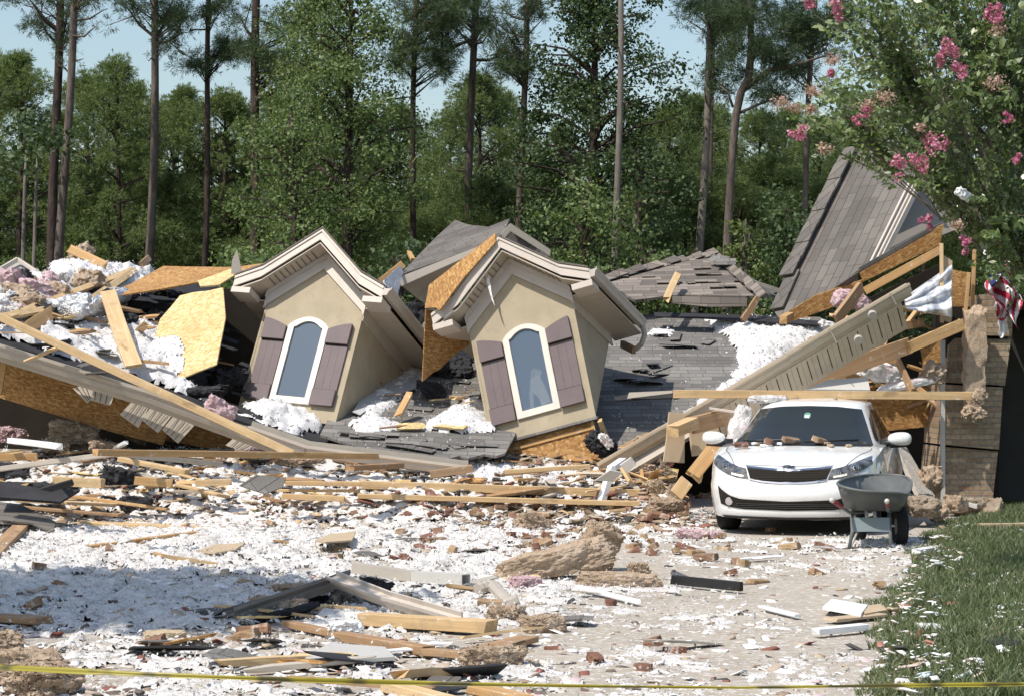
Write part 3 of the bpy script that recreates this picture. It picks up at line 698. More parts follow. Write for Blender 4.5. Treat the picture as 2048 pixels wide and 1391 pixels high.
for (cx, cy, rx, ry, n) in [(1470, 40, 60, 45, 55), (1520, 95, 60, 38, 50), (1465, 110, 32, 34, 20), (1560, 110, 55, 28, 30), (1530, 20, 60, 40, 40), (1545, 190, 55, 16, 26), (1500, 160, 40, 16, 12), (1570, 255, 60, 14, 12)]:
    for q in range(int(n*.5)):
        u = r.normal(size=2)*.5; cents.append(tuple(L(P(cx+u[0]*rx, cy+u[1]*ry, Y0+r.normal()*.8)))); rads.append(.16+.24*r.rand())
c, dd = puffs(cents, rads, 20, 5, .75, .3); needle_mesh('crown', c, dd, .175, .0075, 9, NEEDH, root, 3, .8)
TRUNKS.append((1455, root['label']))
# slim poles among the undergrowth
for i, (x0, y0, x1, y1, w_, lab) in enumerate([(46, 515, 50, 370, 9, 'thin pale sapling trunk among the shade at far left'), (68, 520, 72, 385, 8, 'thin sapling trunk right beside the paler one at far left'), (516, 515, 519, 425, 5, 'very thin light pole trunk hugging the thick forked pine')]):
    Y = 62 - i; a, b = P(x0, y0, Y), P(x1, y1, Y); root = thing('sapling', lab, 'tree', (a.x, Y, 0))
    mb = MB(); mb.tube([(0, 0, -.1), tuple(a-root.location), tuple(b-root.location), tuple(b+(b-a)*.5-root.location)], [w_*Y/F/2]*2+[w_*Y/F/2.3, .02], 8); mb.build('trunk', BARKL, root, True)
    c, d = puffs([tuple(b+(b-a)*.5-root.location+Vector(r.normal(size=3))*.6) for q in range(9)], [.45]*9, 40, 50+i); leaf_mesh('crown', c, d, np.full(len(c), .09), LEAFB, root, .6, i)
# the bushy second row: four kinds, copied
BP = [bushy_pine(100, 12.6, 3.2, 2.7), bushy_pine(120, 11.4, 2.2, 3.0), bushy_pine(140, 12.0, 4.0, 2.3), bushy_pine(160, 9.5, 1.2, 2.6)]
def between(px):
    T = sorted(TRUNKS); l = [t for t in T if t[0] <= px]; rr = [t for t in T if t[0] > px]
    return l[-1][1] if l else None, rr[0][1] if rr else None
SHORT = dict(zip([l for p_, l in TRUNKS], ['leftmost dark trunk', 'grey leaning trunk', 'V limbed trunk', 'slim flat boughed trunk', 'forked trunk', 'maple wrapped trunk', 'centre gable trunk', 'crooked limbed trunk', 'bare pale trunk', 'leaning pale trunk', 'thin half hidden trunk', 'trunk beside the steep roof', 'crooked bent pine']))
rows = []
for (px, top, Y, v) in [(-10, 118, 76, 1), (45, 105, 74, 0), (175, 150, 78, 1), (235, 118, 73, 2), (275, 165, 80, 0), (345, 200, 84, 1), (375, 172, 76, 0), (450, 185, 75, 1), (490, 215, 80, 2), (560, 190, 76, 1), (620, 220, 80, 0), (960, 145, 68, 0), (1000, 185, 72, 1), (900, 230, 72, 2), (1340, 210, 66, 1), (1385, 190, 70, 0), (1440, 215, 72, 2), (1520, 225, 68, 1), (1570, 215, 72, 0), (1640, 240, 66, 1), (1120, 250, 74, 2), (1290, 235, 72, 0), (1700, 200, 70, 2), (1790, 170, 72, 1), (1880, 160, 74, 0), (1980, 150, 72, 1), (2070, 160, 72, 2), (720, 220, 78, 1), (800, 210, 78, 0), (-90, 140, 78, 2),
    (620, 380, 66, 3), (740, 370, 66, 3), (985, 345, 60, 3), (880, 400, 62, 3), (1480, 350, 60, 3), (1530, 300, 62, 3), (1370, 330, 60, 3), (1580, 340, 62, 3), (1690, 320, 62, 3), (2000, 300, 64, 3), (1850, 310, 64, 3)]:
    rows.append((px, top, Y, v))
cnt = {}
H0 = {0: 12.9, 1: 11.7, 2: 12.3, 3: 9.8}
firstv = {}
for i, (px, top, Y, v) in enumerate(rows):
    o = BP[v] if v not in firstv else dup(BP[v]); firstv[v] = 1
    h = CH + (YH-top)/F*Y; s = h/H0[v]; p = P(px, YH, Y)
    o.location = (p.x, Y, 0); o.rotation_euler = (0, 0, (i*2.39) % 6.28); q = max(.85, min(1.15, s)) * (1.05 if i % 2 else .92); o.scale = (q, q, s)
    l, rr = between(px); key = ('low' if v == 3 else 'tall')
    where = f'between the {SHORT[l]} and the {SHORT[rr]}' if l and rr else (f'left of the {SHORT[rr]}' if rr else 'behind the pink flowering tree at right')
    ks = (key, where); cnt[ks] = cnt.get(ks, 0)+1
    o['category'] = 'pine tree'
    o['label'] = ('low young pine ' if v == 3 else 'back row pine ') + where
    o['group'] = 'bushy pines filling the back of the wood'
# broadleaved trees
def put(root, label, cat, px, Y, rz=0, group=None):
    root.location = (P(px, YH, Y).x, Y, 0); root.rotation_euler = (0, 0, rz); return tag(root, label, cat, group)
put(broadleaf('maple_tree', 301, 13.2, 1.2, 2.5, 200, .047, LEAFA, BARKD, (.2, 0), 64), 'big sunlit leafy maple rising behind the right-leaning dormer', 'tree', 688, 55)
put(broadleaf('maple_tree', 303, 13.6, 4.0, 2.0, 170, .047, LEAFA, BARKD, (.2, 0), 50), 'second sunlit maple crowding the big one from behind, beside the forked pine', 'tree', 615, 58)
put(broadleaf('maple_tree', 305, 8.6, .6, 1.7, 180, .047, LEAFA, BARKD, (-.2, 0), 40), 'lower pale leafy maple at the left foot of the big sunlit maple', 'tree', 600, 51)
put(broadleaf('sweetgum_tree', 311, 14.0, 3.5, 2.3, 190, .052, LEAFB, BARKD, (.2, 0), 80, (.4, .8), .95, .4), 'tall dark leafy tree with airy edges behind the pale bare trunk', 'tree', 1178, 57)
put(broadleaf('sweetgum_tree', 315, 8.0, .8, 1.9, 120, .058, LEAFB, BARKD, (.1, 0), 26), 'dark leafy tree below the airy tall one, right of its trunk', 'tree', 1270, 55)
put(broadleaf('shrub', 321, 6.2, .4, 1.35, 110, .056, LEAFA, BARKD, (0, 0), 32), 'leafy green shrub left of the pale bare trunk behind the hip roof', 'shrub', 1165, 49)
put(broadleaf('shrub', 323, 5.0, .3, 1.2, 110, .056, LEAFA, BARKD, (0, 0), 30), 'leafy green shrub right of the pale bare trunk above the hip roof', 'shrub', 1285, 49)
put(broadleaf('sapling', 327, 5.7, 1.6, .7, 90, .05, LEAFY, BARKG, (0, 0), 16, (.25, .5)), 'yellow green sapling glowing behind the right end of the hip roof', 'tree', 1492, 50)
put(broadleaf('shrub', 329, 5.0, .3, 1.3, 110, .056, LEAFA, BARKD, (0, 0), 28), 'leafy shrub at the far left edge below the dark pines', 'shrub', -5, 60)
put(broadleaf('shrub', 331, 4.6, .3, 1.3, 110, .056, LEAFB, BARKD, (0, 0), 28), 'dark shrub filling the gap between the two dormers', 'shrub', 800, 46)
put(broadleaf('shrub', 333, 6.0, .3, 1.4, 110, .056, LEAFB, BARKD, (0, 0), 32), 'dark shrub between the yellow sapling and the steep roof', 'shrub', 1575, 50)
put(broadleaf('shrub', 335, 4.4, .3, 1.3, 110, .056, LEAFA, BARKD, (0, 0), 28), 'leafy shrub behind the peak of the right-leaning dormer', 'shrub', 545, 47)
# the closed wood far behind: one mass of leaves
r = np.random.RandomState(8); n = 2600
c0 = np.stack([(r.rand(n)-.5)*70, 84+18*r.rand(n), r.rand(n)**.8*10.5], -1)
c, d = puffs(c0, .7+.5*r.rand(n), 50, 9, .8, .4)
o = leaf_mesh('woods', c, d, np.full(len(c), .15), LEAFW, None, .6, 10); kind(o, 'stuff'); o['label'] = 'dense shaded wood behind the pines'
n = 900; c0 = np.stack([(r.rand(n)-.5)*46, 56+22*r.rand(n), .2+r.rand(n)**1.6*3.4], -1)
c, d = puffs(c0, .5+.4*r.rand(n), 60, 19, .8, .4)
o = leaf_mesh('undergrowth', c, d, np.full(len(c), .07), LEAFW, None, .6, 11); kind(o, 'stuff'); o['label'] = 'undergrowth coloured dark for forest shade on the floor behind the wreck'
# tree outside the picture on the left whose shade lies on the drive
o = broadleaf('maple_tree', 341, 8.6, 5.6, 2.1, 170, .11, LEAFA, BARKD, (0, 0), 46, (.55, .9), 1.0)
o.location = (-6.1, 12.3, 0); tag(o, 'leafy maple just left of the driveway that shades its left side', 'tree')

# crape myrtle on the right
ROOT = Vector((5.0, 16.4, 0)); root = thing('crape_myrtle', 'crape myrtle full of pink flower clusters overhanging from the right', 'tree', tuple(ROOT))
rnd = random.Random(5); r = np.random.RandomState(5)
poly = [(1568, 205), (1600, 175), (1660, 120), (1625, 40), (1640, -60), (1790, -120), (2200, -200), (2300, 500), (2110, 640), (2030, 600), (1985, 565), (1925, 500), (1893, 430), (1850, 395), (1790, 340), (1705, 300), (1640, 290), (1605, 245)]
tips = []
while len(tips) < 780:
    px, py = rnd.uniform(1560, 2250), rnd.uniform(-160, 640)
    dd = float(inpoly(np.array([px]), np.array([py]), poly)[0])
    if dd < 0: continue
    if math.hypot((px-1775)/34, (py-40)/30) < 1 or math.hypot((px-1700)/26, (py-75)/30) < 1: continue
    dens = min(1, .38+dd/100)*(1 if px < 2060 else .45)
    if rnd.random() > dens: continue
    tips.append((px, py, rnd.uniform(14.9, 17.6)))
tips += [(1570, 205, 16), (1590, 230, 15.6), (1605, 200, 16.2), (1625, 280, 15.8), (1640, 210, 16), (1615, 180, 15.5), (1660, 135, 16)]*2
lb = MB(); lc = []; ld = []
fork = Vector((4.55, 16.3, 1.3))
tb = MB(); tb.tube([(0, 0, -.1), (-.15, 0, .7), fork-ROOT], [.09, .075, .06], 9)
mains = [P(1700, 230, 16.2), P(1800, 120, 15.6), P(1900, 300, 16.8), P(1960, 60, 16), P(1860, 380, 15.6), P(1760, 10, 16.6), P(1990, 450, 15.8), P(2080, 200, 16.5), P(1850, -60, 16)]
for m in mains: tb.tube([fork-ROOT, fork.lerp(m, .5)+Vector((.15, 0, .25))-ROOT, m-ROOT], [.045, .028, .010], 7, False)
tb.build('trunk', BARKL, root, True)
for (px, py, Y) in tips:
    tip = P(px, py, Y); m = min(mains, key=lambda q: (q-tip).length + (0 if q.x > tip.x-.1 else .6))
    st = m.lerp(fork, rnd.uniform(.0, .35)) if (m-tip).length > .15 else fork.lerp(m, .8)
    ln = min(.75, (tip-st).length); dr = (tip-st).normalized(); s0 = tip - dr*ln
    if rnd.random() < .45: lb.tube([st-ROOT, s0+Vector((0, 0, .05))-ROOT, tip-ROOT], [.008, .005, .002], 4, False)
    else: lb.tube([s0-ROOT, tip-ROOT], [.004, .002], 4, False)
    sd = dr.cross(Vector((0, 0, 1))).normalized()
    k = int(ln/.030); droop = rnd.uniform(.03, .14)
    for j in range(k):
        f = j/k; q = s0 + dr*ln*f + Vector((0, 0, .05*math.sin(3.1*f)-droop*f*f))
        for sgn in (-1, 1):
            if rnd.random() < .12: continue
            o_ = sd*sgn*.028 + Vector((rnd.gauss(0, .012), rnd.gauss(0, .012), -.008+rnd.gauss(0, .012)))
            lc.append(tuple(q+o_-ROOT)); ld.append((sd.x*sgn*.4-.2, sd.y*sgn*.4-.3, .75))
lb.build('branch', BARKL, root)
leaf_mesh('foliage', np.array(lc), np.array(ld), np.full(len(lc), .028), LEAFM, root, .55, 7)
FL = [(1897, 92, 46, 0), (1880, 118, 24, 0), (1926, 140, 40, 0), (1602, 268, 36, 0), (1868, 296, 56, 0), (1838, 318, 40, 0), (1798, 334, 36, 0), (1676, 16, 34, 0), (1622, 5, 22, 0), (1988, 30, 34, 0), (1984, 12, 26, 0), (1660, 145, 16, 0), (1720, 238, 20, 0), (1735, 222, 18, 0), (1860, 442, 24, 0), (1926, 486, 24, 0), (2018, 240, 18, 0), (2040, 318, 20, 0),
      (1562, 205, 40, 1), (1590, 215, 26, 1), (1625, 182, 36, 1), (1622, 220, 26, 1), (1667, 120, 34, 1), (1770, 195, 44, 1), (1735, 210, 34, 1), (1650, 298, 30, 1), (1990, 165, 44, 1), (1995, 60, 34, 1), (1915, 450, 30, 1), (1840, 255, 22, 1)]
for i, (px, py, sz, fd) in enumerate(FL):
    c = P(px, py, 14.75); rr = sz/F*14.75*.55; k = 70+sz*3
    d = r.normal(size=(k, 3)); d /= np.linalg.norm(d, axis=1)[:, None]
    lobes = r.normal(size=(4, 3))*np.array([.55, .5, .6])*rr
    V = lobes[r.randint(0, 4, k)] + d*(rr*.62*(.4+.6*r.rand(k)))[:, None] if not fd else d*np.array([1.1, 1, .8])*(rr*(.2+.9*r.rand(k)))[:, None]
    o = leaf_mesh('flower_cluster', V, d, np.full(k, .0105 if not fd else .008), PINKF if fd else PINK, root, .9, 60+i); o.location = c-ROOT
    if fd: o['label'] = 'faded brownish pink flower cluster'
tag(blob('paper_scrap', P(1928, 389, 15.2), (.062, .02, .03), WHITEP, 3, (.2, .5, .4), .75, 6, 18), 'white scrap caught in the leaves of the crape myrtle', 'scrap')

# ---------------- the collapsed house ----------------
RL = Plane(P(0, 690, 25.2), P(640, 885, 25.6), P(300, 540, 31))
RM = Plane(P(700, 850, 25.9), P(960, 880, 25.6), P(830, 700, 29))
RC = Plane(P(1200, 905, 25.8), P(1600, 640, 31), P(1330, 640, 31))
def on(pl, poly, lift=0): return [pl.at(a, b, lift) for a, b in poly]
X1 = Vector((1, 0, 0))
house = thing('collapsed_roof', 'collapsed main roof of dark shingles, its slopes sagging between the two dormers', 'roof', (0, 27, 0))
def hpart(o, par=house):
    m = o.matrix_basis.copy(); o.parent = par; o.matrix_basis = Matrix.Translation(-par.location) @ m; return o
hpart(sheet('roof_slope', on(RL, jag([(-80, 668), (300, 782), (640, 893), (712, 850), (560, 842), (450, 800), (425, 720), (440, 610), (435, 560), (300, 556), (-80, 556)], 4, 24, 3, {3, 4, 5, 6, 7, 8, 9})), .03, FELT, None, X1))['label'] = 'left slope of black felt buried in white fill'
hpart(sheet('roof_slope', on(RM, jag([(640, 868), (760, 905), (870, 918), (1010, 905), (1060, 820), (1010, 700), (940, 620), (760, 640), (690, 760)], 5, 22, 4)), .03, SHD, None, X1))
hpart(sheet('roof_slope', on(RC, jag([(1150, 935), (1215, 930), (1480, 770), (1680, 660), (1640, 634), (1300, 628), (1235, 640), (1180, 760)], 4, 26, 5, {0, 1, 4, 5, 6})), .03, SHD, None, X1))
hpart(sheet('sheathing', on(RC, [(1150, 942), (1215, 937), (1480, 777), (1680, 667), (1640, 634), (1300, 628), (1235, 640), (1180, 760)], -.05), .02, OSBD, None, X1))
# added near black sheets carry the voids' shade and stop daylight showing through
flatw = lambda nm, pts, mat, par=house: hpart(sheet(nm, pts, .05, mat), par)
flatw('void_shade_sheet', [P(-120, 1000, 29.2), P(1120, 1000, 29.2), P(1120, 760, 29.2), P(800, 770, 29.2), P(690, 700, 29.2), P(640, 600, 29.2), P(430, 575, 29.2), P(300, 620, 29.2), P(-120, 640, 29.2)], DARKV)
flatw('void_shade_sheet', [P(1230, 1000, 30.4), P(2200, 1000, 30.4), P(2200, 680, 30.4), P(1230, 680, 30.4)], DARKV)
def loose_shingles(pl, poly, n, seed, tab=.30, par=None):
    r_ = random.Random(seed); mb = MB(); pts = on(pl, poly); L_ = [((p-pl.o).dot(pl.u), (p-pl.o).dot(pl.v)) for p in pts]
    xs = [p[0] for p in L_]; ys = [p[1] for p in L_]; k = 0
    while k < n:
        x, y = r_.uniform(min(xs), max(xs)), r_.uniform(min(ys), max(ys))
        if float(inpoly(np.array([x]), np.array([y]), L_)[0]) < 0: continue
        k += 1; p = pl.o+pl.u*x+pl.v*y+pl.n*r_.uniform(.01, .035)
        M = Matrix((pl.u, pl.v, pl.n)).transposed().to_4x4(); M.translation = p
        M = M @ Matrix.Rotation(r_.gauss(0, .25), 4, 'Z') @ Matrix.Rotation(r_.gauss(-.03, .05), 4, 'X')
        mb.box(-tab*r_.uniform(.3, .9), tab*r_.uniform(.3, .9), -.07, .07, 0, .006, M)
    return mb
for (pl, poly, n, sd, m) in [(RM, [(700, 880), (960, 900), (960, 760), (760, 760)], 8, 1, SHD), (RC, [(1220, 900), (1440, 780), (1420, 660), (1330, 650)], 5, 2, SHD), (RL, [(240, 700), (640, 870), (640, 800), (470, 640), (300, 600)], 30, 3, FELT)]:
    o = loose_shingles(pl, poly, n, sd).build('torn_shingles', m); o['label'] = 'torn shingle tabs lying loose on the sagging roof'; kind(o, 'stuff')
# white fill lying on the roof
for (pl, poly, h, sd, lab, e) in [
    (RL, [(-40, 660), (130, 640), (250, 640), (330, 660), (372, 690), (352, 760), (420, 800), (480, 830), (640, 868), (600, 876), (460, 820), (300, 762), (120, 712), (-40, 668)], .17, 31, 'white loose fill drifted over the sagging eave below the pale board', .3),
    (RL, [(100, 530), (310, 545), (300, 585), (240, 600), (110, 570)], .24, 32, 'white loose fill heap along the white heaped ridge', .3),
    (RL, [(-60, 560), (100, 548), (190, 590), (110, 640), (-60, 648)], .2, 33, 'grey white fill and rubble at the left end of the roof', .4),
    (RL, [(470, 800), (560, 815), (660, 850), (640, 868), (520, 836)], .16, 34, 'white loose fill banked against the foot of the right-leaning dormer', .22),
    (RM, [(690, 850), (730, 792), (800, 742), (850, 730), (862, 760), (800, 800), (775, 830), (815, 850), (760, 868), (700, 866)], .10, 35, 'white loose fill strewn right of the right-leaning dormer', .25),
    (RM, [(835, 862), (870, 826), (930, 800), (972, 806), (990, 862), (930, 868)], .13, 36, 'white loose fill patch left of the left-leaning dormer', .25),
    (RM, [(775, 690), (838, 668), (850, 706), (800, 716)], .12, 37, 'white loose fill in the gap between the dormers', .2),
    (RC, [(1405, 636), (1450, 640), (1600, 642), (1660, 662), (1560, 735), (1440, 800), (1432, 786), (1470, 742), (1466, 700), (1425, 660)], .16, 38, 'white loose fill drifted on the dark slope above the fallen eave', .3),
    (RC, [(1360, 830), (1420, 790), (1440, 800), (1380, 850), (1345, 850)], .10, 39, 'small patch of white fill low on the dark slope', .2),
    (RC, [(1295, 668), (1312, 656), (1352, 664), (1345, 672)], .06, 40, 'thin line of white fill on top of the dark slope', .12)]:
    fluff_patch(pl, poly, h, FLUF, lab, .032, sd, e)
APR = Plane(P(840, 930, 25.3), P(1180, 945, 25.2), P(1000, 900, 26.2))
fluff_patch(APR, [(850, 905), (900, 884), (960, 900), (1010, 926), (1100, 940), (1190, 948), (1100, 956), (960, 950), (840, 930)], .14, FLUF, 'white loose fill spilled below the left-leaning dormer', .022, 41, .3, lift=-.06)

# ---------------- dormers ----------------
VENT = plain('vent_shade', (.22, .19, .16), .8, .2, .1)
def dormer(root, left):
    """front face in local x (right), z (up); y runs back into the roof; origin at the lower left corner of the face"""
    Wd, Hh, dep = 1.34, 1.60, 1.75
    w_ = MB()                                                  # stucco box: front with a window opening
    x0, x1, zb, zs_, rise = .425, .915, .25, 1.22, .115
    arch = [(x0+(x1-x0)*i/12, zs_+rise*(1-(i/6-1)**2)) for i in range(13)]
    gable = [(Wd, Hh), (Wd/2, Hh+.64), (0, Hh)]
    outer = [(0, 0), (Wd, 0)] + gable
    w_.add([(0, 0, 0), (x0, 0, 0), (x0, 0, zs_), (0, 0, Hh), (x1, 0, 0), (Wd, 0, 0), (Wd, 0, Hh), (x1, 0, zs_), (x0, 0, zb), (x1, 0, zb)], [(0, 1, 2, 3), (4, 5, 6, 7), (1, 4, 9, 8)])
    nb = len(w_.V); A = [(a, 0, z) for a, z in arch]; w_.add(A + [(0, 0, Hh), (Wd/2, 0, Hh+.64), (Wd, 0, Hh)], [tuple([13, *range(0, 7), 14]), tuple([14, *range(6, 13), 15])])
    pit = .86
    w_.add([(Wd, 0, 0), (Wd, dep, dep*pit), (Wd, dep, Hh), (Wd, 0, Hh), (0, 0, 0), (0, dep, dep*pit), (0, dep, Hh), (0, 0, Hh)], [(0, 1, 2, 3), (4, 7, 6, 5)])
    w_.build('wall', STUC, root)
    for a, b in ((-.004, .022), (Wd-.022, Wd+.006)): cb = MB(); cb.box(a, b, -.006, .025, 0, Hh-.01); cb.build('corner_bead', STUC, root)
    # window: frame ring, pane and slate room, both tinted for the reflected sky
    fr = MB(); inn = .048
    a2 = [(x0+inn+(x1-x0-2*inn)*i/12, zs_-.02+(rise-.01)*(1-(i/6-1)**2)) for i in range(13)]
    ring = [(x0-.03, zb-.035), (x1+.03, zb-.035), (x1+.03, zs_+.012)] + [(p[0]+(p[0]-(x0+x1)/2)*.10, p[1]+.028) for p in arch[1:-1]][::-1] + [(x0-.03, zs_+.012)]
    inner = [(x0+inn, zb+inn), (x1-inn, zb+inn), (x1-inn, zs_)] + [(p[0], p[1]) for p in a2[1:-1]][::-1] + [(x0+inn, zs_)]
    n = len(ring); V = []
    for y in (-.035, .03): V += [(a, y, z) for a, z in ring] + [(a, y, z) for a, z in inner]
    Fs = []
    for i in range(n):
        j = (i+1) % n
        Fs += [(i, j, n+j, n+i), (n+i, n+j, 3*n+j, 3*n+i), (i, 2*n+i, 2*n+j, j)]
    fr.add(V, Fs); win = fr.build('window', FRAMEM, root)
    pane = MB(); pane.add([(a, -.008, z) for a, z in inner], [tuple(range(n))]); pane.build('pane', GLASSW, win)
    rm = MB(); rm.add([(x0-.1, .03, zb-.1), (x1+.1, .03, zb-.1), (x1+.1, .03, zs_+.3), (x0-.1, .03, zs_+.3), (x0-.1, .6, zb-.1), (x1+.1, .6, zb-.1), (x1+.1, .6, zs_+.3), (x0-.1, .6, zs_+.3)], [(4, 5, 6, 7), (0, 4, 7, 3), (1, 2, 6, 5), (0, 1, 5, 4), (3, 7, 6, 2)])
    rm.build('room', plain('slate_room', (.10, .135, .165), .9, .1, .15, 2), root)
    if not left:
        cu = MB(); pts = [(.54, .30), (.60, .30), (.62, .52), (.68, .44), (.70, .32), (.80, .36), (.82, .34), (.78, .58), (.74, .70), (.77, .78), (.70, .82), (.64, .80), (.62, .68), (.56, .56)]
        for dy in (.09,):
            cu.add([(a, dy+.03*math.sin(a*60)+.02*math.cos(z*33), z) for a, z in pts] + [(a, dy+.012+.03*math.sin(a*60)+.02*math.cos(z*33), z) for a, z in pts], [tuple(range(14)), tuple(range(14, 28))[::-1]] + [(i, 14+i, 14+(i+1) % 14, (i+1) % 14) for i in range(14)])
        cu.build('curtain', plain('torn_curtain', (.80, .77, .66), .9, .1, .15, 6), win)
    # shutters: planks with two battens, arched top
    for sx, flip in ((.075, 1), (.955, -1)):
        sb = MB(); sw = .305; zt, zl = 1.30, .215
        def top(u): return zt - .09*(u**1.5) if flip > 0 else zt - .09*((1-u)**1.5)
        for q in range(3):
            u0, u1 = q/3, (q+1)/3; a, b = sx+sw*u0+.001, sx+sw*u1-.001
            sb.prism([(a, zl), (b, zl), (b, top(u1)), ((a+b)/2, top((u0+u1)/2)), (a, top(u0))], -.030, -.004)
        sh = sb.build('shutter', SHUT, root)
        for z0, z1 in ((zl+.201, zl+.216), (1.012, 1.029)): gp_ = MB(); gp_.box(sx+.004, sx+sw-.004, -.0325, -.0302, z0, z1); gp_.build('shadow_strip', DARKV, sh)  # dark strip laid on the planks as the shadow line beside each batten
        bt = MB(); bt.prism([(sx-.002, zl-.005), (sx+sw+.002, zl-.005), (sx+sw+.002, zl+.20), (sx-.002, zl+.20)], -.068, -.0305)
        bt.build('batten', SHUT, sh)
        bt = MB(); u = [i/6 for i in range(7)]
        bt.prism([(sx-.002, 1.03), (sx+sw+.002, 1.03)] + [(sx+sw*q, top(q)+.003) for q in u[::-1]], -.068, -.0305); bt.build('batten', SHUT, sh)
    # roof: flared gable profile, front overhang
    oh = .30; prof = [(-.35, 1.70), (.0, 1.86), (Wd/2, 2.42), (Wd, 1.86), (Wd+.35, 1.70)]
    def strip(mb, pr, dz0, dz1, y0, y1):
        n = len(pr)
        V = [(a, y, z+dz) for y in (y0, y1) for dz in (dz0, dz1) for a, z in pr]
        Fs = []
        for i in range(n-1):
            Fs += [(i, i+1, n+i+1, n+i), (2*n+i, 3*n+i, 3*n+i+1, 2*n+i+1), (i, 2*n+i, 2*n+i+1, i+1), (n+i, n+i+1, 3*n+i+1, 3*n+i)]
        Fs += [(0, n, 3*n, 2*n), (n-1, 3*n-1, 4*n-1, 2*n-1)] if False else [(0, n, 3*n, 2*n), (n-1, 2*n+n-1, 3*n+n-1, n+n-1)]
        mb.add(V, Fs)
    fa = MB(); strip(fa, prof, -.128, 0, -oh-.025, -oh)                           # fascia board on the rake
    strip(fa, [(a, z) for a, z in prof], -.022, .012, -oh-.040, -oh-.026)          # drip moulding
    fa.build('fascia', TRIM, root)
    for a, b in ((-.36, -.10), (Wd+.10, Wd+.36)): rt = MB(); rt.box(a, b, -oh-.024, -.02, 1.50, 1.575); rt.build('return', TRIM, root)     # boxed returns
    so_ = MB(); strip(so_, prof if left else prof, -.17, -.152, -oh+.002, dep); so_.build('soffit', SOFF, root)
    fz = MB(); fpr = [(-.02, 1.60), (.02, 1.66), (Wd/2, 2.19), (Wd-.02, 1.66), (Wd+.02, 1.60)]
    strip(fz, fpr, -.16, .02, -.030, -.003); strip(fz, fpr, -.02, .05, -.055, -.031); fz.build('frieze', TRIM, root)
    for sgn in (0, 1):                                                              # vent slots in the rake soffit
        for q in range(9):
            f = .12+.8*q/9; a, b = (prof[1], prof[2]) if sgn == 0 else (prof[3], prof[2])
            x = a[0]+(b[0]-a[0])*f; z = a[1]+(b[1]-a[1])*f-.178
            sf = MB(); sf.box(x-.008, x+.008, -oh+.05, -.06, z-.004, z+.004); sf.build('vent_slot', VENT, root)
    # roofing: both planes, or only the right one where the left was torn off
    dk = MB(); sides = prof if left else prof[2:]
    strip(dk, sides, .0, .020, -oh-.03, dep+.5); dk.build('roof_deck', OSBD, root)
    for sd in ((0, 1) if left else (1,)):
        pr = [prof[0], prof[1], prof[2]] if sd == 0 else [prof[4], prof[3], prof[2]]
        sh_ = MB(); strip(sh_, pr, .021, .042, -oh-.05, dep+.5); sh_.build('shingles', SHM, root)
    # eave on the right: gutter with end, soffit return, downspout elbow
    gu = MB(); gx = Wd+.352; pz = 1.71
    gu.prism([(gx, pz), (gx, pz-.11), (gx+.055, pz-.11), (gx+.075, pz-.05), (gx+.10, pz-.03), (gx+.10, pz), (gx+.09, pz), (gx+.09, pz-.02), (gx+.012, pz-.02), (gx+.012, pz)], -oh-.03, dep+.35)
    gg = gu.build('gutter', TRIMG, root)
    es = MB(); es.box(Wd-.01, gx, -.02, dep+.3, 1.535, 1.549); es.box(Wd+.001, Wd+.02, .0, dep, 1.38, 1.534); es.build('eave_soffit', SOFF, root)
    es = MB(); es.box(-.35, .01, -.02, dep+.3, 1.535, 1.549); es.box(-.36, -.345, -oh, dep+.3, 1.545, 1.70); es.build('eave_soffit', SOFF, root)
    el = MB(); y_ = dep+.25; el.tube([(gx+.05, y_, pz-.10), (gx+.05, y_, pz-.22), (gx-.02, y_+.02, pz-.32), (gx-.12, y_+.05, pz-.36)], .036, 8); el.build('downspout', TRIMG, gg)
def basis(u, v, o):
    u = Vector(u).normalized(); v = Vector(v); v = (v-u*v.dot(u)).normalized(); y = v.cross(u)
    M = Matrix((u, y, v)).transposed().to_4x4(); M.translation = o; return M
u, v = Vector((.933, -.35, -.0817)).normalized(), Vector((.205, .345, .923)).normalized()
o = P(669.7, 848, 26.0) - u*1.34
dl = thing('dormer', 'tan dormer leaning right with an unbroken blue grey window', 'dormer', group='two window dormers of the collapsed roof', M4=basis(u, v, o)); dormer(dl, True)
u2, v2 = Vector((.935, -.245, .258)).normalized(), Vector((-.181, .3, .937)).normalized()
o2 = P(982, 889, 26.0)
dr_ = thing('dormer', 'tan dormer leaning left with a torn curtain in its window, on an orange board base', 'dormer', group='two window dormers of the collapsed roof', M4=basis(u2, v2, o2)); dormer(dr_, False)
M2 = basis(u2, v2, o2)
b_ = MB(); b_.box(.02, 1.30, .05, .075, -.55, -.03); b_.build('base_board', OSBD, dr_)
b_ = MB(); b_.box(-.02, 1.37, -.03, .06, -.035, -.005); b_.build('base_flashing', SHD, dr_)
b_ = MB(); b_.box(1.26, 1.30, .02, .049, -.22, -.036); b_.box(.02, .06, .02, .049, -.4, -.036); b_.box(.061, 1.259, .03, .049, -.13, -.09); b_.build('stud', WOODO, dr_)
b_ = MB(); Ms = Matrix.Translation((1.36, .02, -.03)) @ Matrix.Rotation(R(-49), 4, 'X')
b_.box(0, .05, 0, 2.2, -.09, -.005, Ms); b_.build('rafter', WOOD, dr_)
b_ = MB(); b_.box(-.01, .012, -.02, 2.1, -.004, .035, Ms); b_.build('torn_felt', FELT, dr_)
b_ = MB(); b_.add([(.55, -.2, 2.05), (.60, -.2, 2.03), (.585, -.19, 1.8), (.60, -.21, 1.62), (.57, -.19, 1.72), (.56, -.2, 1.85)], [(0, 1, 2, 5), (2, 3, 4, 5)]); 
b_.V = [(x-.17, y, z) for x, y, z in b_.V]; b_.build('hanging_strip', WRAP, dr_)
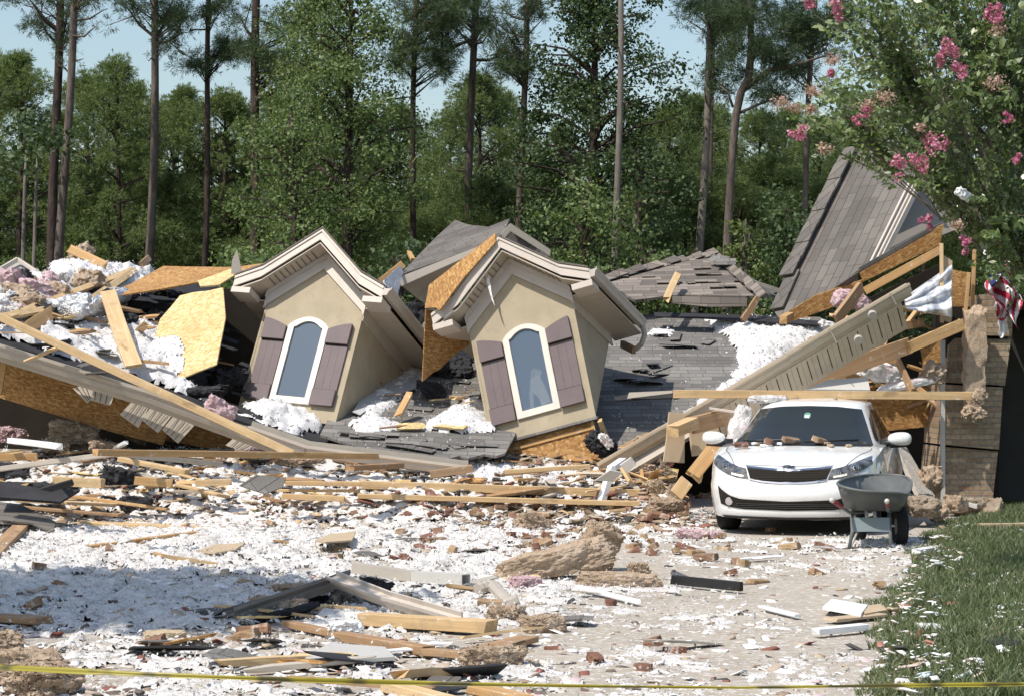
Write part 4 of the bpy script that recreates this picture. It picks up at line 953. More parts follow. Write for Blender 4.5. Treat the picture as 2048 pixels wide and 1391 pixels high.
# left base trim of the right-leaning dormer is buried; strand board torn off the left-leaning dormer hangs at its left
PB_ = Plane(P(994, 478, 25.75), P(846, 760, 26.6), P(858, 580, 26.2))
def board(name, pts, t_, mat, label, cat='board', group=None, xd=None): return tag(sheet(name, pts, t_, mat, None, xd), label, cat, group)
board('strand_board', [P(*q) for q in [(990, 466, 26.28), (994, 486, 26.22), (925, 556, 26.2), (878, 620, 26.15), (868, 612, 26.2), (852, 618, 26.35), (858, 570, 26.5)]], .016, OSBD, 'orange strand board torn up along the left rake of the left-leaning dormer')
board('strand_board', on(Plane(P(848, 640, 26.4), P(940, 700, 27.0), P(845, 760, 26.5)), jag([(852, 618), (870, 622), (900, 650), (940, 672), (938, 690), (845, 762)], 3, 20, 4, {4})), .016, OSBD, 'orange strand board hanging under the sagging eave of the left-leaning dormer')

# ---------------- third dormer roof behind ----------------
t3 = thing('gable_roof', 'grey shingled dormer roof tipped up behind the left-leaning dormer', 'roof', tuple(P(940, 560, 29)))
def tp3(o): return hpart(o, t3)
A, Bq, Cq, Dq = P(800, 552, 28.3), P(912, 440, 30.6), P(1025, 448, 30.2), P(990, 478, 28.4)
pl3 = Plane(A, Dq, Bq)
tp3(sheet('roof_slope', [A, Dq, P(1010, 464, 28.9), P(1023, 449, 29.6), pl3.at(975, 449), pl3.at(935, 446), pl3.at(909, 437), pl3.at(870, 475)], .04, SHM, None, Dq-A))
tp3(sheet('fascia', [P(797, 555, 28.2), P(990, 480, 28.2), P(990, 488, 28.2), P(803, 572, 28.2), P(797, 566, 28.2)], .03, TRIM))
tp3(sheet('soffit', [P(800, 572, 28.25), P(985, 492, 28.25), P(960, 560, 29.5), P(860, 620, 29.6), P(835, 590, 29.3)], .03, SOFF))
tp3(sheet('fascia', [P(1000, 468, 28.6), P(1023, 447, 28.5), P(1101, 500, 28.7), P(1099, 512, 28.7), P(1022, 462, 28.5), P(1008, 476, 28.6)], .03, TRIMG))
tp3(sheet('roof_slope', [P(1024, 448, 28.6), P(1102, 498, 28.8), P(1080, 496, 30.4), P(1010, 450, 30.2)], .03, SHM))
tp3(sheet('gable_wall', [P(1004, 478, 28.7), P(1022, 462, 28.7), P(1098, 511, 28.8), P(1075, 545, 28.8), P(1000, 520, 28.8)], .03, SHD))
tp3(sheet('eave_wall', [P(838, 560, 28.9), P(870, 575, 28.9), P(870, 640, 28.9), P(850, 620, 28.9)], .03, SOFF))
# ---------------- flat hip roof at centre right ----------------
hp = thing('hip_roof', 'low hip roof of grey shingles with lifted tabs, behind the dark slope', 'roof', tuple(P(1370, 580, 31.5)))
H_ = lambda o: hpart(o, hp)
PH = Plane(P(1280, 610, 30.6), P(1490, 604, 30.6), P(1420, 510, 33.2))
hpoly = [(1205, 557), (1300, 530), (1425, 507), (1444, 520), (1480, 552), (1527, 590), (1505, 592), (1345, 590), (1270, 600), (1250, 588)]
H_(sheet('roof_slope', on(PH, hpoly), .04, SHW, None, PH.u))
PH2 = Plane(P(1425, 507, 33.2), P(1528, 592, 30.6), P(1490, 545, 34.5))
H_(sheet('roof_slope', [P(1425, 505, 33.2), P(1528, 590, 30.6), P(1560, 588, 32.5), P(1500, 560, 34.6)], .04, SHD))
r_ = random.Random(3)
def cap_run(a, b, n, name, par, mat=SHW, wd=.13):
    mb = MB()
    for i in range(n):
        f0, f1 = i/n, (i+1.25)/n; p, q = a.lerp(b, f0), a.lerp(b, min(1.02, f1)); M = frame(p, q-p)
        Lg = (q-p).length; dz = .018*(i % 2)+r_.uniform(0, .012)
        mb.add([M @ Vector(c) for c in [(0, -wd, -.06+dz), (0, 0, .012+dz), (0, wd, -.06+dz), (Lg, -wd, -.045+dz), (Lg, 0, .03+dz), (Lg, wd, -.045+dz), (Lg, -wd, -.06+dz), (Lg, wd, -.06+dz)]], [(0, 3, 4, 1), (1, 4, 5, 2), (3, 6, 7, 5, 4), (0, 1, 2), (0, 6, 3), (2, 5, 7)])
    return hpart(mb.build(name, mat), par)
cap_run(P(1205, 553, 31.9), P(1363, 515, 33.0), 9, 'ridge_cap', hp); cap_run(P(1368, 518, 33.0), P(1428, 503, 33.2), 4, 'ridge_cap', hp)
cap_run(P(1532, 588, 30.55), P(1440, 512, 33.0), 11, 'ridge_cap', hp, SHW, .10)
mb = MB()
for (a, b) in [((1425, 522), (1452, 526)), ((1432, 530), (1462, 530))]:       # curled tabs
    p, q = PH.at(*a, .05), PH.at(*b, .05); M = frame(p, q-p)
    mb.add([M @ Vector(c) for c in [(0, -.16, 0), (.3, -.16, 0), (.3, 0, .10), (0, 0, .10), (.3, .12, .04), (0, .12, .04), (0, -.16, -.01), (.3, -.16, -.01)]], [(0, 1, 2, 3), (3, 2, 4, 5), (0, 6, 7, 1)])
H_(mb.build('curled_tab', SHD))
lines = [(1262, 566, 1492, 560), (1255, 578, 1500, 572), (1230, 553, 1470, 546), (1350, 566, 1420, 563), (1300, 540, 1455, 533)]
for i, (a, b, c, d) in enumerate(lines):                                       # courses that sprang loose
    n = 9
    for k in range(n):
        if r_.random() < .62: continue
        f0, f1 = k/n, (k+.97)/n; p, q = PH.at(a+(c-a)*f0, b+(d-b)*f0, .012), PH.at(a+(c-a)*f1, b+(d-b)*f1, .012); M = frame(p, q-p, PH.n); Lg = (q-p).length; l_ = r_.uniform(.006, .03)
        mb = MB(); mb.add([M @ Vector(v) for v in [(0, -.09, l_), (Lg, -.09, l_*r_.uniform(.5, 1)), (Lg, .10, 0), (0, .10, 0), (0, -.09, l_-.008), (Lg, -.09, l_-.010)]], [(0, 1, 2, 3), (0, 4, 5, 1), (4, 3, 2, 5)]); H_(mb.build('sprung_tab', SHW))
board('shingle_strip', [P(1345, 592, 30.3), P(1494, 596, 30.3), P(1494, 612, 30.25), P(1420, 614, 30.25), P(1345, 606, 30.25)], .02, SHW, 'strip of grey shingles hanging below the hip roof edge', 'shingle strip')
plank(P(1486, 640, 30.2), P(1515, 596, 30.4), .09, .04, WOODB, label='short grey post under the right corner of the hip roof', cat='post', roll=R(80))
plank(P(1333, 598, 30.3), P(1356, 548, 31.2), .10, .05, WOOD, label='short splintered light board lying on the hip roof', cat='board', rag=.06, roll=R(20))
board('roof_piece', [P(1490, 556, 33.5), P(1520, 566, 33.3), P(1562, 572, 33), P(1560, 588, 33), P(1525, 585, 33)], .03, SHM, 'small grey roof fragment between the hip roof and the steep roof', 'roof fragment')
board('roof_edge', [P(1308, 622, 30.6), P(1345, 626, 30.6), P(1520, 632, 30.6), P(1640, 640, 30.4), P(1650, 652, 30.2), P(1400, 634, 30.4), P(1310, 634, 30.4)], .02, FELT, 'strip of dark felt along the top of the dark slope', 'felt strip')
for i, (a, b, c, d, lab) in enumerate([(1190, 768, 1250, 742, 'short plank end poking from behind the left-leaning dormer'), ]):
    plank(P(1244, 688, 28.2), P(1268, 700, 27.8), .05, .10, WOODB, label=lab, cat='plank')
board('shingle_strip', [P(1228, 792, 25.7), P(1262, 788, 25.7), P(1350, 783, 25.5), P(1345, 795, 25.5), P(1230, 800, 25.7)], .03, FELT, 'dark strip with a pale edge lying on the slope left of the long beam', 'shingle strip')
board('trim_strip', [P(1258, 784, 25.6), P(1345, 780, 25.4), P(1345, 785, 25.4), P(1254, 796, 25.6)], .02, TRIMG, 'pale trim strip on the slope at the left end of the long beam', 'trim')
# crumpled felt at the right foot of the left-leaning dormer
blob('felt_scrap', P(1205, 888, 25.3), (.16, .12, .11), FELT, 31, (.2, .5, .3), .7, 5, 16, 'crumpled black felt at the right foot of the left-leaning dormer', 'felt scrap')
blob('plastic_scrap', P(1212, 880, 25.15), (.09, .05, .05), WRAP, 32, (.2, .8, .3), .7, 5, 12, 'grey plastic scrap in the crumpled felt by the left-leaning dormer', 'scrap')

# ---------------- steep torn roof slope at right ----------------
st = thing('steep_roof', 'tall steeply tipped roof slope of brown grey shingles at right', 'roof', tuple(P(1680, 480, 30)))
S_ = lambda o: hpart(o, st)
PS = Plane(P(1545, 618, 28.6), P(1704, 297, 30.2), P(1737, 523, 28.0))
if PS.n.y > 0: PS.n = -PS.n; PS.v = -PS.v
S_(sheet('roof_slope', [PS.at(*q) for q in [(1548, 622), (1712, 297), (1800, 300), (1850, 330), (1814, 372), (1736, 525), (1640, 600), (1560, 640)]], .05, SHM, None, PS.at(1704, 297)-PS.at(1545, 618)))
mb = MB(); a, b = PS.at(1700, 297, .06), PS.at(1574, 550, .06); n = 8
for i in range(n):
    p, q = a.lerp(b, i/n), a.lerp(b, (i+1.1)/n); M = frame(p, q-p, PS.n); Lg = (q-p).length; k = .012*(i % 2)
    mb.box(0, Lg, -.10, .13, 0+k, .03+k, M)
S_(mb.build('ridge_cap', SHM))
mb = MB(); a, b = PS.at(1582, 545, .02), PS.at(1548, 620, .02); M = frame(a, b-a, PS.n); mb.box(0, (b-a).length, -.05, .16, 0, .03, M); S_(mb.build('ridge_cap', SHM))
mb = MB()
for (a, b, y0, y1, z) in [((1818, 366), (1740, 525), .0, .035, .045), ((1825, 368), (1748, 524), .02, .05, .02), ((1831, 370), (1755, 522), .02, .06, -.02)]:
    p, q = PS.at(*a, z), PS.at(*b, z); M = frame(p, q-p, PS.n); mb.box(0, (q-p).length, y0, y1, -.05, .02, M)
S_(mb.build('drip_edge', TRIM))
S_(sheet('gable_wall', [P(1816, 372, 29.0), P(1830, 352, 29.4), P(1930, 360, 30.2), P(1950, 440, 29.4), P(1875, 470, 28.8), P(1736, 524, 28.2)], .05, plain('grey_siding', (.25, .22, .185), .7, .3, .08, 2)))
# torn I-joist boards below it
def jb(poly, ys, mat, lab, th=.03, name='sheathing_board'):
    pl = Plane(P(*poly[0], ys[0]), P(*poly[len(poly)//2], ys[1]), P(*poly[-1], ys[0]+.02)); return board(name, [pl.at(*q) for q in poly], th, mat, lab)
jb([(1578, 622), (1632, 590), (1724, 560), (1726, 580), (1690, 606), (1586, 642)], (27.3, 27.0), OSBD, 'orange board under the lower edge of the steep roof')
jb([(1717, 541), (1860, 462), (1888, 448), (1880, 490), (1726, 564)], (26.9, 26.7), OSBD, 'wide orange board slanting up to the pink flowering tree')
jb([(1717, 536), (1860, 456), (1884, 446), (1860, 466), (1718, 546)], (26.8, 26.6), SHM, 'thin shingle edge capping the wide orange board', .02, 'shingle_strip')
jb([(1660, 582), (1716, 545), (1716, 560), (1668, 586)], (27.2, 26.9), SHM, 'grey shingle flap between the two orange boards', .02, 'shingle_strip')
plank(P(1730, 582, 26.8), P(1880, 500, 26.6), .05, .10, WOODO, label='long orange rafter parallel below the wide orange board', cat='rafter')
plank(P(1672, 640, 26.3), P(1722, 574, 26.6), .05, .16, WOODB, label='light diagonal board standing behind the fallen eave', cat='board', roll=R(10))
plank(P(1580, 632, 27.2), P(1566, 640, 26.8), .10, .10, WOODO, label='sawn beam end at the lower tip of the orange board', cat='beam')
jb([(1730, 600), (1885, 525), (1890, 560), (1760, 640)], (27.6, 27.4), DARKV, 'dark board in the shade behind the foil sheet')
blob('pink_batt', P(1690, 598, 26.9), (.14, .1, .11), BATTP, 61, (.1, .2, .3), .4, 4, 18, 'pinkish insulation lump behind the light diagonal board', 'insulation')
blob('pink_batt', P(1722, 606, 26.9), (.12, .08, .09), BATTP, 62, (.1, .8, .3), .4, 4, 18, 'pinkish insulation lump right of the light diagonal board', 'insulation')
blob('plastic_scrap', P(1660, 652, 26.2), (.13, .08, .05), WRAP, 63, (.1, .3, .2), .5, 5, 14, 'white plastic scrap at the foot of the light diagonal board', 'scrap')
# foil faced sheet, folded
pts = []; nx, nz = 26, 8
fp = [(1812, 590), (1880, 533), (1905, 552), (1903, 630), (1862, 638), (1815, 620)]
gxx, gzz = np.meshgrid(np.linspace(0, 1, 30), np.linspace(0, 1, 16))
V = []
for s_, t_ in zip(gxx.ravel(), gzz.ravel()):
    top = (1808+s_*96, 596-s_*66); bot = (1812+s_*92, 618+s_*16)
    px, py = top[0]+(bot[0]-top[0])*t_, top[1]+(bot[1]-top[1])*t_
    V.append(P(px, py, 26.3-.5*t_+.09*math.sin(t_*17+s_*4)+.04*math.sin(s_*13+t_*5)))
used, f = grid_faces(np.ones(gxx.shape, bool)); o = mesh_np('foil_sheet', [tuple(v) for v in V], f, WFOIL, smooth=True); tag(o, 'shiny crumpled foil sheet spilling out beside the upright studs', 'foil sheet')
sm = o.modifiers.new('thickness', 'SOLIDIFY'); sm.thickness = .008
# studs and boards at the right
S2 = plank
S2(P(1883, 488, 26.2), P(1884, 645, 26.1), .045, .03, WOOD, 'stud', 'upright bright stud at the left edge of the pale board', 'stud', up=Vector((0, 1, 0)))
board('board_strip', [P(*q, 26.25) for q in jag([(1887, 510), (1905, 522), (1902, 646), (1887, 640)], 3, 14, 9, {0, 1})], .03, CARD, 'narrow pale board beside the upright bright stud')
board('strand_board', [P(*q, 26.7) for q in [(1900, 538), (1936, 545), (1932, 622), (1906, 622)]], .02, OSBD, 'orange strand board between the pale board and the brick pier')
S2(P(1938, 545, 26.3), P(1930, 630, 26.3), .045, .04, WOODO, 'stud', 'left one of two thin orange studs above the brick pier', 'stud', up=Vector((0, 1, 0)))
S2(P(1949, 500, 26.4), P(1944, 624, 26.4), .045, .04, WOODO, 'stud', 'right one of two thin orange studs above the brick pier', 'stud', up=Vector((0, 1, 0)))
S2(P(1818, 694, 25.8), P(1925, 648, 25.9), .10, .14, WOODO, 'beam', 'stout light beam end leaning on the brick pier', 'beam', rag=.03)
S2(P(1620, 760, 25.9), P(1820, 690, 26.2), .06, .20, WOODB, 'beam', 'long shaded brown beam under the fallen eave', 'beam')
S2(P(1600, 780, 26.6), P(1800, 720, 26.8), .05, .12, WOODO, 'rafter', 'orange rafter deep under the fallen eave', 'rafter')
S2(P(1788, 655, 25.9), P(1846, 645, 26.1), .05, .10, WOODB, 'rafter', 'short brown rafter behind the upper end of the fallen eave', 'rafter')
board('strand_board', [P(*q, 26.8) for q in [(1840, 690), (1890, 672), (1884, 760), (1850, 750)]], .02, OSBD, 'orange board in the hollow left of the brick pier')
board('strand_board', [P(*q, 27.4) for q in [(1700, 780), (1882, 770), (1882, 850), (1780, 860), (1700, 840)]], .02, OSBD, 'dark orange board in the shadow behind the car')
S2(P(1795, 720, 26.0), P(1825, 782, 25.7), .04, .09, WOODB, 'rafter', 'dark leaning stick in the hollow over the car', 'stick')
blob('plastic_sheet', P(1760, 742, 26.4), (.28, .12, .10), WRAP, 64, (.1, .2, .3), .5, 4, 22, 'torn white plastic under the beam left of the brick pier', 'plastic')
blob('plastic_sheet', P(1815, 768, 26.0), (.34, .12, .05), WRAP, 65, (0, -.2, .1), .4, 4, 22, 'white plastic sheet draped over rubble behind the car roof', 'plastic')
blob('batt', P(1867, 745, 26.0), (.12, .1, .12), BATT, 66, (.1, .3, .3), .5, 4, 20, 'tan insulation lump tucked left of the brick pier', 'insulation')
board('siding_sheet', [P(1610, 776, 25.5), P(1655, 760, 25.7), P(1735, 752, 25.8), P(1740, 780, 25.6)], .02, GREYP, 'grey white panel behind the long beam over the car', 'panel')

# ---------------- fallen eaves with gutters ----------------
def gutter_prism(mb, M, L, h=.125, d=.11):
    prof = [(0, 0), (0, -h), (-d*.55, -h), (-d*.75, -h*.62), (-d*.72, -h*.45), (-d, -h*.22), (-d, 0), (-d*.9, 0), (-d*.88, -.03), (-.012, -.03), (-.012, 0)]
    n = len(prof); V = [M @ Vector((x, y, z)) for x in (0, L) for (y, z) in prof]
    mb.add(V, [tuple(range(n)), tuple(range(n, 2*n))[::-1]] + [(i, n+i, n+(i+1) % n, (i+1) % n) for i in range(n)])
ea, eb = P(1193, 926, 25.0), P(1812, 566, 25.7)
ev = thing('fallen_eave', 'long fallen eave with gutter and slotted soffit slanting up over the car', 'eave', tuple(ea))
E_ = lambda o: hpart(o, ev)
d_ = (eb-ea); M = frame(ea, d_); L_ = d_.length
mb = MB(); n = 5
for i in range(n): gutter_prism(mb, M @ Matrix.Translation((L_*i/n, r_.uniform(-.004, .004), r_.uniform(-.006, .006))), L_/n-.002)
E_(mb.build('gutter', EAVE))
mb = MB(); mb.box(0, L_, .004, .03, -.17, -.02, M); E_(mb.build('fascia', EAVE))
mb = MB(); Mq = M @ Matrix.Translation((0, .01, -.172)) @ Matrix.Rotation(R(-58), 4, 'X')
k = int(L_*.93/.1)
for i in range(k): mb.box(L_*.3+i*.1*.72, L_*.3+(i+.96)*.1*.72, .0, .40, -.012+.003*(i % 2), .0, Mq)
E_(mb.build('soffit', EAVE))
mb = MB()
for i in range(0, k, 2): mb.box(L_*.3+(i+.95)*.072, L_*.3+(i+1.10)*.072, .04, .33, -.0135, -.0105, Mq)
E_(mb.build('soffit_slot', DARKV))
mb = MB(); mb.box(L_*.02, L_*.30, .0, .05, -.16, .0, Mq); mb.box(L_*.04, L_*.3, .12, .15, -.30, -.02, M); E_(mb.build('frieze_board', TRIMG))
for (px, py, Y) in [(1744, 629, 25.35), (1716, 678, 25.3)]:
    mb = MB(); c = P(px, py, Y); mb.tube([c+Vector((0, -.06, -.02)), c+Vector((0, -.02, 0)), c+Vector((0, .05, .02))], [.052, .055, .035], 12); E_(mb.build('flood_lamp', TRIMG))
mb = MB(); M5 = M @ Matrix.Translation((L_*.735, -.12, -.05)); mb.box(0, .012, -.01, .01, -.13, .06, M5); mb.box(L_*.2, L_*.2+.012, -.01, .01, -.1, .06, M5); E_(mb.build('gutter_strap', TRIMG))
# left eave
la, lb_, lc_ = P(-60, 668, 25.1), P(300, 780, 25.0), P(590, 886, 24.9)
lv = thing('fallen_eave', 'sagging left eave with gutter, orange board wall and hanging soffit tiles', 'eave', tuple(la))
V_ = lambda o: hpart(o, lv)
mb = MB(); mf = MB()
for (a, b) in ((la, lb_), (lb_, lc_)):
    M = frame(a, b-a); gutter_prism(mb, M, (b-a).length+.01, .14, .12); mf.box(0, (b-a).length, .004, .03, -.20, -.02, M)
V_(mb.build('gutter', TRIMG)); V_(mf.build('fascia', SOFF))
V_(sheet('wall_board', [P(*q) for q in [(-60, 690, 26.2), (151, 752, 26.1), (300, 800, 26.0), (336, 862, 26.05), (327, 889, 26.1), (230, 864, 26.15), (-60, 778, 26.2)]], .02, OSBD, None, Vector((1, 0, -.3))))
V_(sheet('wall_board', [P(*q) for q in [(290, 800, 26.4), (420, 850, 26.3), (560, 900, 26.2), (520, 915, 26.25), (330, 880, 26.4)]], .02, OSBD, None, Vector((1, 0, -.3))))
V_(sheet('stud', [P(*q) for q in [(0, 712, 25.55), (14, 718, 25.55), (2, 790, 25.55), (-14, 790, 25.55)]], .05, WOODO))
SOFT = []
for q in [[(146, 776), (178, 765), (184, 795), (174, 805)], [(180, 764), (230, 782), (221, 811), (179, 798)], [(270, 796), (299, 810), (277, 855), (239, 828)], [(306, 808), (344, 830), (316, 865), (282, 838)], [(351, 826), (388, 850), (356, 886), (324, 858)], [(471, 872), (508, 890), (486, 902), (451, 889)], [(570, 884), (600, 900), (580, 910), (552, 900)]]:
    pts = [P(a, b, 25.25-.02*i) for i, (a, b) in enumerate(q)]
    o = V_(sheet('soffit_tile', pts, .012, SOFF, None, pts[1]-pts[0])); SOFT.append(o)
    a, b, c, d = pts; mb = MB()
    for f in (.25, .5, .75):
        p0, p1 = a.lerp(b, f), d.lerp(c, f); Mt = frame(p0+Vector((0, -.012, 0)), p1-p0); mb.box(.01, (p1-p0).length-.01, -.003, .003, -.0022, .0022, Mt)
    g = mb.build('groove', DARKV); m = g.matrix_basis.copy(); g.parent = o; g.matrix_basis = o.matrix_basis.inverted() @ Matrix.Translation(-lv.location)
# eave trim running on to the right of the right-leaning dormer's foot
ta, tb_, tc = P(500, 850, 24.85), P(615, 890, 24.8), P(935, 930, 24.7)
gt = thing('gutter', 'bent pale gutter running right along the ground below the right-leaning dormer', 'gutter', tuple(ta)); mb = MB()
for a, b in ((ta, tb_), (tb_, tc)): gutter_prism(mb, frame(a, b-a), (b-a).length, .12, .11)
hpart(mb.build('channel', TRIM), gt)
mb = MB(); 
for a, b in ((ta, tb_), (tb_, tc)): mb.box(0, (b-a).length, .12, .15, -.05, .02, frame(a+Vector((0, .0, .03)), b-a))
hpart(mb.build('drip_edge', TRIMG), gt)
tag(loose_shingles(Plane(P(640, 880, 25.2), P(960, 905, 25.2), P(800, 850, 26.0)), [(690, 862), (960, 880), (960, 905), (850, 905), (690, 880)], 12, 8, .34).build('shingle_strip', SHD), 'ragged dark shingle edge above the pale gutter between the dormers', 'shingle strip')
# ---------------- boards and wreckage on the felt roof slope ----------------
def T(a, ya, b, yb, w_, t_, m, nm, lab, cat, **k): return plank(P(*a, ya) if ya else RL.at(*a, k.pop('l0', .22)), P(*b, yb) if yb else RL.at(*b, k.pop('l1', .22)), w_, t_, m, nm, lab, cat, **{q: v for q, v in k.items() if q not in ('l0', 'l1')})
T((-30, 620), 24.75, (588, 908), 24.2, .09, .085, WOOD, 'plank', 'long pale board slanting down across the sagging eave', 'board', group=None)
T((216, 584), 0, (268, 732), 0, .20, .04, WOOD, 'plank', 'wide pale board lying down the felt roof slope', 'board', up=Vector((0, -.5, .8)), l0=.42, l1=.24)
T((15, 634), 0, (268, 540), 0, .09, .05, WOOD, 'plank', 'thin board rising right across the pinkish rubble', 'board', roll=R(30))
T((-10, 636), 0, (240, 590), 0, .09, .05, WOOD, 'plank', 'lower of the thin boards at the left end of the roof', 'board', roll=R(40))
T((55, 655), 0, (108, 622), 0, .15, .05, WOODO, 'plank', 'short wide orange board under the foil bag', 'board', roll=R(60))
T((138, 497), 29.6, (212, 532), 29.3, .12, .05, WOODO, 'plank', 'orange stake sticking up over the white ridge', 'stake', roll=R(70), rag=.04)
T((282, 530), 30.2, (298, 516), 30.6, .09, .04, WOODB, 'plank', 'small stick above the white ridge', 'stake', roll=R(60))
T((180, 602), 0, (268, 542), 0, .10, .04, WOOD, 'plank', 'board crossing behind the wide pale board', 'board', roll=R(40))
board('strand_board', [P(*q) for q in [(200, 596, 28.0), (262, 570, 28.4), (325, 521, 29.2), (380, 545, 29), (470, 536, 28.6), (530, 516, 28.6), (528, 526, 28.3), (465, 552, 28.1), (330, 578, 27.9), (205, 604, 27.8)]], .02, OSBD, 'long orange board with a peaked piece along the white heaped ridge')
board('strand_board', [P(*q) for q in [(395, 560, 27.9), (470, 538, 28), (466, 548, 27.6), (440, 572, 27.4), (400, 572, 27.6)]], .02, OSBL, 'small bright board just left of the right-leaning dormer gable')
board('strand_board', [P(*q) for q in jag([(348, 762), (433, 728), (451, 634), (446, 575), (430, 578), (360, 591), (320, 638), (306, 690), (350, 720)], 3.5, 16, 14, {3, 4, 5, 6})] if False else on(Plane(P(352, 760, 25.9), P(433, 728, 25.75), P(446, 575, 27.0)), jag([(352, 760), (433, 728), (451, 634), (446, 575), (430, 578), (360, 591), (320, 638), (302, 700), (330, 740)], 2.5, 16, 14, {3, 4, 5})), .016, OSBL, 'large pale strand board standing left of the right-leaning dormer')
PBB = Plane(P(352, 760, 25.87), P(433, 728, 25.72), P(446, 575, 26.95))
if PBB.n.y > 0: PBB.n = -PBB.n; PBB.v = -PBB.v
fluff_patch(PBB, [(298, 690), (318, 672), (356, 668), (374, 688), (366, 735), (348, 765), (300, 745)], .09, FLUF, 'white loose fill clinging to the lower left of the pale strand board', .03, 55, .2)
board('fascia_scrap', [P(464, 520, 27.3), P(474, 498, 27.3), P(484, 545, 27.3), P(462, 548, 27.3)], .02, TRIMG, 'pointed dark trim scrap at the left rake of the right-leaning dormer', 'scrap')
board('roof_scrap', [P(0, 548, 28.5), P(34, 519, 28.8), P(86, 552, 28.6), P(70, 575, 28.2), P(-20, 575, 28.2)], .03, plain('grey_board', (.38, .36, .34), .8, .2, .15, 4), 'grey triangular board with a white edge at the far left ridge', 'board')
T((-10, 545), 28.4, (35, 519), 28.7, .04, .06, TRIM, 'trim', 'white trim on the left edge of the grey triangular board', 'trim'); T((35, 519), 28.7, (86, 552), 28.5, .04, .05, TRIM, 'trim', 'white trim on the right edge of the grey triangular board', 'trim')
blob('foil_bag', RL.at(142, 617, .26), (.29, .16, .15), FOIL, 71, (.1, -.25, .1), .35, 4, 34, 'silvery foil bag bulging on the felt roof slope', 'foil bag', smooth=True)
dt = MB(); r3 = random.Random(9); pts_ = [RL.at(150, 626, .30), RL.at(205, 604, .28), RL.at(250, 590, .26)]
fine_ = [pts_[0].lerp(pts_[1], i/10) for i in range(10)] + [pts_[1].lerp(pts_[2], i/10) for i in range(11)]
dt.tube(fine_, [.095+.012*(i % 2)+r3.uniform(-.008, .008) for i in range(21)], 14); tag(dt.build('foil_duct', FOIL, None, True), 'ribbed silver flexible duct behind the wide pale board', 'duct')
for i, (px, py, Y, sz, m, lab) in enumerate([(30, 590, 27.6, (.22, .2, .12), BATT, 'tan batt in the pinkish rubble above the two boards'), (70, 580, 27.8, (.25, .2, .10), BATTP, 'pinkish batt in the pinkish rubble near the foil bag'), (110, 585, 27.8, (.2, .2, .10), BATT, 'brown batt behind the foil bag'), (178, 570, 28.2, (.24, .2, .13), BATT, 'tan batt lump left of the crossing board'), (15, 565, 28, (.2, .2, .1), BATTP, 'pink grey batt below the grey triangular board'), (50, 610, 27.2, (.2, .15, .08), BATT, 'flat tan batt over the lower thin board'), (160, 510, 30, (.16, .14, .1), BATT, 'dark tan lump by the orange stake')]):
    blob('batt', RL.at(px, py, .16), sz, m, 80+i, (.1*i, .2, i*.7), .5, 4, 22, lab, 'insulation')
for i, (px, py, pl, l_, sz, lab) in enumerate([(290, 612, RL, .14, (.42, .12, .05), 'crumpled black felt right of the wide pale board'), (345, 588, RL, .12, (.35, .12, .05), 'black felt fold under the orange ridge board'), (315, 632, RL, .14, (.18, .12, .06), 'grey black felt lump at the left edge of the pale strand board'), (400, 785, RL, .06, (.35, .1, .05), 'black felt rags under the pale strand board'), (455, 760, RL, .10, (.2, .2, .09), 'black felt heap in the hole left of the right-leaning dormer'), (120, 690, RL, .10, (.2, .1, .03), 'black felt scrap at the sagging eave'), (255, 640, RL, .16, (.15, .1, .04), 'small dark felt scrap crossing the wide pale board'), (905, 735, RM, .08, (.25, .2, .08), 'dark rubble under the hanging strand board'), (870, 785, RM, .05, (.2, .15, .04), 'dark felt rag on the roof between the dormers')]):
    blob('felt_scrap', pl.at(px, py, l_), sz, FELT, 100+i, (.1*i, .1, i*.9), .7, 5.5, 30, lab, 'felt scrap', gain=.72)
rq = random.Random(31)
for i in range(46):                              # torn lumps and shards on the far left of the roof
    px = rq.uniform(0, 230); py = rq.uniform(548, 628) if px < 190 else rq.uniform(560, 600)
    blob('rubble_lump', RL.at(px, py, .17), (rq.uniform(.05, .14), rq.uniform(.05, .1), rq.uniform(.03, .07)), rq.choice([BATT, BATTP, FLUF, GREYP, CARD, FELT]), 500+i, (rq.random(), rq.random(), rq.random()*3), .55, 4.5, 14, 'small torn lump in the rubble at the far end of the sagging roof', 'rubble', 'rubble lumps on the sagging roof')
blob('pink_batt', P(440, 818, 24.85), (.17, .1, .11), BATTP, 120, (.1, .5, .3), .45, 4, 24, 'pink insulation lump on the sagging eave beside the dormer', 'insulation')
T((795, 832), 26.0, (818, 788), 26.2, .10, .03, WOODO, 'plank', 'orange board scrap on the white fill between the dormers', 'board', rag=.05)
board('flashing', on(RM, [(705, 822), (730, 785), (790, 752), (836, 740), (832, 775), (760, 800), (720, 828)], .06), .01, plain('grey_flashing', (.45, .45, .46), .5, .4, .1, 3), 'pale grey underlay sheet right of the right-leaning dormer', 'sheet')
board('roof_edge', [P(768, 560, 27.6), P(802, 530, 28.2), P(804, 545, 28.2), P(796, 600, 27.6), P(775, 590, 27.5)], .02, FOIL, 'shiny torn flashing left of the rear dormer roof', 'flashing')
T((760, 565), 27.9, (806, 528), 28.4, .10, .02, WOODO, 'plank', 'small orange board at the tip of the shiny torn flashing', 'board', roll=R(60))
T((818, 505), 30.4, (826, 520), 30.2, .06, .05, WOODO, 'plank', 'tiny orange stub above the rear dormer roof', 'stub')
blob('felt_scrap', P(825, 640, 27.4), (.12, .1, .2), FELT, 140, (.2, .4, .1), .6, 4.5, 16, 'curled dark scrap at the right gutter of the right-leaning dormer', 'felt scrap')
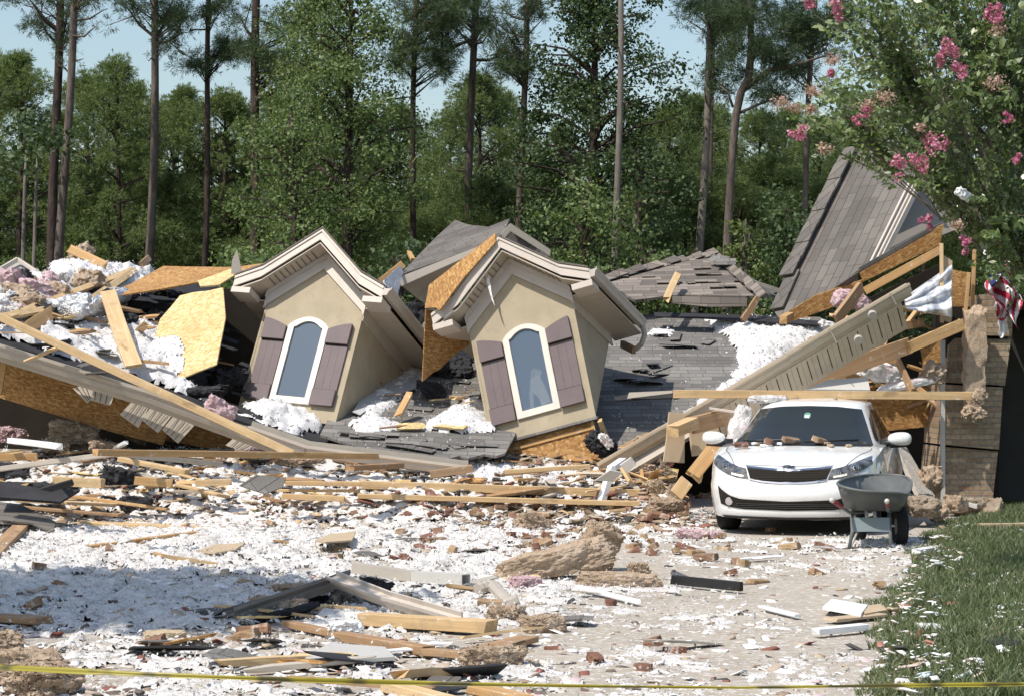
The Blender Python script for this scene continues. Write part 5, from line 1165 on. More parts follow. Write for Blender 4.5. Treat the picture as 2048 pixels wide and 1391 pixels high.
# ---------------- brick pier and what clings to it ----------------
pr = thing('brick_pier', 'cracked tan brick pier at the right end of the wreck', 'brick pier', tuple(P(1950, 1010, 26.6)))
def pblock(poly, Y, dep, sk=0):
    c = P(*poly[0], Y); mb = MB(); L_ = [P(a, b, Y)-c for a, b in poly]
    mb.prism([(p.x, p.z) for p in L_], 0, dep); o = mb.build('brick_block', BRK); o.location = c; return hpart(o, pr)
pblock([(1884, 892), (1996, 902), (1984, 1012), (1872, 1006)], 26.45, 1.2)
pblock([(1890, 768), (2006, 774), (1998, 898), (1885, 888)], 26.40, 1.2)
pblock([(1898, 690), (1912, 676), (2022, 678), (2010, 770), (1892, 764)], 26.47, 1.2)
pblock([(1955, 590), (1990, 585), (2026, 600), (2024, 672), (1958, 670)], 26.43, 1.0)
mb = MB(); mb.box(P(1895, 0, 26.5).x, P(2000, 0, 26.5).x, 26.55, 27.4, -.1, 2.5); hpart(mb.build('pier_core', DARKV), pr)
b = MB(); c = P(1885, 680, 26.4); b.box(c.x-.02, c.x+.03, 26.38, 26.44, P(0, 1005, 26.4).z, c.z); hpart(b.build('corner_trim', GREYP), pr)
dk = thing('garage_side', 'garage side coloured dark for its shade behind the brick pier', 'building', tuple(P(2040, 1000, 27.6)))
hpart(sheet('wall', [P(1985, 640, 27.6), P(2300, 600, 27.6), P(2300, 1030, 27.6), P(1975, 1030, 27.6)], .2, plain('shade_dark_siding', (.05, .045, .04), .8, .2, .2, 3)), dk)  # near black colour stands in for the shade of the interior
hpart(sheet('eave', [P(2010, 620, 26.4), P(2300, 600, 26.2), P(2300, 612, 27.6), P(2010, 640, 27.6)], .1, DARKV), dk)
blob('batt', P(1948, 715, 26.2), (.125, .11, .58), BATT, 151, (0, .03, .1), .28, 5, 34, 'tall brown insulation strip hanging down the brick pier', 'insulation', box=.75)
blob('batt', P(1948, 826, 26.05), (.12, .1, .08), BATT, 152, (.2, .3, .1), .5, 5, 22, 'grey brown insulation wad stuck on the brick pier below the beam end', 'insulation')
# torn flag bunched on the pier
def cloth(name, c, fx, fy, nx, ny, fn, mats, mifn, label, cat, thick=.004):
    V = []; gx_, gy_ = np.meshgrid(np.linspace(0, 1, nx), np.linspace(0, 1, ny))
    for s_, t_ in zip(gx_.ravel(), gy_.ravel()): V.append(fn(s_, t_))
    used, f = grid_faces(np.ones(gx_.shape, bool)); mi = []
    for j in range(ny-1):
        for i in range(nx-1): mi.append(mifn((i+.5)/(nx-1), (j+.5)/(ny-1)))
    o = mesh_np(name, [tuple(v) for v in V], f, None, None, True, mats, mi); s_ = o.modifiers.new('thickness', 'SOLIDIFY'); s_.thickness = thick
    return tag(o, label, cat)
FW, FR, FB = plain('flag_white', (.78, .76, .76), .9, .1, .08, 8), plain('flag_red', (.52, .05, .09), .9, .1, .2, 8), plain('flag_blue', (.03, .04, .11), .9, .1, .2, 8)
def flagp(s, t):
    px = 1972+s*58+ (t*12) + 9*math.sin(t*9+s*3); py = 528 + t*112*(.75+.35*s) + 14*math.sin(s*7)
    return P(px, py, 26.05 + .12*math.sin(s*14+t*5)+.09*math.sin(t*13+s*4)+.03*math.sin(t*31+s*17))
def flagm(s, t):
    n = float(vn(np.array(s*7.0), np.array(t*7.0), 0, 4))
    if s < .42 and t < .34: return 2 if n > .38 else 0
    return 1 if math.sin((s*.7-t*.45)*34) > .1 else 0
cloth('flag', None, 0, 0, 42, 50, flagp, [FW, FR, FB], flagm, 'torn red white and blue striped flag bunched on top of the brick pier', 'flag')
def shred(s, t):
    px = 2004+s*16-t*10+3*math.sin(t*9); py = 612+t*66-abs(s-.5)*20*t
    return P(px, py, 26.2+.03*math.sin(s*9+t*6))
cloth('flag_shred', None, 0, 0, 8, 26, shred, [FW, FR], lambda s, t: 1 if math.sin(t*16+s*3) > .75 and t < .5 else 0, 'frayed pale strip of flag cloth hanging below the striped flag', 'cloth')

# ---------------- long beam over the car ----------------
BY = 24.15
plank(P(1347, 787, BY), P(1962, 791, BY), .05, .092, WOOD, 'plank', 'long level pale beam resting across the car roof', 'beam', rag=.01)
blob('batt', P(1960, 790, BY-.1), (.07, .05, .075), BATT, 161, (.2, .7, .1), .45, 5, 16, 'tan insulation tuft stuck on the right end of the long beam', 'insulation')

# ---------------- the white car ----------------
TH = R(14.5); CO = Vector((2.78, 21.75, 0))
MC = Matrix.Translation(CO) @ Matrix.Rotation(-TH, 4, 'Z')
carr = thing('parked_car', 'white sedan covered in dust and bricks, parked under the fallen eave', 'car', M4=MC)
LEN = 4.75
def top_z(y): return float(np.interp(y, [0, .15, .6, 1.15, 1.8, 3.2, 4.2, 4.75], [.655, .70, .79, .865, .90, .93, .95, .90]))
def halfw(y): return float(np.interp(y, [0, .05, .15, .3, .5, .8, 1.4, 3.4, 4.2, 4.5, 4.7, 4.75], [.32, .53, .69, .80, .865, .89, .90, .90, .86, .80, .65, .35]))
def body_half(y, k):
    """half width and height on the ring k (0 sill .. 1 shoulder) at station y"""
    front = max(0, 1-y/.9)
    zt = top_z(y); zl = .165 + .05*(1-front)
    z = zl + (zt-zl)*k
    for ya in (.98, 3.72):
        dy = y-ya
        if abs(dy) < .355:
            za = .30+math.sqrt(.355**2-dy*dy)
            z = max(z, za + (zt-za)*k) if za > zl else z
    wv = halfw(y)*(1 - .05*(1-k)**2 - .045*max(0, k-.55)/.45 - .02*math.cos(k*9)*.3)
    return wv, z
ks = [0, .03, .10, .17, .24, .31, .38, .46, .54, .62, .70, .78, .86, .93, .97, 1.0]
def nose(k):                                   # how far each level is set back from the very front
    return float(np.interp(k, [0, .05, .12, .30, .42, .55, .70, .85, 1], [.075, .05, .03, .035, .02, .015, .045, .075, .13]))
ys = [0, .02, .05, .10, .16, .23, .31, .40, .50, .60, .64, .70, .80, .90, .98, 1.06, 1.16, 1.26, 1.32, 1.36, 1.5, 1.8, 2.2, 2.6, 3.0, 3.35, 3.42, 3.5, 3.6, 3.72, 3.84, 3.94, 4.02, 4.1, 4.3, 4.5, 4.62, 4.70, 4.75]
ring = [(y, 1) for y in ys][::-1] + [(0.0, 0)] + [(y, -1) for y in ys]
V = []
for k in ks:
    for (y, sg) in ring:
        wv, z = body_half(y, k); nk = nose(k); yy = nk*max(0, 1-y/1.0)**1.5 + y
        if sg == 0: V.append((0, nk-.018, z))
        else: V.append((wv*sg, yy, z))
nr = len(ring); Fs = []
for a in range(len(ks)-1):
    for b in range(nr-1): Fs.append((a*nr+b, a*nr+b+1, (a+1)*nr+b+1, (a+1)*nr+b))
# upper caps across from side to side (bonnet, cowl, boot)
base = (len(ks)-1)*nr; m = 14; cap = {}
def cap_id(i, j): return cap[(i, j)]
for i, y in enumerate(ys):
    L_, R_ = V[base+len(ys)-1-i], V[base+len(ys)+1+i]
    for j in range(m+1):
        t_ = j/m
        if j == 0: cap[(i, j)] = base+len(ys)-1-i
        elif j == m: cap[(i, j)] = base+len(ys)+1+i
        else:
            x = L_[0]+(R_[0]-L_[0])*t_; u = abs(2*t_-1)
            cr = np.interp(y, [0, .1, .4, 1.1, 1.6, 4.75], [.0, .018, .05, .065, .04, .03])
            crease = .014*math.exp(-((u-.72)/.09)**2)*min(1, y*3)
            yy = L_[1] - .03*(1-u*u)*max(0, 1-y/.3); V.append((x, yy, L_[2]+cr*(1-u**2.4)+crease)); cap[(i, j)] = len(V)-1
for i in range(len(ys)-1):
    for j in range(m): Fs.append((cap_id(i, j), cap_id(i, j+1), cap_id(i+1, j+1), cap_id(i+1, j)))
c0 = base+len(ys)
for j in range(m): Fs.append((c0, cap_id(0, j+1), cap_id(0, j)))
# greenhouse
gb = len(V); lv_ = [(0, .845), (.12, .90), (.5, 1.07), (.82, 1.235), (.93, 1.30), (.98, 1.335)]
def gh(q, lev):                                  # outline of the cabin at level lev, q 0..1 around
    f0, f1 = 1.00, 2.18; r0, r1 = 4.25, 3.30
    yf, yr = f0+(f1-f0)*lev, r0+(r1-r0)*lev; wv = .815+(.575-.815)*lev**1.15
    a = q*2*math.pi; ca, sa = math.cos(a), math.sin(a); e = .36
    x = wv*np.sign(ca)*abs(ca)**e; y = (yf+yr)/2 - (yr-yf)/2*np.sign(sa)*abs(sa)**e
    bowf = .16*(1-(x/wv)**2); 
    if sa > 0: y -= bowf*(.9)*sa
    return (x, y)
NQ = 72
for (lev, z) in lv_:
    for q in range(NQ):
        x, y = gh(q/NQ, lev); V.append((x, y, z + (.02 if lev > .9 else 0)*0))
for a in range(len(lv_)-1):
    for q in range(NQ): Fs.append((gb+a*NQ+q, gb+a*NQ+(q+1) % NQ, gb+(a+1)*NQ+(q+1) % NQ, gb+(a+1)*NQ+q)[::-1])
tb0 = gb+(len(lv_)-1)*NQ; prevr = [tb0+q for q in range(NQ)]
for s_, dz in ((.85, .022), (.6, .040), (.3, .050)):
    nw = []
    for q in range(NQ):
        x, y, z = V[tb0+q]; V.append((x*s_, 2.72+(y-2.72)*s_, z+dz)); nw.append(len(V)-1)
    for q in range(NQ): Fs.append((prevr[q], prevr[(q+1) % NQ], nw[(q+1) % NQ], nw[q])[::-1])
    prevr = nw
Fs.append(tuple(prevr))
body = mesh_py('body', V, Fs, PAINT, carr, True)
BV = BVHTree.FromPolygons([Vector(v) for v in V], [tuple(f) for f in Fs])
def hit(x, z, off, axis='f'):
    if axis == 'f':
        h = BV.ray_cast(Vector((x, -3, z)), Vector((0, 1, 0)))
        n = h[1] if h[1] is not None else None
    else:
        h = BV.ray_cast(Vector((3, x, z)), Vector((-1, 0, 0)))
    if h[0] is None: return None
    n = h[1]
    if (axis == 'f' and n.y > 0) or (axis == 's' and n.x < 0): n = -n
    return h[0] + n*off
def patch(name, top, bot, mat, par, off=.006, nx=28, nz=8, axis='f', smooth=True, sides=True):
    """skin following the body between two outlines given over x: lists of (x, z)"""
    xs0, xs1 = top[0][0], top[-1][0]; V = []; ok = True
    tx, tz = zip(*top); bx_, bz_ = zip(*bot)
    for j in range(nz+1):
        for i in range(nx+1):
            u = i/nx; xt = tx[0]+(tx[-1]-tx[0])*u; xb = bx_[0]+(bx_[-1]-bx_[0])*u
            zt = np.interp(xt, tx, tz); zb = np.interp(xb, bx_, bz_); f = j/nz
            p = hit(xb+(xt-xb)*f, zb+(zt-zb)*f, off, axis)
            if p is None: p = Vector(V[-1]) if V else Vector((xb, 0, zb))
            V.append(tuple(p))
    Fs = [(j*(nx+1)+i, j*(nx+1)+i+1, (j+1)*(nx+1)+i+1, (j+1)*(nx+1)+i) for j in range(nz) for i in range(nx)]
    return mesh_py(name, V, Fs, mat, par, smooth)
def mir(l): return [(-x, z) for x, z in l][::-1]
# grille with chrome rim
gt_, gbm = [(-.43, .682), (-.25, .665), (-.06, .650), (0, .645), (.06, .650), (.25, .665), (.43, .682)], [(-.385, .575), (-.26, .552), (-.07, .540), (0, .545), (.07, .540), (.26, .552), (.385, .575)]
grl = patch('grille', gt_, gbm, DARKV, carr, .010, 40, 6)
patch('rim', [(x*1.035, z+.016) for x, z in gt_], gt_, CHROME, grl, .014, 40, 2); patch('rim', gbm, [(x*1.03, z-.012) for x, z in gbm], CHROME, grl, .014, 40, 2)
msh = MB()
for i in range(5):
    z = .562+.022*i
    pts = [hit(x, z, .014) for x in np.linspace(-.40, .40, 24)]
    if all(p is not None for p in pts): msh.tube(pts, .0022, 4, False)
for i in range(20):
    x = -.38+.76*i/19; zz = [np.interp(x, *zip(*gbm))+.008, np.interp(x, *zip(*gt_))-.008]
    pts = [hit(x, z, .014) for z in np.linspace(zz[0], zz[1], 5)]
    if all(p is not None for p in pts): msh.tube(pts, .0022, 4, False)
msh.build('mesh', plain('grille_mesh', (.028, .028, .028), .7, .2, .1), grl)
# headlights
hl_t, hl_b = [(.435, .672), (.52, .690), (.62, .725), (.72, .768), (.800, .800)], [(.40, .572), (.52, .585), (.64, .620), (.74, .668), (.815, .722)]
for sg in (1, -1):
    a, b = (hl_t, hl_b) if sg > 0 else (mir(hl_t), mir(hl_b))
    hl = patch('headlight', a, b, LENS, carr, .008, 26, 8)
    for (x, z, rr) in ((.53, .635, .036), (.655, .685, .042)):
        p = hit(x*sg, z, .010); mb = MB(); M = frame(p, Vector((sg*.3, -1, .25)))
        for r0, r1, d0, d1 in ((rr, rr*.86, .004, .010), (rr*.55, rr*.3, .004, .012)):
            k = 16; VV = [M @ Vector((dd, q*math.cos(6.283*i/k), q*math.sin(6.283*i/k))) for (q, dd) in ((r0, d0), (r1, d1)) for i in range(k)]
            mb.add(VV, [(i, (i+1) % k, k+(i+1) % k, k+i) for i in range(k)])
        mb.build('reflector', CHROME, hl, True)
    q = [(x*sg, z) for x, z in [(.455, .588), (.52, .598), (.585, .612)]]; q2 = [(x*sg, z) for x, z in [(.455, .604), (.52, .616), (.585, .632)]]
    if sg < 0: q, q2 = q[::-1], q2[::-1]
    patch('turn_lamp', q2, q, plain('lamp_white', (.8, .76, .66), .2, .6, .05), hl, .012, 8, 2)
# lower intake with fog lamp corners
it = [(-.735, .500), (-.70, .470), (-.60, .405), (-.48, .372), (0, .352), (.48, .372), (.60, .405), (.70, .470), (.735, .500)]
ib = [(-.70, .315), (-.60, .285), (-.45, .268), (0, .258), (.45, .268), (.60, .285), (.70, .315)]
itk = patch('lower_intake', it, ib, DARKV, carr, .007, 48, 6)
sl_ = MB()
for z in (.285, .305, .325):
    pts = [hit(x, z, .012) for x in np.linspace(-.52, .52, 30)]
    if all(p is not None for p in pts): sl_.tube(pts, .0035, 4, False)
sl_.build('slat', plain('intake_slat', (.06, .06, .06), .4, .4, .1), itk)
for sg in (1, -1):
    p = hit(.60*sg, .345, .010); mb = MB(); M = frame(p, Vector((sg*.35, -1, .0))); k = 16
    mb.add([M @ Vector((.006, .042*math.cos(6.283*i/k), .042*math.sin(6.283*i/k))) for i in range(k)] + [M @ Vector((.014, 0, 0))], [(i, (i+1) % k, k) for i in range(k)])
    mb.build('fog_lamp', plain('fog_lens', (.42, .38, .38), .15, .7, .2, 20), itk, True)
    a = [(x*sg, z) for x, z in [(.56, .318), (.68, .345)]]; b = [(x*sg, z) for x, z in [(.56, .306), (.67, .330)]]
    if sg < 0: a, b = a[::-1], b[::-1]
patch('lip', [(-.70, .20), (0, .19), (.70, .20)], [(-.66, .175), (0, .168), (.66, .175)], BLACK, carr, .006, 30, 2)
# bonnet shut line and emblem
sh_ = MB(); 
for sg in (1, -1):
    pts = []
    for y in np.linspace(.16, 1.05, 16):
        h = BV.ray_cast(Vector((sg*(.46+.30*min(1, y/.9)**.8), y, 2)), Vector((0, 0, -1)))
        if h[0] is not None: pts.append(h[0]+Vector((0, 0, .001)))
    if len(pts) > 3: sh_.tube(pts, .004, 4, False)
pts = [hit(x, .700+.012*abs(x)*2, .001) for x in np.linspace(-.45, .45, 16)]
if all(p is not None for p in pts): sh_.tube(pts, .004, 4, False)
sh_.build('shut_line', BLACK, carr)
h = BV.ray_cast(Vector((0, .085, 2)), Vector((0, 0, -1))); ec = hit(0, .688, .004); Me = frame(ec, Vector((1, 0, 0)), (Vector((0, -.55, .8))))
em = MB(); k = 28
em.add([Me @ Vector((.062*math.cos(6.283*i/k), .030*math.sin(6.283*i/k), .006)) for i in range(k)] + [Me @ Vector((0, 0, .010))], [(i, (i+1) % k, k) for i in range(k)])
emb = em.build('emblem', plain('emblem_dark', (.03, .03, .035), .3, .6, .1), carr, True)
rm = MB(); rm.tube([Me @ Vector((.064*math.cos(6.283*i/k), .032*math.sin(6.283*i/k), .007)) for i in range(k+1)], .0045, 6, False); rm.build('rim', CHROME, emb, True)
lt = MB()                                        # the raised letters on the oval badge
def stroke(a, b): lt.tube([Me @ Vector((a[0], a[1], .011)), Me @ Vector((b[0], b[1], .011))], .0022, 4)
for a, b in [((-.036, -.013), (-.036, .013)), ((-.034, 0), (-.016, .013)), ((-.034, 0), (-.016, -.013)), ((-.004, -.013), (-.004, .013)), ((.010, -.013), (.022, .013)), ((.022, .013), (.036, -.013))]: stroke(a, b)
lt.build('letters', CHROME, emb)
# glass
patch('windscreen', [(-.555, 1.262), (-.30, 1.292), (0, 1.300), (.30, 1.292), (.555, 1.262)], [(-.735, .905), (-.4, .912), (0, .915), (.4, .912), (.735, .905)], GLASSD, carr, .006, 36, 16)
patch('windscreen_seal', [(-.735, .906), (0, .916), (.735, .906)], [(-.745, .885), (0, .893), (.745, .885)], BLACK, carr, .008, 30, 2)
patch('door_window', [(1.62, .955), (2.05, 1.165), (2.45, 1.255), (2.70, 1.262)], [(1.62, .925), (2.70, .945)], GLASSD, carr, .006, 22, 6, 's')
patch('rear_window', [(2.76, 1.262), (3.2, 1.235), (3.6, 1.08)], [(2.76, .945), (3.6, .96)], GLASSD, carr, .006, 16, 6, 's')
for sg in (1, -1):
    mb = MB(); wp = [BV.ray_cast(Vector((sg*.1+x, 1.0, 2)), Vector((0, 0, -1)))[0] for x in (0,)]
    pts = [hit(sg*(.05 if sg > 0 else .62) + (x if sg > 0 else x), .925+.03*x, .014) for x in np.linspace(0, .55, 8)]
    if all(p is not None for p in pts): mb.tube(pts, .006, 5); mb.build('wiper', BLACK, carr)
    # mirror
    mr = MB(); n1, n2 = 14, 10; VV = []; FF = []
    cx, cy, cz = sg*1.005, 1.62, .955
    for i in range(n1+1):
        th = math.pi*i/n1
        for j in range(n2*2):
            ph = 2*math.pi*j/(n2*2); ex = .82
            X_ = math.sin(th)*math.cos(ph); Y_ = math.sin(th)*math.sin(ph); Z_ = math.cos(th); sp = lambda q: math.copysign(abs(q)**ex, q)
            y_ = sp(Y_)*.085; y_ = min(y_, .05); VV.append((cx+sp(X_)*.128, cy+y_, cz+sp(Z_)*.072*(1+.15*X_*sg)))
    for i in range(n1):
        for j in range(n2*2): FF.append((i*n2*2+j, i*n2*2+(j+1) % (n2*2), (i+1)*n2*2+(j+1) % (n2*2), (i+1)*n2*2+j)[::-1])
    mr.add(VV, FF); mo = mr.build('mirror', PAINT, carr, True)
    mb = MB(); mb.tube([(sg*.80, 1.64, .90), (sg*.90, 1.62, .912), (sg*1.02, 1.62, .905)], [.045, .038, .03], 8); mb.tube([(cx-sg*.10, cy, cz-.055), (cx+sg*.08, cy, cz-.058)], [.045, .03], 8); mb.build('mirror_foot', BLACK, mo, True)
    for ya in (.98, 3.72):
        mb = MB(); k = 32; tp_ = [(.20, -.10), (.30, -.105), (.325, -.085), (.325, .085), (.30, .105), (.20, .10)]
        VV = [(sg*.735+b_, ya+a_*math.cos(6.283*i/k), .325+a_*math.sin(6.283*i/k)) for i in range(k) for a_, b_ in tp_]
        FF = [(i*6+j, i*6+(j+1) % 6, ((i+1) % k)*6+(j+1) % 6, ((i+1) % k)*6+j) for i in range(k) for j in range(6)]
        mb.add(VV, FF); wh = bpy.data.objects.new('wheel', None); C.objects.link(wh); wh.parent = carr
        mb.build('tyre', RUBBER, wh, True); rb = MB(); rb.tube([(sg*.66, ya, .325), (sg*.80, ya, .325)], [.2, .2], 24)
        rb.build('rim', plain('alloy', (.4, .4, .41), .3, .5, .1, 5, .8), wh)
    wl = MB(); 
ub = MB(); ub.box(-.72, .72, .35, 4.5, .17, .42); ub.build('underbody', DARKV, carr)
hg = MB(); p = hit(.005, 1.20, .004); hg.prism([(-.035, -.12), (.035, -.12), (.035, .03), (.012, .05), (-.012, .05), (-.035, .03)], -.003, 0); o = hg.build('hang_tag', plain('green_tag', (.12, .30, .20), .6, .3, .1), carr)
o.location = p+Vector((0, -.012, 0)); o.rotation_euler = (R(-58), 0, 0)
hg = MB(); hg.prism([(-.024, -.065), (.024, -.065), (.024, -.005), (-.024, -.005)], -.006, -.0035); q = hg.build('card', WHITEP, o)
# clutter lying on the car
def oncar(x, y, lift=0):
    h = BV.ray_cast(Vector((x, y, 3)), Vector((0, 0, -1))); return MC @ (h[0]+Vector((0, 0, lift)))
blob('plastic_wrap', oncar(-.50, 2.25, .03), (.19, .14, .045), WRAP, 171, (0, 0, .2), .4, 4, 22, 'torn plastic wrap lying on the left of the car roof', 'plastic')
blob('plastic_wrap', MC @ Vector((-.80, 2.05, 1.05)), (.09, .10, .24), WRAP, 172, (0, .3, .2), .4, 4, 26, 'red stained clear plastic hanging behind the left mirror of the car', 'plastic')
for i, (x, y, s_) in enumerate([(-.05, 2.5, .05), (.25, 2.3, .02), (-.2, 2.4, .02)]): blob('rubble_bit', oncar(x, y, s_*.6), (s_, s_*.8, s_*.7), BATT, 175+i, (0, 0, i), .4, 3, 8, ['brown rubble bit lying on the middle of the car roof', 'small rubble crumb right on the car roof', 'small rubble crumb left on the car roof'][i], 'rubble')

# ---------------- bricks ----------------
def brick_mesh(seed, L_=.197, W_=.092, Hh=.058, broken=0):
    rr_ = random.Random(seed); mb = MB(); n = 7; x0, x1 = -L_/2, L_/2
    if broken: x1 = x0 + L_*(.35+.35*rr_.random())
    V = []; ny = 5; nz = 4
    a = []
    me_ = bpy.data.meshes.new('brick'); import bmesh
    bm = bmesh.new(); bmesh.ops.create_cube(bm, size=1)
    for v in bm.verts: v.co = Vector((x0+(v.co.x+.5)*(x1-x0), v.co.y*W_, v.co.z*Hh))
    bmesh.ops.subdivide_edges(bm, edges=bm.edges[:], cuts=4, use_grid_fill=True)
    for v in bm.verts:
        f = .12
        if broken and v.co.x > x1-.02: v.co.x += rr_.uniform(-.03, .022); v.co.y *= .93; v.co.z *= .93
        e = sum((abs(abs(c)-l_) < .004) for c, l_ in ((v.co.y, W_/2), (v.co.z, Hh/2)))
        if e == 2: v.co.y *= .965; v.co.z *= .95
        v.co += Vector((rr_.gauss(0, .0012), rr_.gauss(0, .0012), rr_.gauss(0, .0012)))
    bm.to_mesh(me_); bm.free(); me_.materials.append(LBRK); return me_
BM = [brick_mesh(1), brick_mesh(2), brick_mesh(3, broken=1), brick_mesh(4, broken=1), brick_mesh(5, broken=1), brick_mesh(6, broken=1)]
rb_ = random.Random(21)
def brick(p, label, group, tilt=.25, v=None, rz=None):
    o = bpy.data.objects.new('brick', BM[v if v is not None else rb_.choice([0, 0, 1, 2, 3, 4, 5])]); C.objects.link(o)
    o.location = p; o.rotation_euler = (rb_.gauss(0, tilt), rb_.gauss(0, tilt), rz if rz is not None else rb_.uniform(0, 6.28)); s_ = rb_.uniform(.72, 1.03); o.scale = (s_, s_*rb_.uniform(.85, 1.05), s_)
    return tag(o, label, 'brick', group)
GB = 'bricks strewn over the driveway'
for (x, y, rz, v, lab) in [(-.08, .98, .4, 0, 'brick tilted against the windscreen, left one of two near its middle'), (.22, 1.0, .9, 1, 'brick tilted against the windscreen, right one of two near its middle'), (-.58, .78, .1, 0, 'tan brick lying flat on the left corner of the bonnet'), (-.30, .95, 1.2, 4, 'broken brick at the wiper on the left of the bonnet')]:
    b_ = brick(oncar(x, y, .045), lab, 'bricks on the car', .1, v, rz); b_.rotation_euler.x = .35
for i in range(9):
    x = rb_.uniform(-.62, .62); blob('rubble_bit', oncar(x, 1.0+rb_.uniform(-.12, .03), .012), (rb_.uniform(.02, .06), .03, .014), [WHITEP, BATT, CARD][i % 3], 190+i, (0, 0, i), .5, 3, 8, 'small crumb of wreckage lying along the foot of the windscreen', 'rubble', 'crumbs along the windscreen')
cnt_b = 0
for (x0, x1, y0, y1, n, lab) in [(820, 1420, 1005, 1060, 70, 'loose brick in the dense scatter between the long boards and the car'), (1000, 1450, 1055, 1110, 40, 'loose brick just in front of the dense brick scatter'), (1280, 1425, 915, 1040, 60, 'loose brick in the rubble heap against the left side of the car'), (500, 830, 1000, 1060, 12, 'loose brick in the white fill below the middle of the long ground boards'), (640, 1000, 1060, 1130, 16, 'loose brick on the white fill left of the brown insulation roll'), (1380, 1640, 1075, 1180, 11, 'loose brick on the bare drive in front of the car'), (60, 640, 1100, 1300, 10, 'loose brick lying in the shaded left part of the drive'), (900, 1700, 1190, 1370, 7, 'loose brick on the drive near the barrier tape'), (850, 1200, 925, 955, 14, 'loose brick on the white fill below the left-leaning dormer'), (1850, 2000, 1000, 1035, 14, 'loose brick fallen at the foot of the brick pier')]:
    for i in range(n):
        px, py = rb_.uniform(x0, x1), rb_.uniform(y0, y1)
        p = onheap(px, py) if py < 1040 else G(px, py)
        p.z = max(gz(p.x, p.y), 0)+rb_.uniform(-.004, .022)
        if px > 1840: p = P(px, py, 26.1); p.z = max(.03, p.z)
        elif p.x > 1.95 and 21.3 < p.y < 27 : continue
        brick(p, lab, GB, .22)
for (px, py, v, lab) in [(872, 1088, 0, 'large whole tan brick standing out on the white fill left of centre'), (846, 1088-0, 4, 'small block beside the large tan brick'), (1547, 1066, 2, 'brick end standing in the shadow edge under the car front'), (1648, 1100, 0, 'tan brick lying before the wheelbarrow'), (1746, 1178, 2, 'brown brick stood on end by the lawn edge'), (1352, 1108, 0, 'dark whole brick on the drive right of the insulation roll'), (1495, 1135, 2, 'brick end on the bare drive below the car'), (1412, 1122, 1, 'red brick on the bare drive left below the car'), (1028, 1075, 2, 'upright grey brick left of the insulation roll')]:
    p = G(px, py); p.z = .04; brick(p, lab, GB, .12, v)

# ---------------- wheelbarrow ----------------
wb = thing('wheelbarrow', 'grey two wheeled wheelbarrow with red grips in front of the car', 'wheelbarrow', tuple(G(1755, 1090)))
def W_(px, py, Y): return P(px, py, Y)-wb.location
Wx = lambda mb, nm, mat, sm=False, par=wb: mb.build(nm, mat, par, sm)
YW = 20.6
# tub: lofted tray, open at the top
rim = [(1676, 968, 20.15), (1692, 956, 20.7), (1735, 949, 21.3), (1800, 950, 21.4), (1822, 962, 20.9), (1815, 986, 20.3), (1790, 984, 20.0), (1720, 980, 19.95)]
low = [(1690, 1012, 20.3), (1705, 1010, 20.7), (1735, 1012, 21.0), (1785, 1012, 21.0), (1800, 1014, 20.8), (1800, 1020, 20.4), (1785, 1020, 20.25), (1712, 1018, 20.2)]
rimv, lowv = [W_(*q) for q in rim], [W_(*q) for q in low]
def smooth_loop(l_, n=40):
    out = []
    m_ = len(l_)
    for i in range(n):
        t_ = i/n*m_; k = int(t_); f = t_-k; p0, p1, p2, p3 = (l_[(k+q) % m_] for q in (-1, 0, 1, 2))
        out.append(.5*((2*p1)+(p2-p0)*f+(2*p0-5*p1+4*p2-p3)*f*f+(3*p1-p0-3*p2+p3)*f**3))
    return out
ro, lo_ = smooth_loop(rimv), smooth_loop(lowv); n = 40; cen = sum(lo_, Vector())/n
V = [*ro, *[r_c.lerp(l_c, .5)+(r_c-cen).normalized()*.01 for r_c, l_c in zip(ro, lo_)], *lo_, *[p.lerp(cen, .5) for p in lo_], cen]
Fs = []
for a in range(3):
    for i in range(n): Fs.append((a*n+i, a*n+(i+1) % n, (a+1)*n+(i+1) % n, (a+1)*n+i))
Fs += [(3*n+i, 3*n+(i+1) % n, 4*n) for i in range(n)]
tub = mesh_py('tub', V, Fs, BARROW, wb, True); sm = tub.modifiers.new('thickness', 'SOLIDIFY'); sm.thickness = .012; sm.offset = 0
mb = MB(); mb.tube(ro+[ro[0]], .014, 8, False); Wx(mb, 'rim', BARROW, True, tub)
fx = MB()
h1 = [(1665, 1000, 19.6), (1700, 1024, 20.1), (1742, 1022, 20.9)]; h2 = [(1774, 1002, 19.55), (1776, 1020, 20.1), (1780, 1022, 20.9)]
for hh in (h1, h2):
    a, b, c = [W_(*q) for q in hh]; fx.tube([a.lerp(b, .45), b, c], .017, 8)
    g = MB(); g.tube([a, a.lerp(b, .5)], [.022, .020], 8); Wx(g, 'grip', REDG, True)
    g = MB(); g.tube([a.lerp(b, -.06), a], [.024, .024], 8); Wx(g, 'grip_end', GREYP, True)
Wx(fx, 'handle_frame', BARROW, True)
for (t0, t1, b0) in [((1703, 1028), (1705, 1060), (1698, 1096)), ((1778, 1026), (1780, 1060), (1782, 1096))]:
    mb = MB(); mb.tube([W_(*t0, 20.2), W_(*t1, 20.1), W_(*b0, 20.05)], .017, 8); mb.tube([W_(b0[0]-10, 1097, 20.0), W_(b0[0]+8, 1096, 20.15)], .014, 6); Wx(mb, 'leg', BARROW, True)
br = MB(); br.tube([W_(1699, 1096, 20.05), W_(1716, 1062, 20.4)], .012, 6); Wx(br, 'leg_brace', GREYP, True)
cr = MB(); a, b, c, d = W_(1703, 1034, 20.12), W_(1779, 1034, 20.12), W_(1780, 1062, 20.08), W_(1704, 1062, 20.08)
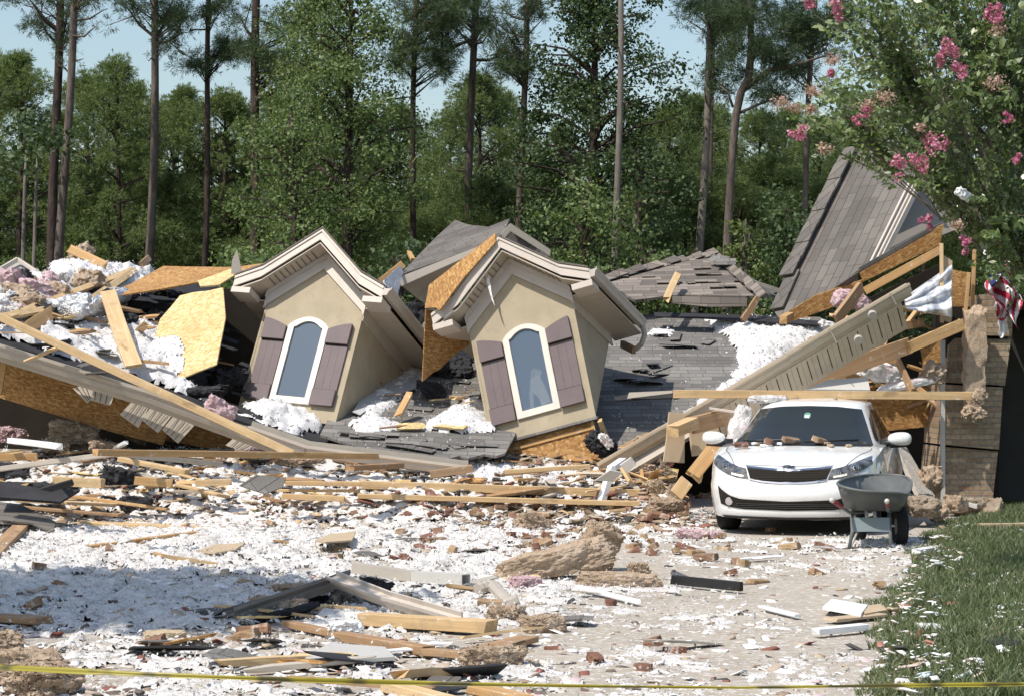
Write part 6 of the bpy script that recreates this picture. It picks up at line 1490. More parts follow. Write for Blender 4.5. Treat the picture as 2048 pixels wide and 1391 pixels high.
cr.add([a, b, c, d, a+Vector((0, .02, 0)), b+Vector((0, .02, 0)), c+Vector((0, .02, 0)), d+Vector((0, .02, 0))], [(0, 1, 2, 3), (7, 6, 5, 4), (0, 4, 5, 1), (1, 5, 6, 2), (2, 6, 7, 3), (3, 7, 4, 0)]); Wx(cr, 'cross_plate', plain('barrow_plate', (.20, .24, .25), .5, .4, .15, 4))
for px in (1732, 1748):
    s_ = MB(); s_.tube([W_(px, 1014, 20.3), W_(px+2, 1034, 20.15)], .018, 6); Wx(s_, 'tub_strut', GREYP)
for (px, py, Y, rr) in [(1800, 1052, 20.45, .185), (1717, 1052, 20.9, .185)]:
    c = W_(px, 0, Y); c.z = rr-wb.location.z; k = 28; tp_ = [(.08, -.03), (rr*.9, -.055), (rr, -.03), (rr, .03), (rr*.9, .055), (.08, .03)]
    VV = [(c.x+b_, c.y+a_*math.cos(6.283*i/k), c.z+a_*math.sin(6.283*i/k)) for i in range(k) for a_, b_ in tp_]
    wh = bpy.data.objects.new('wheel', None); C.objects.link(wh); wh.parent = wb
    mb = MB(); mb.add(VV, [(i*6+j, i*6+(j+1) % 6, ((i+1) % k)*6+(j+1) % 6, ((i+1) % k)*6+j) for i in range(k) for j in range(6)]); mb.build('tyre', RUBBER, wh, True)
    mb = MB(); mb.tube([c+Vector((-.04, 0, 0)), c+Vector((.04, 0, 0))], .08, 14); mb.build('hub', BARROW, wh)
ax_ = MB(); ax_.tube([(W_(1717, 0, 20.9).x, W_(1717, 0, 20.9).y, .185-wb.location.z), (W_(1800, 0, 20.45).x, W_(1800, 0, 20.45).y, .185-wb.location.z)], .012, 6); Wx(ax_, 'axle', GREYP)
# ---------------- boards on the ground ----------------
def gl(a, b, w_, t_, mat, lab, name='plank', cat='board', la=0, lb=0, **k):
    def f(q, l_):
        p = onheap(*q) if q[1] < 1050 else G(*q)
        # keep the photo position while standing on the fill
        z = hz(p.x, p.y)+.02+t_/2+l_; o = Vector((0, 0, CH)); d = (p-o); t = (z-CH)/d.z if abs(d.z) > 1e-4 else 1
        return o+d*min(t, 1.05) if t > 0 else p
    return plank(f(a, la), f(b, lb), w_, t_, mat, name, lab, cat, **k)
plank(P(720, 968, 24.5), P(1278, 986, 24.45), .11, .092, WOOD, 'plank', 'long thick pale beam lying before the dormers, upper one of the pair', 'board')
plank(P(716, 991, 24.0), P(1278, 1006, 23.95), .12, .055, WOOD, 'plank', 'long thin pale beam lying before the dormers, lower one of the pair', 'board')
gl((565, 992), (690, 998), .09, .06, WOOD, 'short pale board left of the lower long beam')
gl((572, 966), (722, 968), .09, .05, WOOD, 'short board end left of the upper long beam')
gl((556, 980), (720, 982), .06, .03, WOOD, 'thin lath between the two short boards left of the long beams')
gl((390, 966), (462, 964), .10, .07, WOOD, 'short pale block left of the grey shingle shard')
gl((110, 962), (206, 966), .12, .10, WOOD, 'pale block board left of the black felt lump in the debris under the sagging eave')
gl((270, 962), (345, 966), .12, .09, WOODO, 'orange block board right of the black felt lump in the debris under the sagging eave')
gl((355, 970), (455, 994), .10, .03, WOOD, 'pale lath slanting down toward the middle of the debris under the sagging eave')
gl((240, 918), (375, 944), .14, .05, WOOD, 'pale splintered board under the thin level plank')
gl((190, 904), (752, 912), .09, .06, WOODO, 'thin level plank under the end of the long slanting board', la=.16, lb=.10)
gl((-20, 940), (240, 905), .11, .05, TRIMG, 'grey trim strip across the debris under the sagging eave', 'trim', 'trim', la=.08, lb=.1)
gl((240, 908), (440, 928), .07, .05, TRIMG, 'grey trim strip right below the thin level plank', 'trim', 'trim', la=.05)
gl((-20, 914), (75, 912), .10, .08, WOODO, 'orange board end at the debris end under the sagging eave')
gl((20, 880), (118, 892), .07, .06, WHITEP, 'white pipe like trim in the debris end under the sagging eave', 'trim', 'trim', la=.1, lb=.1)
gl((178, 856), (252, 884), .05, .04, WHITEP, 'thin white trim reaching into the dark hollow at left', 'trim', 'trim', la=.15, lb=.1)
gl((-10, 860), (80, 852), .12, .1, WOODB, 'brown beam in the dark hollow at far left', 'beam', 'beam', la=.1, lb=.1)
gl((40, 1000), (232, 1010), .22, .03, WOOD, 'pale wide board in the debris under the sagging eave')
gl((140, 992), (335, 1018), .08, .03, WOODO, 'thin orange lath behind the black lump on the left')
gl((-20, 1008), (240, 1030), .10, .03, WOODB, 'brown lath among dark shingles at left')
gl((-20, 1000), (120, 996), .3, .02, FELT, 'black felt sheet in the debris under the sagging eave', 'felt_sheet', 'felt')
gl((160, 1046), (448, 1056), .24, .035, WOOD, 'wide pale splintered board before the sagging eave', rag=.1)
gl((168, 1096), (392, 1066), .09, .05, WOODO, 'thin board under the wide splintered board at left')
gl((-24, 1118), (50, 1044), .16, .045, WOODB, 'brown board end at the left edge of the picture')
gl((-20, 1040), (110, 1050), .34, .02, SHD, 'dark shingle piece at the left edge by the brown board end', 'shingle_piece', 'shingle')
gl((728, 1236), (982, 1252), .14, .075, WOOD, 'clean pale board near the barrier tape below the bent gutter', rag=.015)
gl((780, 1228), (910, 1236), .05, .02, WOOD, 'thin lath behind the clean pale board')
gl((-30, 1232), (90, 1240), .16, .04, WOODB, 'board end in the shade at the left edge near the barrier tape')
gl((575, 1246), (690, 1270), .07, .04, WOODB, 'dark edged strip near the barrier tape, left of the white wad', 'strip', 'strip')
gl((690, 1272), (860, 1300), .10, .05, WOODB, 'brown splintered strip near the barrier tape, right of the white wad', 'strip', 'strip', rag=.05)
gl((850, 1302), (930, 1308), .08, .04, WOODB, 'brown strip end beside the black wedge', 'strip', 'strip')
gl((925, 1310), (1056, 1276), .14, .035, WOODB, 'dark edged board near the barrier tape right of the black wedge', 'strip', 'strip')
gl((780, 1372), (930, 1410), .09, .05, WOOD, 'pale board at the bottom edge of the picture')
gl((950, 1376), (1050, 1398), .10, .04, WOODO, 'reddish board at the bottom edge of the picture')
gl((1345, 1158), (1482, 1172), .03, .07, BLACK, 'straight black bar lying on the bare drive', 'bar', 'bar')
gl((1155, 1172), (1275, 1202), .04, .03, WHITEP, 'thin white trim in front of the brown insulation roll', 'trim', 'trim')
gl((1850, 1252), (1930, 1268), .11, .045, WHITEP, 'white foam bar lying on the lawn', 'foam_bar', 'foam'); gl((1930, 1270), (1938, 1276), .08, .04, WHITEP, 'small white foam piece at the end of the foam bar', 'foam_bar', 'foam')
gl((1632, 1262), (1730, 1252), .07, .04, WHITEP, 'white trim bar at the lawn edge near the barrier tape', 'trim', 'trim')
gl((1522, 1212), (1596, 1230), .05, .02, WHITEP, 'thin white slat on the bare drive at right', 'trim', 'trim')
gl((1455, 1120), (1545, 1112), .06, .02, WHITEP, 'white slat on the drive below the car', 'trim', 'trim')
gl((1832, 1102), (1880, 1094), .09, .04, WHITEP, 'white trim piece right of the wheelbarrow', 'trim', 'trim')
gl((1990, 1222), (2060, 1206), .10, .05, WHITEP, 'white trim lying on the lawn at the right edge', 'trim', 'trim')
gl((1960, 1056), (2070, 1054), .12, .10, CARD, 'long beige board on the lawn at the right edge', 'board', 'board')
gl((1660, 1238), (1760, 1228), .12, .02, CARD, 'tan board strip at the lawn edge', 'board', 'board')
gl((1180, 932), (1010, 944), .07, .05, WOOD, 'pale board under the orange base of the left-leaning dormer')
gl((860, 948), (945, 936), .12, .08, WOODB, 'tan block on the white fill below the pale gutter', la=.03, lb=.03)
gl((700, 936), (800, 930), .12, .06, WOODB, 'weathered short board below the pale gutter', la=.03)
gl((1010, 948), (1110, 938), .08, .03, WOODB, 'weathered thin board right of the tan block')
# flat pieces
def gp(poly, t_, mat, lab, nm, cat, z=.05, tilt=0):
    pts = []
    for (a, b) in poly:
        p = onheap(a, b) if b < 1050 else G(a, b); zz = hz(p.x, p.y)+z; o = Vector((0, 0, CH)); d = P(a, b, 1)-o; q = o+d*((zz-CH)/d.z); pts.append(q)
    return tag(sheet(nm, pts, t_, mat), lab, cat)
gp([(392, 1100), (428, 1088), (490, 1084), (470, 1098), (430, 1104)], .015, CARD, 'tan board shard on the white fill, left one', 'board_shard', 'board', .07)
gp([(630, 1082), (660, 1070), (712, 1064), (704, 1082), (650, 1086)], .015, CARD, 'tan board shard on the white fill, right one', 'board_shard', 'board', .09)
gp([(478, 966), (512, 950), (572, 954), (565, 970), (530, 990)], .02, SHD, 'dark grey shingle shard stuck up left of the long beams', 'shingle_piece', 'shingle', .14)
gp([(-10, 1000), (40, 1006), (112, 1046), (105, 1054), (60, 1046), (-10, 1042)], .02, SHM, 'grey shingle sheet at the left edge', 'shingle_piece', 'shingle', .08)
gp([(-10, 965), (90, 968), (160, 985), (120, 1000), (-10, 990)], .03, FELT, 'black roofing sheet lying in the debris under the sagging eave', 'felt_sheet', 'felt', .10)
gp([(80, 975), (140, 962), (148, 968), (100, 985)], .03, FELT, 'black curled roofing edge in the debris under the sagging eave', 'felt_sheet', 'felt', .14)
gp([(1645, 1212), (1664, 1196), (1735, 1208), (1722, 1226), (1690, 1220)], .02, WHITEP, 'white board shard at the lawn edge', 'board_shard', 'board', .06)
gp([(1720, 1212), (1760, 1206), (1775, 1218), (1730, 1226)], .02, CARD, 'cream board shard beside the white one at the lawn edge', 'board_shard', 'board', .05)
gp([(610, 1314), (660, 1284), (770, 1292), (790, 1312), (640, 1322)], .02, GREYP, 'grey sheet dusted with fill near the barrier tape', 'sheet', 'sheet', .06)
gp([(1965, 1274), (2000, 1268), (2042, 1272), (2040, 1286), (1985, 1286)], .01, FELT, 'black scrap lying on the lawn', 'felt_scrap', 'felt', .09)
gp([(1255, 944), (1240, 930), (1262, 914), (1272, 928)], .01, WHITEP, 'white sheet leaning behind the downspout', 'sheet', 'sheet', .3)
gp([(1190, 960), (1220, 940), (1245, 944), (1225, 962)], .01, GREYP, 'grey white sheet at the foot of the fallen eave', 'sheet', 'sheet', .2)
board('strand_board', [P(614, 1327, 11.9), P(770, 1316, 12.1), P(774, 1340, 12.0), P(700, 1366, 11.9), P(616, 1352, 11.85)], .02, OSBL, 'tan strand board standing on edge near the barrier tape')
# gutters and downspouts near the barrier tape
def gutt(name, a, b, lab, mat, roll=0, h=.12, d=.11, cat='gutter'):
    L_ = (b-a).length; M = frame(a, b-a) @ Matrix.Rotation(roll, 4, 'X'); mb = MB(); gutter_prism(mb, M, L_, h, d)
    o = mb.build(name, mat); return tag(o, lab, cat)
gutt('gutter', P(446, 1222, 13.75), P(678, 1146, 14.9), 'grey gutter piece slanting up to the left of the broken peak near the barrier tape', plain('dull_gutter', (.20, .18, .155), .6, .3, .2, 5), R(-20), .10, .10)
gutt('gutter', P(674, 1140, 14.6), P(800, 1188, 14.0), 'ribbed gutter piece falling right from the broken peak', TRIM, R(20), .10, .10)
gutt('gutter', P(786, 1182, 14.0), P(925, 1222, 13.45), 'lower ribbed gutter piece running on to the right of the broken peak', TRIM, R(15), .11, .10)
plank(P(420, 1232, 13.8), P(660, 1166, 14.8), .22, .015, SHD, 'shingle_piece', 'shingle strip clinging to the slanting broken gutter', 'shingle', roll=R(-25))
for i, (px, py, sz, m, lab) in enumerate([(640, 1200, (.20, .1, .035), FELT, 'black rag under the broken gutter peak'), (705, 1200, (.16, .1, .05), SHD, 'torn shingle wad in the middle of the broken gutter peak'), (745, 1182, (.14, .1, .06), FELT, 'black felt fold right under the broken gutter peak'), (770, 1200, (.2, .1, .035), SHM, 'shingle rag under the ribbed broken gutter'), (560, 1226, (.22, .1, .025), FELT, 'dark rag under the left broken gutter')]):
    p = G(px, py+12); p.z = sz[2]; blob('felt_scrap', p, sz, m, 210+i, (.1*i, .1, i), .6, 5.5, 30, lab, 'felt scrap', gain=.72)
sheet_ = tag(sheet('shingle_piece', [P(690, 1152, 15.5), P(756, 1165, 15.4), P(740, 1200, 15.0), P(655, 1205, 14.9), P(640, 1190, 15.2)], .02, SHM), 'bent shingle sheet under the broken gutter peak', 'shingle')
def box_pipe(a, b, w_, h_, mat, nm, lab, up=Vector((0, 0, 1))):
    L_ = (b-a).length; M = frame(a, b-a, up); mb = MB(); o_, i_ = [(-w_/2, -h_/2), (w_/2, -h_/2), (w_/2, h_/2), (-w_/2, h_/2)], .006
    V = []
    for x in (0, L_):
        for s_ in (0, i_):
            V += [M @ Vector((x, y-math.copysign(s_, y), z-math.copysign(s_, z))) for y, z in o_]
    Fs = []
    for k in range(4):
        j = (k+1) % 4; Fs += [(k, j, 8+j, 8+k), (4+k, 12+k, 12+j, 4+j), (k, 4+k, 4+j, j), (8+k, 8+j, 12+j, 12+k)]
    mb.add(V, Fs); return tag(mb.build(nm, mat), lab, 'downspout')
box_pipe(P(712, 1134, 16.6), P(830, 1152, 16.2), .10, .075, TRIMG, 'downspout', 'left dented half of the dented downspout'); box_pipe(P(830, 1152, 16.2), P(932, 1158, 15.9), .10, .08, GREYP, 'downspout', 'dented downspout with its open dark end to the right')
el = MB(); pts = [P(a, b, y) for a, b, y in [(955, 1178, 15.4), (985, 1170, 15.5), (1005, 1192, 15.1), (1020, 1206, 14.9), (1040, 1196, 14.9)]]
fine_ = []
for i in range(4): fine_ += [pts[i].lerp(pts[i+1], k/6) for k in range(6)]
el.tube(fine_, [.045+.006*(i % 2) for i in range(24)], 8); tag(el.build('downspout_elbow', TRIMG, None, False), 'ribbed curved downspout elbow right of the open ended downspout', 'downspout')
ds = thing('downspout', 'pale downspout leaning across the ends of the two long beams', 'downspout', tuple(P(1198, 1012, 24.2)))
o = box_pipe(P(1199, 1014, 24.2), P(1224, 932, 24.3), .085, .065, WHITEP, 'pipe', ''); del o['label']; del o['category']; hpart(o, ds)
o = box_pipe(P(1223, 936, 24.3), P(1246, 920, 24.6), .085, .065, WHITEP, 'elbow', ''); del o['label']; del o['category']; hpart(o, ds)
# black pieces
def wedge(pts, t_, mat, nm, lab, cat): return tag(sheet(nm, pts, t_, mat), lab, cat)
wedge([P(852, 1354, 11.6), P(905, 1334, 11.9), P(930, 1310, 12.2), P(962, 1318, 12.1), P(955, 1336, 11.9), P(900, 1360, 11.55)], .05, FELT, 'felt_scrap', 'black folded felt piece near the barrier tape', 'felt scrap')
wedge([P(812, 1318, 12.3), P(842, 1288, 12.5), P(852, 1292, 12.5), P(848, 1312, 12.3)], .04, FELT, 'felt_scrap', 'small black wedge standing between the brown strips', 'felt scrap')
blob('felt_lump', onheap(272, 1022, .08), (.17, .1, .085), FELT, 231, (0, .1, .2), .35, 4, 20, 'rounded black lump on the white fill at left', 'felt lump')
blob('felt_lump', onheap(240, 974, .10), (.2, .12, .11), FELT, 232, (.1, .2, .4), .6, 5, 20, 'torn black lump between the two block boards at left', 'felt lump')
blob('felt_lump', onheap(326, 972, .05), (.12, .08, .045), FELT, 233, (0, 0, .2), .4, 4, 16, 'small shiny black lump right of the orange block board', 'felt lump')
blob('felt_lump', onheap(60, 985, .06), (.5, .16, .05), FELT, 234, (0, 0, -.1), .6, 6, 22, 'long black rag of roofing in the debris under the sagging eave', 'felt lump')
blob('felt_lump', onheap(10, 960, .08), (.25, .14, .10), FELT, 235, (0, .1, .2), .6, 5, 20, 'black crumple at the far left edge of the debris', 'felt lump')
blob('felt_lump', onheap(840, 905, .06), (.1, .07, .08), FELT, 236, (0, 0, 1), .6, 4, 16, 'small black lump at the end of the pale gutter', 'felt lump')
blob('felt_lump', onheap(920, 912, .05), (.14, .06, .05), FELT, 237, (0, .3, .2), .6, 5, 16, 'black rag on the fill by the left-leaning dormer foot', 'felt lump')
# insulation batts on the ground
def bt(px, py, sz, mat, lab, rot=(0, 0, 0), seed=0, z=None, amp=.38, fr=4.5, box=.6, Y=None):
    p = P(px, py, Y) if Y else (onheap(px, py) if py < 1050 else G(px, py))
    if not Y: p.z = hz(p.x, p.y)+(sz[2]*.7 if z is None else z)
    o = blob('insulation_batt', p, sz, mat, seed, rot, amp, fr*1.25, 60, lab, 'insulation', box=box, gain=.74, aniso=.4)
    if mat in (BATT, BATTP):
        me_ = o.data; k_ = len(me_.vertices); co = np.empty(k_*3, np.float32); me_.vertices.foreach_get('co', co)
        Q, fq = flakes(co.reshape(-1, 3), 450, .004, .015, (0, 0, .2), seed); kind(mesh_np('fibres', Q, fq, mat, o), 'stuff')
bt(1110, 1158, (.46, .16, .10), BATT, 'long brown insulation roll lying in the centre of the drive', (0, -.22, .15), 301, .14)
bt(1196, 1140, (.14, .14, .20), BATT, 'brown insulation flap folded over the end of the roll', (.2, .4, .2), 302, .18)
bt(1232, 1172, (.30, .12, .06), BATT, 'flat brown insulation piece at the foot of the folded flap', (0, .05, -.1), 303)
bt(1278, 1158, (.07, .07, .07), BATT, 'small pinkish insulation knob right of the folded flap', (0, 0, .4), 304)
bt(1050, 1176, (.10, .12, .05), BATTP, 'pinkish insulation shred at the left end of the roll', (0, 0, .4), 305)
bt(150, 900, (.26, .18, .15), BATT, 'big crumpled brown batt heap in the debris under the sagging eave', (.2, .1, .3), 306, .18, .5)
bt(215, 915, (.2, .14, .08), BATT, 'low brown batt right of the big crumpled heap', (.2, .1, .9), 307, .1, .5)
bt(110, 912, (.2, .14, .09), BATT, 'brown batt left of the big crumpled heap', (.1, .1, 1.9), 308, .12, .5)
bt(276, 895, (.15, .12, .10), BATT, 'folded tan batt above the thin level plank', (.3, .4, .3), 309, .2, .45)
bt(20, 892, (.18, .12, .09), BATTP, 'pink grey batt at the far left edge of the debris', (.1, .1, .9), 310, .14, .5)
bt(495, 922, (.13, .10, .06), BATTP, 'small pink batt left of the slanting board end', (0, 0, .9), 311, .1, .5)
bt(552, 912, (.22, .14, .10), BATT, 'brown stringy batt at the end of the slanting board', (.1, 0, .3), 312, .12, .55)
bt(600, 935, (.25, .14, .05), BATT, 'thin tan batt shreds right of the slanting board end', (.1, 0, .6), 313, .06, .55)
bt(775, 930, (.26, .12, .06), BATT, 'tan batt shreds under the pale gutter', (.1, 0, .2), 314, .06, .55)
bt(1332, 1022, (.16, .14, .07), BATT, 'tan torn paper like wad before the rubble at the left of the car', (.2, .1, .3), 315, .06, .5)
bt(1396, 912, (.07, .07, .17), BATT, 'upright tan batt twist left of the car', (.1, .3, .2), 316, .25, .4)
bt(35, 1366, (.20, .14, .09), BATT, 'brown batt pile at the lower left corner', (.1, .1, .3), 317, None, .45)
bt(90, 1386, (.16, .12, .08), BATT, 'brown batt right of the pile at the lower left corner', (.1, .1, .9), 318, None, .5)
bt(4, 1316, (.10, .10, .08), BATT, 'pale tan wood fibre wad at the left edge', (.1, .1, .3), 319, None, .5)
bt(1085, 1262, (.12, .10, .055), BATT, 'brown chunk on the drive right of the clean pale board', (0, 0, .3), 320, None, .4)
bt(1010, 1240, (.14, .1, .05), BATT, 'brown batt at the right end of the clean pale board', (0, 0, 1.3), 321, None, .45)
bt(985, 1330, (.16, .10, .06), BATT, 'tan shreds behind the black folded felt', (0, 0, .3), 322, None, .5)
bt(592, 1192, (.16, .10, .05), BATT, 'brown batt left under the broken gutter peak', (0, 0, .6), 323, None, .5)
bt(550, 1228, (.18, .12, .06), BATT, 'tan batt before the left broken gutter', (0, 0, .3), 324, None, .5)
bt(1400, 1075, (.22, .12, .045), BATTP, 'dark topped tan slab in the brick scatter left of the car', (0, .1, .1), 325, None, .4)
bt(1065, 1060, (.18, .12, .09), BATT, 'brown wedge of batt in the brick scatter', (0, .3, .6), 326, None, .4)
bt(690, 1278, (.09, .08, .06), WHITEP, 'white plastic wad on the brown strips', (0, 0, .3), 327, None, .5)
bt(330, 1278, (.12, .1, .03), CARD, 'tan board bit at the near edge of the shade', (0, 0, .3), 328, None, .3)
for i, (px, py) in enumerate([(1290, 950), (1330, 960), (1310, 985), (1360, 975), (1350, 1000), (1395, 985), (1300, 925), (1350, 935), (1280, 900), (1390, 955)]):
    bt(px, py, (.11, .09, .07), [BATT, RUB, CARD][i % 3], ['rubble chunk at the left top of the heap beside the car', 'rubble chunk high in the heap beside the car', 'rubble chunk low left in the heap beside the car', 'rubble chunk in the middle of the heap beside the car', 'rubble chunk low in the heap beside the car', 'rubble chunk nearest the car bumper in the heap', 'rubble chunk under the fallen eave', 'rubble chunk below the leaning tan board', 'rubble chunk at the upper end of the heap', 'rubble chunk close to the car wing'][i], (i, i*.5, i*.3), 340+i, None, .5)
# tan boards by the car
board('tan_board', [P(1340, 822, 24.6), P(1372, 825, 24.7), P(1366, 850, 24.7), P(1372, 923, 24.5), P(1326, 922, 24.4), P(1332, 880, 24.5)], .02, CARD, 'upright tan board leaning left of the car under the eave')
plank(P(1345, 862, 24.3), P(1385, 845, 24.6), .16, .13, WOOD, 'block', 'pale sawn block behind the upright tan board', 'block')
plank(P(1382, 850, 24.7), P(1455, 832, 25.0), .10, .19, WOODB, 'beam', 'brown beam between the tan board and the car mirror', 'beam')
plank(P(1420, 816, 24.8), P(1475, 824, 24.7), .10, .03, TRIM, 'trim', 'cream trim piece poking out above the car mirror', 'trim')
plank(P(1385, 950, 23.6), P(1440, 880, 24.2), .16, .05, WOODO, 'plank', 'dark orange board leaning on the left side of the car', 'board', roll=R(40))
plank(P(1352, 990, 23.7), P(1372, 962, 23.9), .16, .04, WOOD, 'plank', 'short pale board scrap low in the heap beside the car', 'board', roll=R(50))
plank(P(1392, 956, 23.6), P(1398, 930, 23.9), .14, .04, WOOD, 'plank', 'square pale board scrap near the car bumper', 'board', roll=R(50))
board('panel', [P(1378, 860, 24.9), P(1440, 845, 25.1), P(1430, 905, 25.0), P(1388, 910, 24.8)], .03, CARD, 'tan panel in the hollow behind the pale sawn block')
# slanting plaster slab and rubble right of the car
board('plaster_slab', [P(1790, 880, 24.4), P(1812, 895, 24.5), P(1888, 1018, 23.6), P(1868, 1030, 23.3), P(1842, 1000, 23.4)], .05, plain('plaster', (.42, .37, .31), .9, .1, .25, 5, 0, .02, 20), 'dusty slab leaning beside the right of the car')
for i, (px, py, Y, sz) in enumerate([(1845, 1010, 23.2, (.16, .2, .1)), (1910, 1008, 25.2, (.16, .12, .09)), (1935, 1015, 25.4, (.2, .12, .07)), (1880, 1028, 23.6, (.1, .1, .05)), (1985, 1022, 25.8, (.2, .1, .05)), (1860, 960, 24, (.12, .12, .14))]):
    blob('rubble_lump', P(px, py, Y), sz, [RUB, BATT][i % 2], 360+i, (.1, .2*i, i), .45, 4.5, 18, ['rubble lump behind the wheelbarrow', 'brown rubble lump at the left foot of the brick pier', 'grey rubble lump in front of the brick pier', 'low rubble lump at the lower end of the dusty slab', 'rubble lump at the right foot of the brick pier', 'rubble lump under the dusty slab'][i], 'rubble')
plank(P(1908, 1000, 25.3), P(1955, 1012, 25.2), .10, .05, GREYP, 'trim', 'grey trim lying at the foot of the brick pier', 'trim')

# ---------------- caution tape across the front ----------------
V = []; YT = 7.0; tp_ = [(-60, 1326), (0, 1333), (180, 1342), (330, 1349), (560, 1357), (740, 1362), (900, 1366), (1200, 1371), (1480, 1374), (1600, 1372), (1750, 1370), (2100, 1366)]
xs = np.linspace(-60, 2100, 420); py = np.interp(xs, *zip(*tp_)); n = len(xs)
tw = .5+.5*np.sin(xs*.0055+1.9) ; ang = .9+.5*np.sin(xs*.004+1.2)+.12*np.sin(xs*.031)
hw = np.interp(xs, [0, 200, 450, 700, 1000, 1300, 1600, 1850, 2050], [.0120, .009, .005, .006, .004, .003, .005, .007, .005])
for x, y, a, q_ in zip(xs, py, ang, hw):
    c = P(x, y, YT+.02*math.sin(x*.01)); h = Vector((0, math.sin(a), math.cos(a)+.6))*q_
    V += [tuple(c-h), tuple(c-h*.3+Vector((0, .004, 0))), tuple(c+h*.3+Vector((0, -.004, 0))), tuple(c+h)]
Fq = []
for i in range(n-1):
    for k in range(3): Fq.append((i*4+k, (i+1)*4+k, (i+1)*4+k+1, i*4+k+1))
t = NT('caution_tape', .4, .4)
m_ = t.noise(1.0, 2, t.co((4.5, 9, 9)), .7); t.col(t.mix((.30, .25, .025), (.05, .045, .018), t.ramp(m_, [(.50, (0, 0, 0)), (.58, (.85, .85, .85))])))
tag(mesh_np('caution_tape', V, Fq, t.m, smooth=True), 'twisted yellow and black barrier tape strung across the foreground', 'tape')
# scraps on the lawn
rl = random.Random(8)
def lawn_scraps(n, seed):
    r = np.random.RandomState(seed); out = []
    for k in range(n):
        px, py = r.uniform(1760, 2060), r.uniform(1060, 1385); p = G(px, py)
        if p.x > edge_x(p.y) and vn(np.array(px*.015), np.array(py*.03), 0, 6) > .45: out.append((p.x, p.y, .075))
    return np.array(out)
chip_field('lawn_scraps', 1300, lambda n, r: lawn_scraps(n, 5), [(0, (.80, .78, .76)), (.6, (.5, .56, .56)), (.75, (.6, .5, .4)), (.9, (.35, .18, .13))], .008, .035, 44, 'small white and tan scraps caught in the lawn')
# ---------------- splintered scraps through the wreck ----------------
def scrap_mesh(seed, L_, w_, t_, mat):
    rr_ = random.Random(seed); n = 5; V = []
    for i in range(n+1):
        x = (i/n-.5)*L_; k = 1-.35*rr_.random()*(i in (0, n))
        for (y, z) in ((-w_/2, -t_/2), (w_/2, -t_/2), (w_/2, t_/2), (-w_/2, t_/2)):
            V.append((x+(rr_.uniform(-.5, .5)*w_*1.3 if i in (0, n) else 0), y*k+rr_.uniform(-.003, .003), z*k+rr_.uniform(-.002, .002)+.02*L_*math.sin(math.pi*i/n)*rr_.uniform(.2, .5)))
    Fs = [(0, 1, 2, 3), tuple(n*4+k for k in (3, 2, 1, 0))] + [(i*4+k, (i+1)*4+k, (i+1)*4+(k+1) % 4, i*4+(k+1) % 4) for i in range(n) for k in range(4)]
    me_ = bpy.data.meshes.new('scrap'); me_.from_pydata(V, [], Fs); me_.materials.append(mat); me_.update(); return me_
WS = [scrap_mesh(1, .55, .09, .038, WOOD), scrap_mesh(2, .35, .06, .03, WOODO), scrap_mesh(3, .8, .05, .03, WOODB), scrap_mesh(4, .28, .12, .02, OSBL), scrap_mesh(5, .9, .09, .038, WOODB), scrap_mesh(6, .4, .10, .018, OSBD), scrap_mesh(7, .7, .04, .02, WOOD)]
SS = [scrap_mesh(11, .4, .2, .012, SHD), scrap_mesh(12, .3, .14, .012, SHM), scrap_mesh(13, .5, .16, .012, FELT)]
VS = [scrap_mesh(21, .5, .10, .012, TRIMG), scrap_mesh(22, .35, .07, .012, WHITEP), scrap_mesh(23, .7, .06, .03, SOFF)]
rz_ = random.Random(77)
def strew(nm, meshes, n, x0, x1, y0, y1, fn, label, cat, group, tilt=.18):
    for i in range(n):
        px, py = rz_.uniform(x0, x1), rz_.uniform(y0, y1); p = fn(px, py)
        if p is None: continue
        o = bpy.data.objects.new(nm, rz_.choice(meshes)); C.objects.link(o); o.location = p
        o.rotation_euler = (rz_.gauss(0, tilt*1.6), rz_.gauss(0, tilt), rz_.gauss(0, .7) + (math.pi if rz_.random() < .5 else 0)); s_ = rz_.uniform(.55, 1.15); o.scale = (s_, s_, s_)
        tag(o, label, cat, group)
def ap(px, py):
    p = onheap(px, py, .05); return p if p.y < 26.6 else None
GW, GS = 'wood scraps through the wreck', 'roofing and trim scraps through the wreck'
strew('wood_scrap', WS, 46, 0, 700, 905, 1010, ap, 'splintered wood scrap in the debris under the sagging eave', 'wood scrap', GW)
strew('wood_scrap', WS, 24, 700, 1260, 925, 1000, ap, 'splintered wood scrap around the long pale beams', 'wood scrap', GW)
strew('wood_scrap', WS, 16, 1250, 1410, 890, 1020, ap, 'splintered wood scrap in the rubble heap beside the car', 'wood scrap', GW, .4)
strew('wood_scrap', WS, 24, 20, 420, 560, 730, lambda a, b: RL.at(a, b, .2) if b > 560+.1*a else None, 'splintered wood scrap on the white fill of the felt roof slope', 'wood scrap', GW)
strew('wood_scrap', WS, 10, 720, 960, 760, 880, lambda a, b: RM.at(a, b, .06), 'splintered wood scrap on the shingles between the two dormers', 'wood scrap', GW)
strew('wood_scrap', WS, 34, 1640, 1880, 690, 800, lambda a, b: P(a, b, rz_.uniform(26.4, 27.6)), 'splintered wood scrap wedged in the hollow behind the car', 'wood scrap', GW, .5)
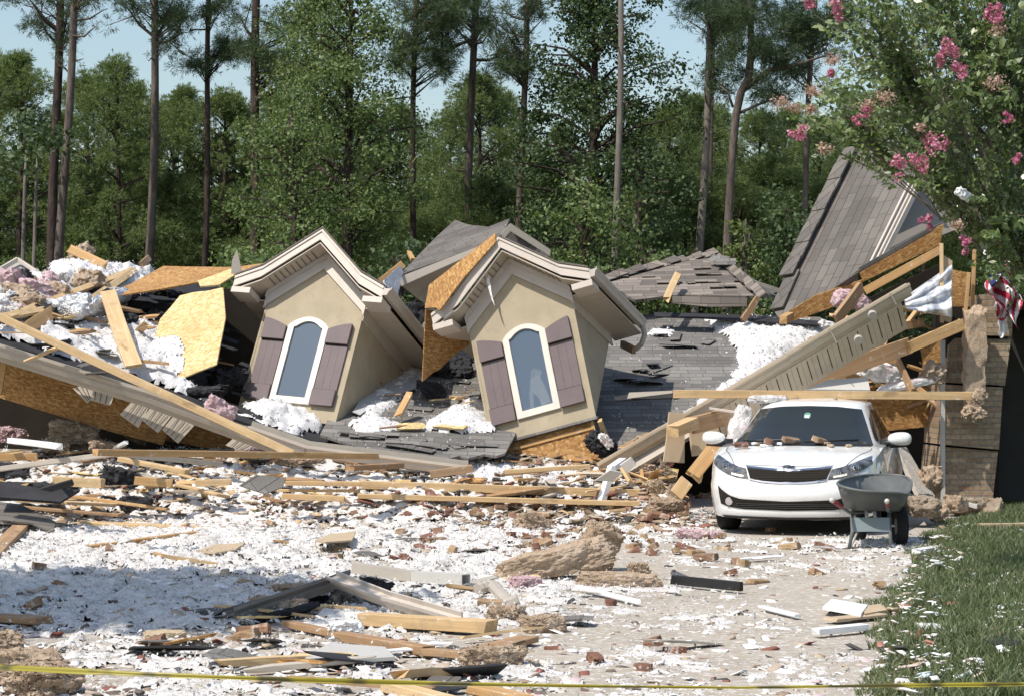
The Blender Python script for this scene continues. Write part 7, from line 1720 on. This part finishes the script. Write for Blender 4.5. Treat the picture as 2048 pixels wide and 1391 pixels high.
strew('wood_scrap', WS, 14, 1590, 1880, 560, 650, lambda a, b: P(a, b, rz_.uniform(26.5, 27.3)) if b > 1180-.36*a+40 else None, 'splintered wood scrap jammed under the orange boards', 'wood scrap', GW, .4)
strew('wood_scrap', WS, 18, 80, 1100, 1060, 1380, lambda a, b: G(a, b, .05), 'splintered wood scrap lying on the littered drive', 'wood scrap', GW, .08)
strew('shingle_scrap', SS, 26, 0, 900, 910, 1010, ap, 'torn shingle scrap in the debris before the dormers', 'shingle scrap', GS)
strew('shingle_scrap', SS, 16, 60, 460, 590, 760, lambda a, b: RL.at(a, b, .15), 'torn shingle scrap on the felt roof slope', 'shingle scrap', GS)
strew('shingle_scrap', SS, 18, 200, 1150, 1060, 1370, lambda a, b: G(a, b, .04), 'torn shingle scrap lying on the littered drive', 'shingle scrap', GS, .1)
strew('shingle_scrap', SS, 8, 1230, 1440, 660, 880, lambda a, b: RC.at(a, b, .03), 'torn shingle scrap on the dark slope', 'shingle scrap', GS, .05)
strew('trim_scrap', VS, 18, 0, 1200, 905, 1000, ap, 'bent trim scrap in the debris before the dormers', 'trim scrap', GS)
strew('trim_scrap', VS, 12, 60, 1700, 1080, 1380, lambda a, b: G(a, b, .04), 'bent trim scrap lying on the littered drive', 'trim scrap', GS, .08)
# small white and pale flecks of fill on the dark slope
r = np.random.RandomState(91); pts = []
for k in range(420):
    a, b = r.uniform(1215, 1470), r.uniform(640, 900)
    if b < 905-(a-1200)*.45 and b > 640+(1330-a)*.9: pts.append(tuple(RC.at(a, b, .012)))
Q, fq = flakes(np.array(pts), 500, .004, .018, RC.n, 5); o = mesh_np('fill_flecks', Q, fq, FLUF); kind(o, 'stuff'); o['label'] = 'pale flecks of fill sprinkled on the dark slope'
pts = []
for k in range(300):
    a, b = r.uniform(690, 970), r.uniform(760, 900); pts.append(tuple(RM.at(a, b, .012)))
Q, fq = flakes(np.array(pts), 1100, .004, .02, RM.n, 6); o = mesh_np('fill_flecks', Q, fq, FLUF); kind(o, 'stuff'); o['label'] = 'pale flecks of fill sprinkled between the dormers'
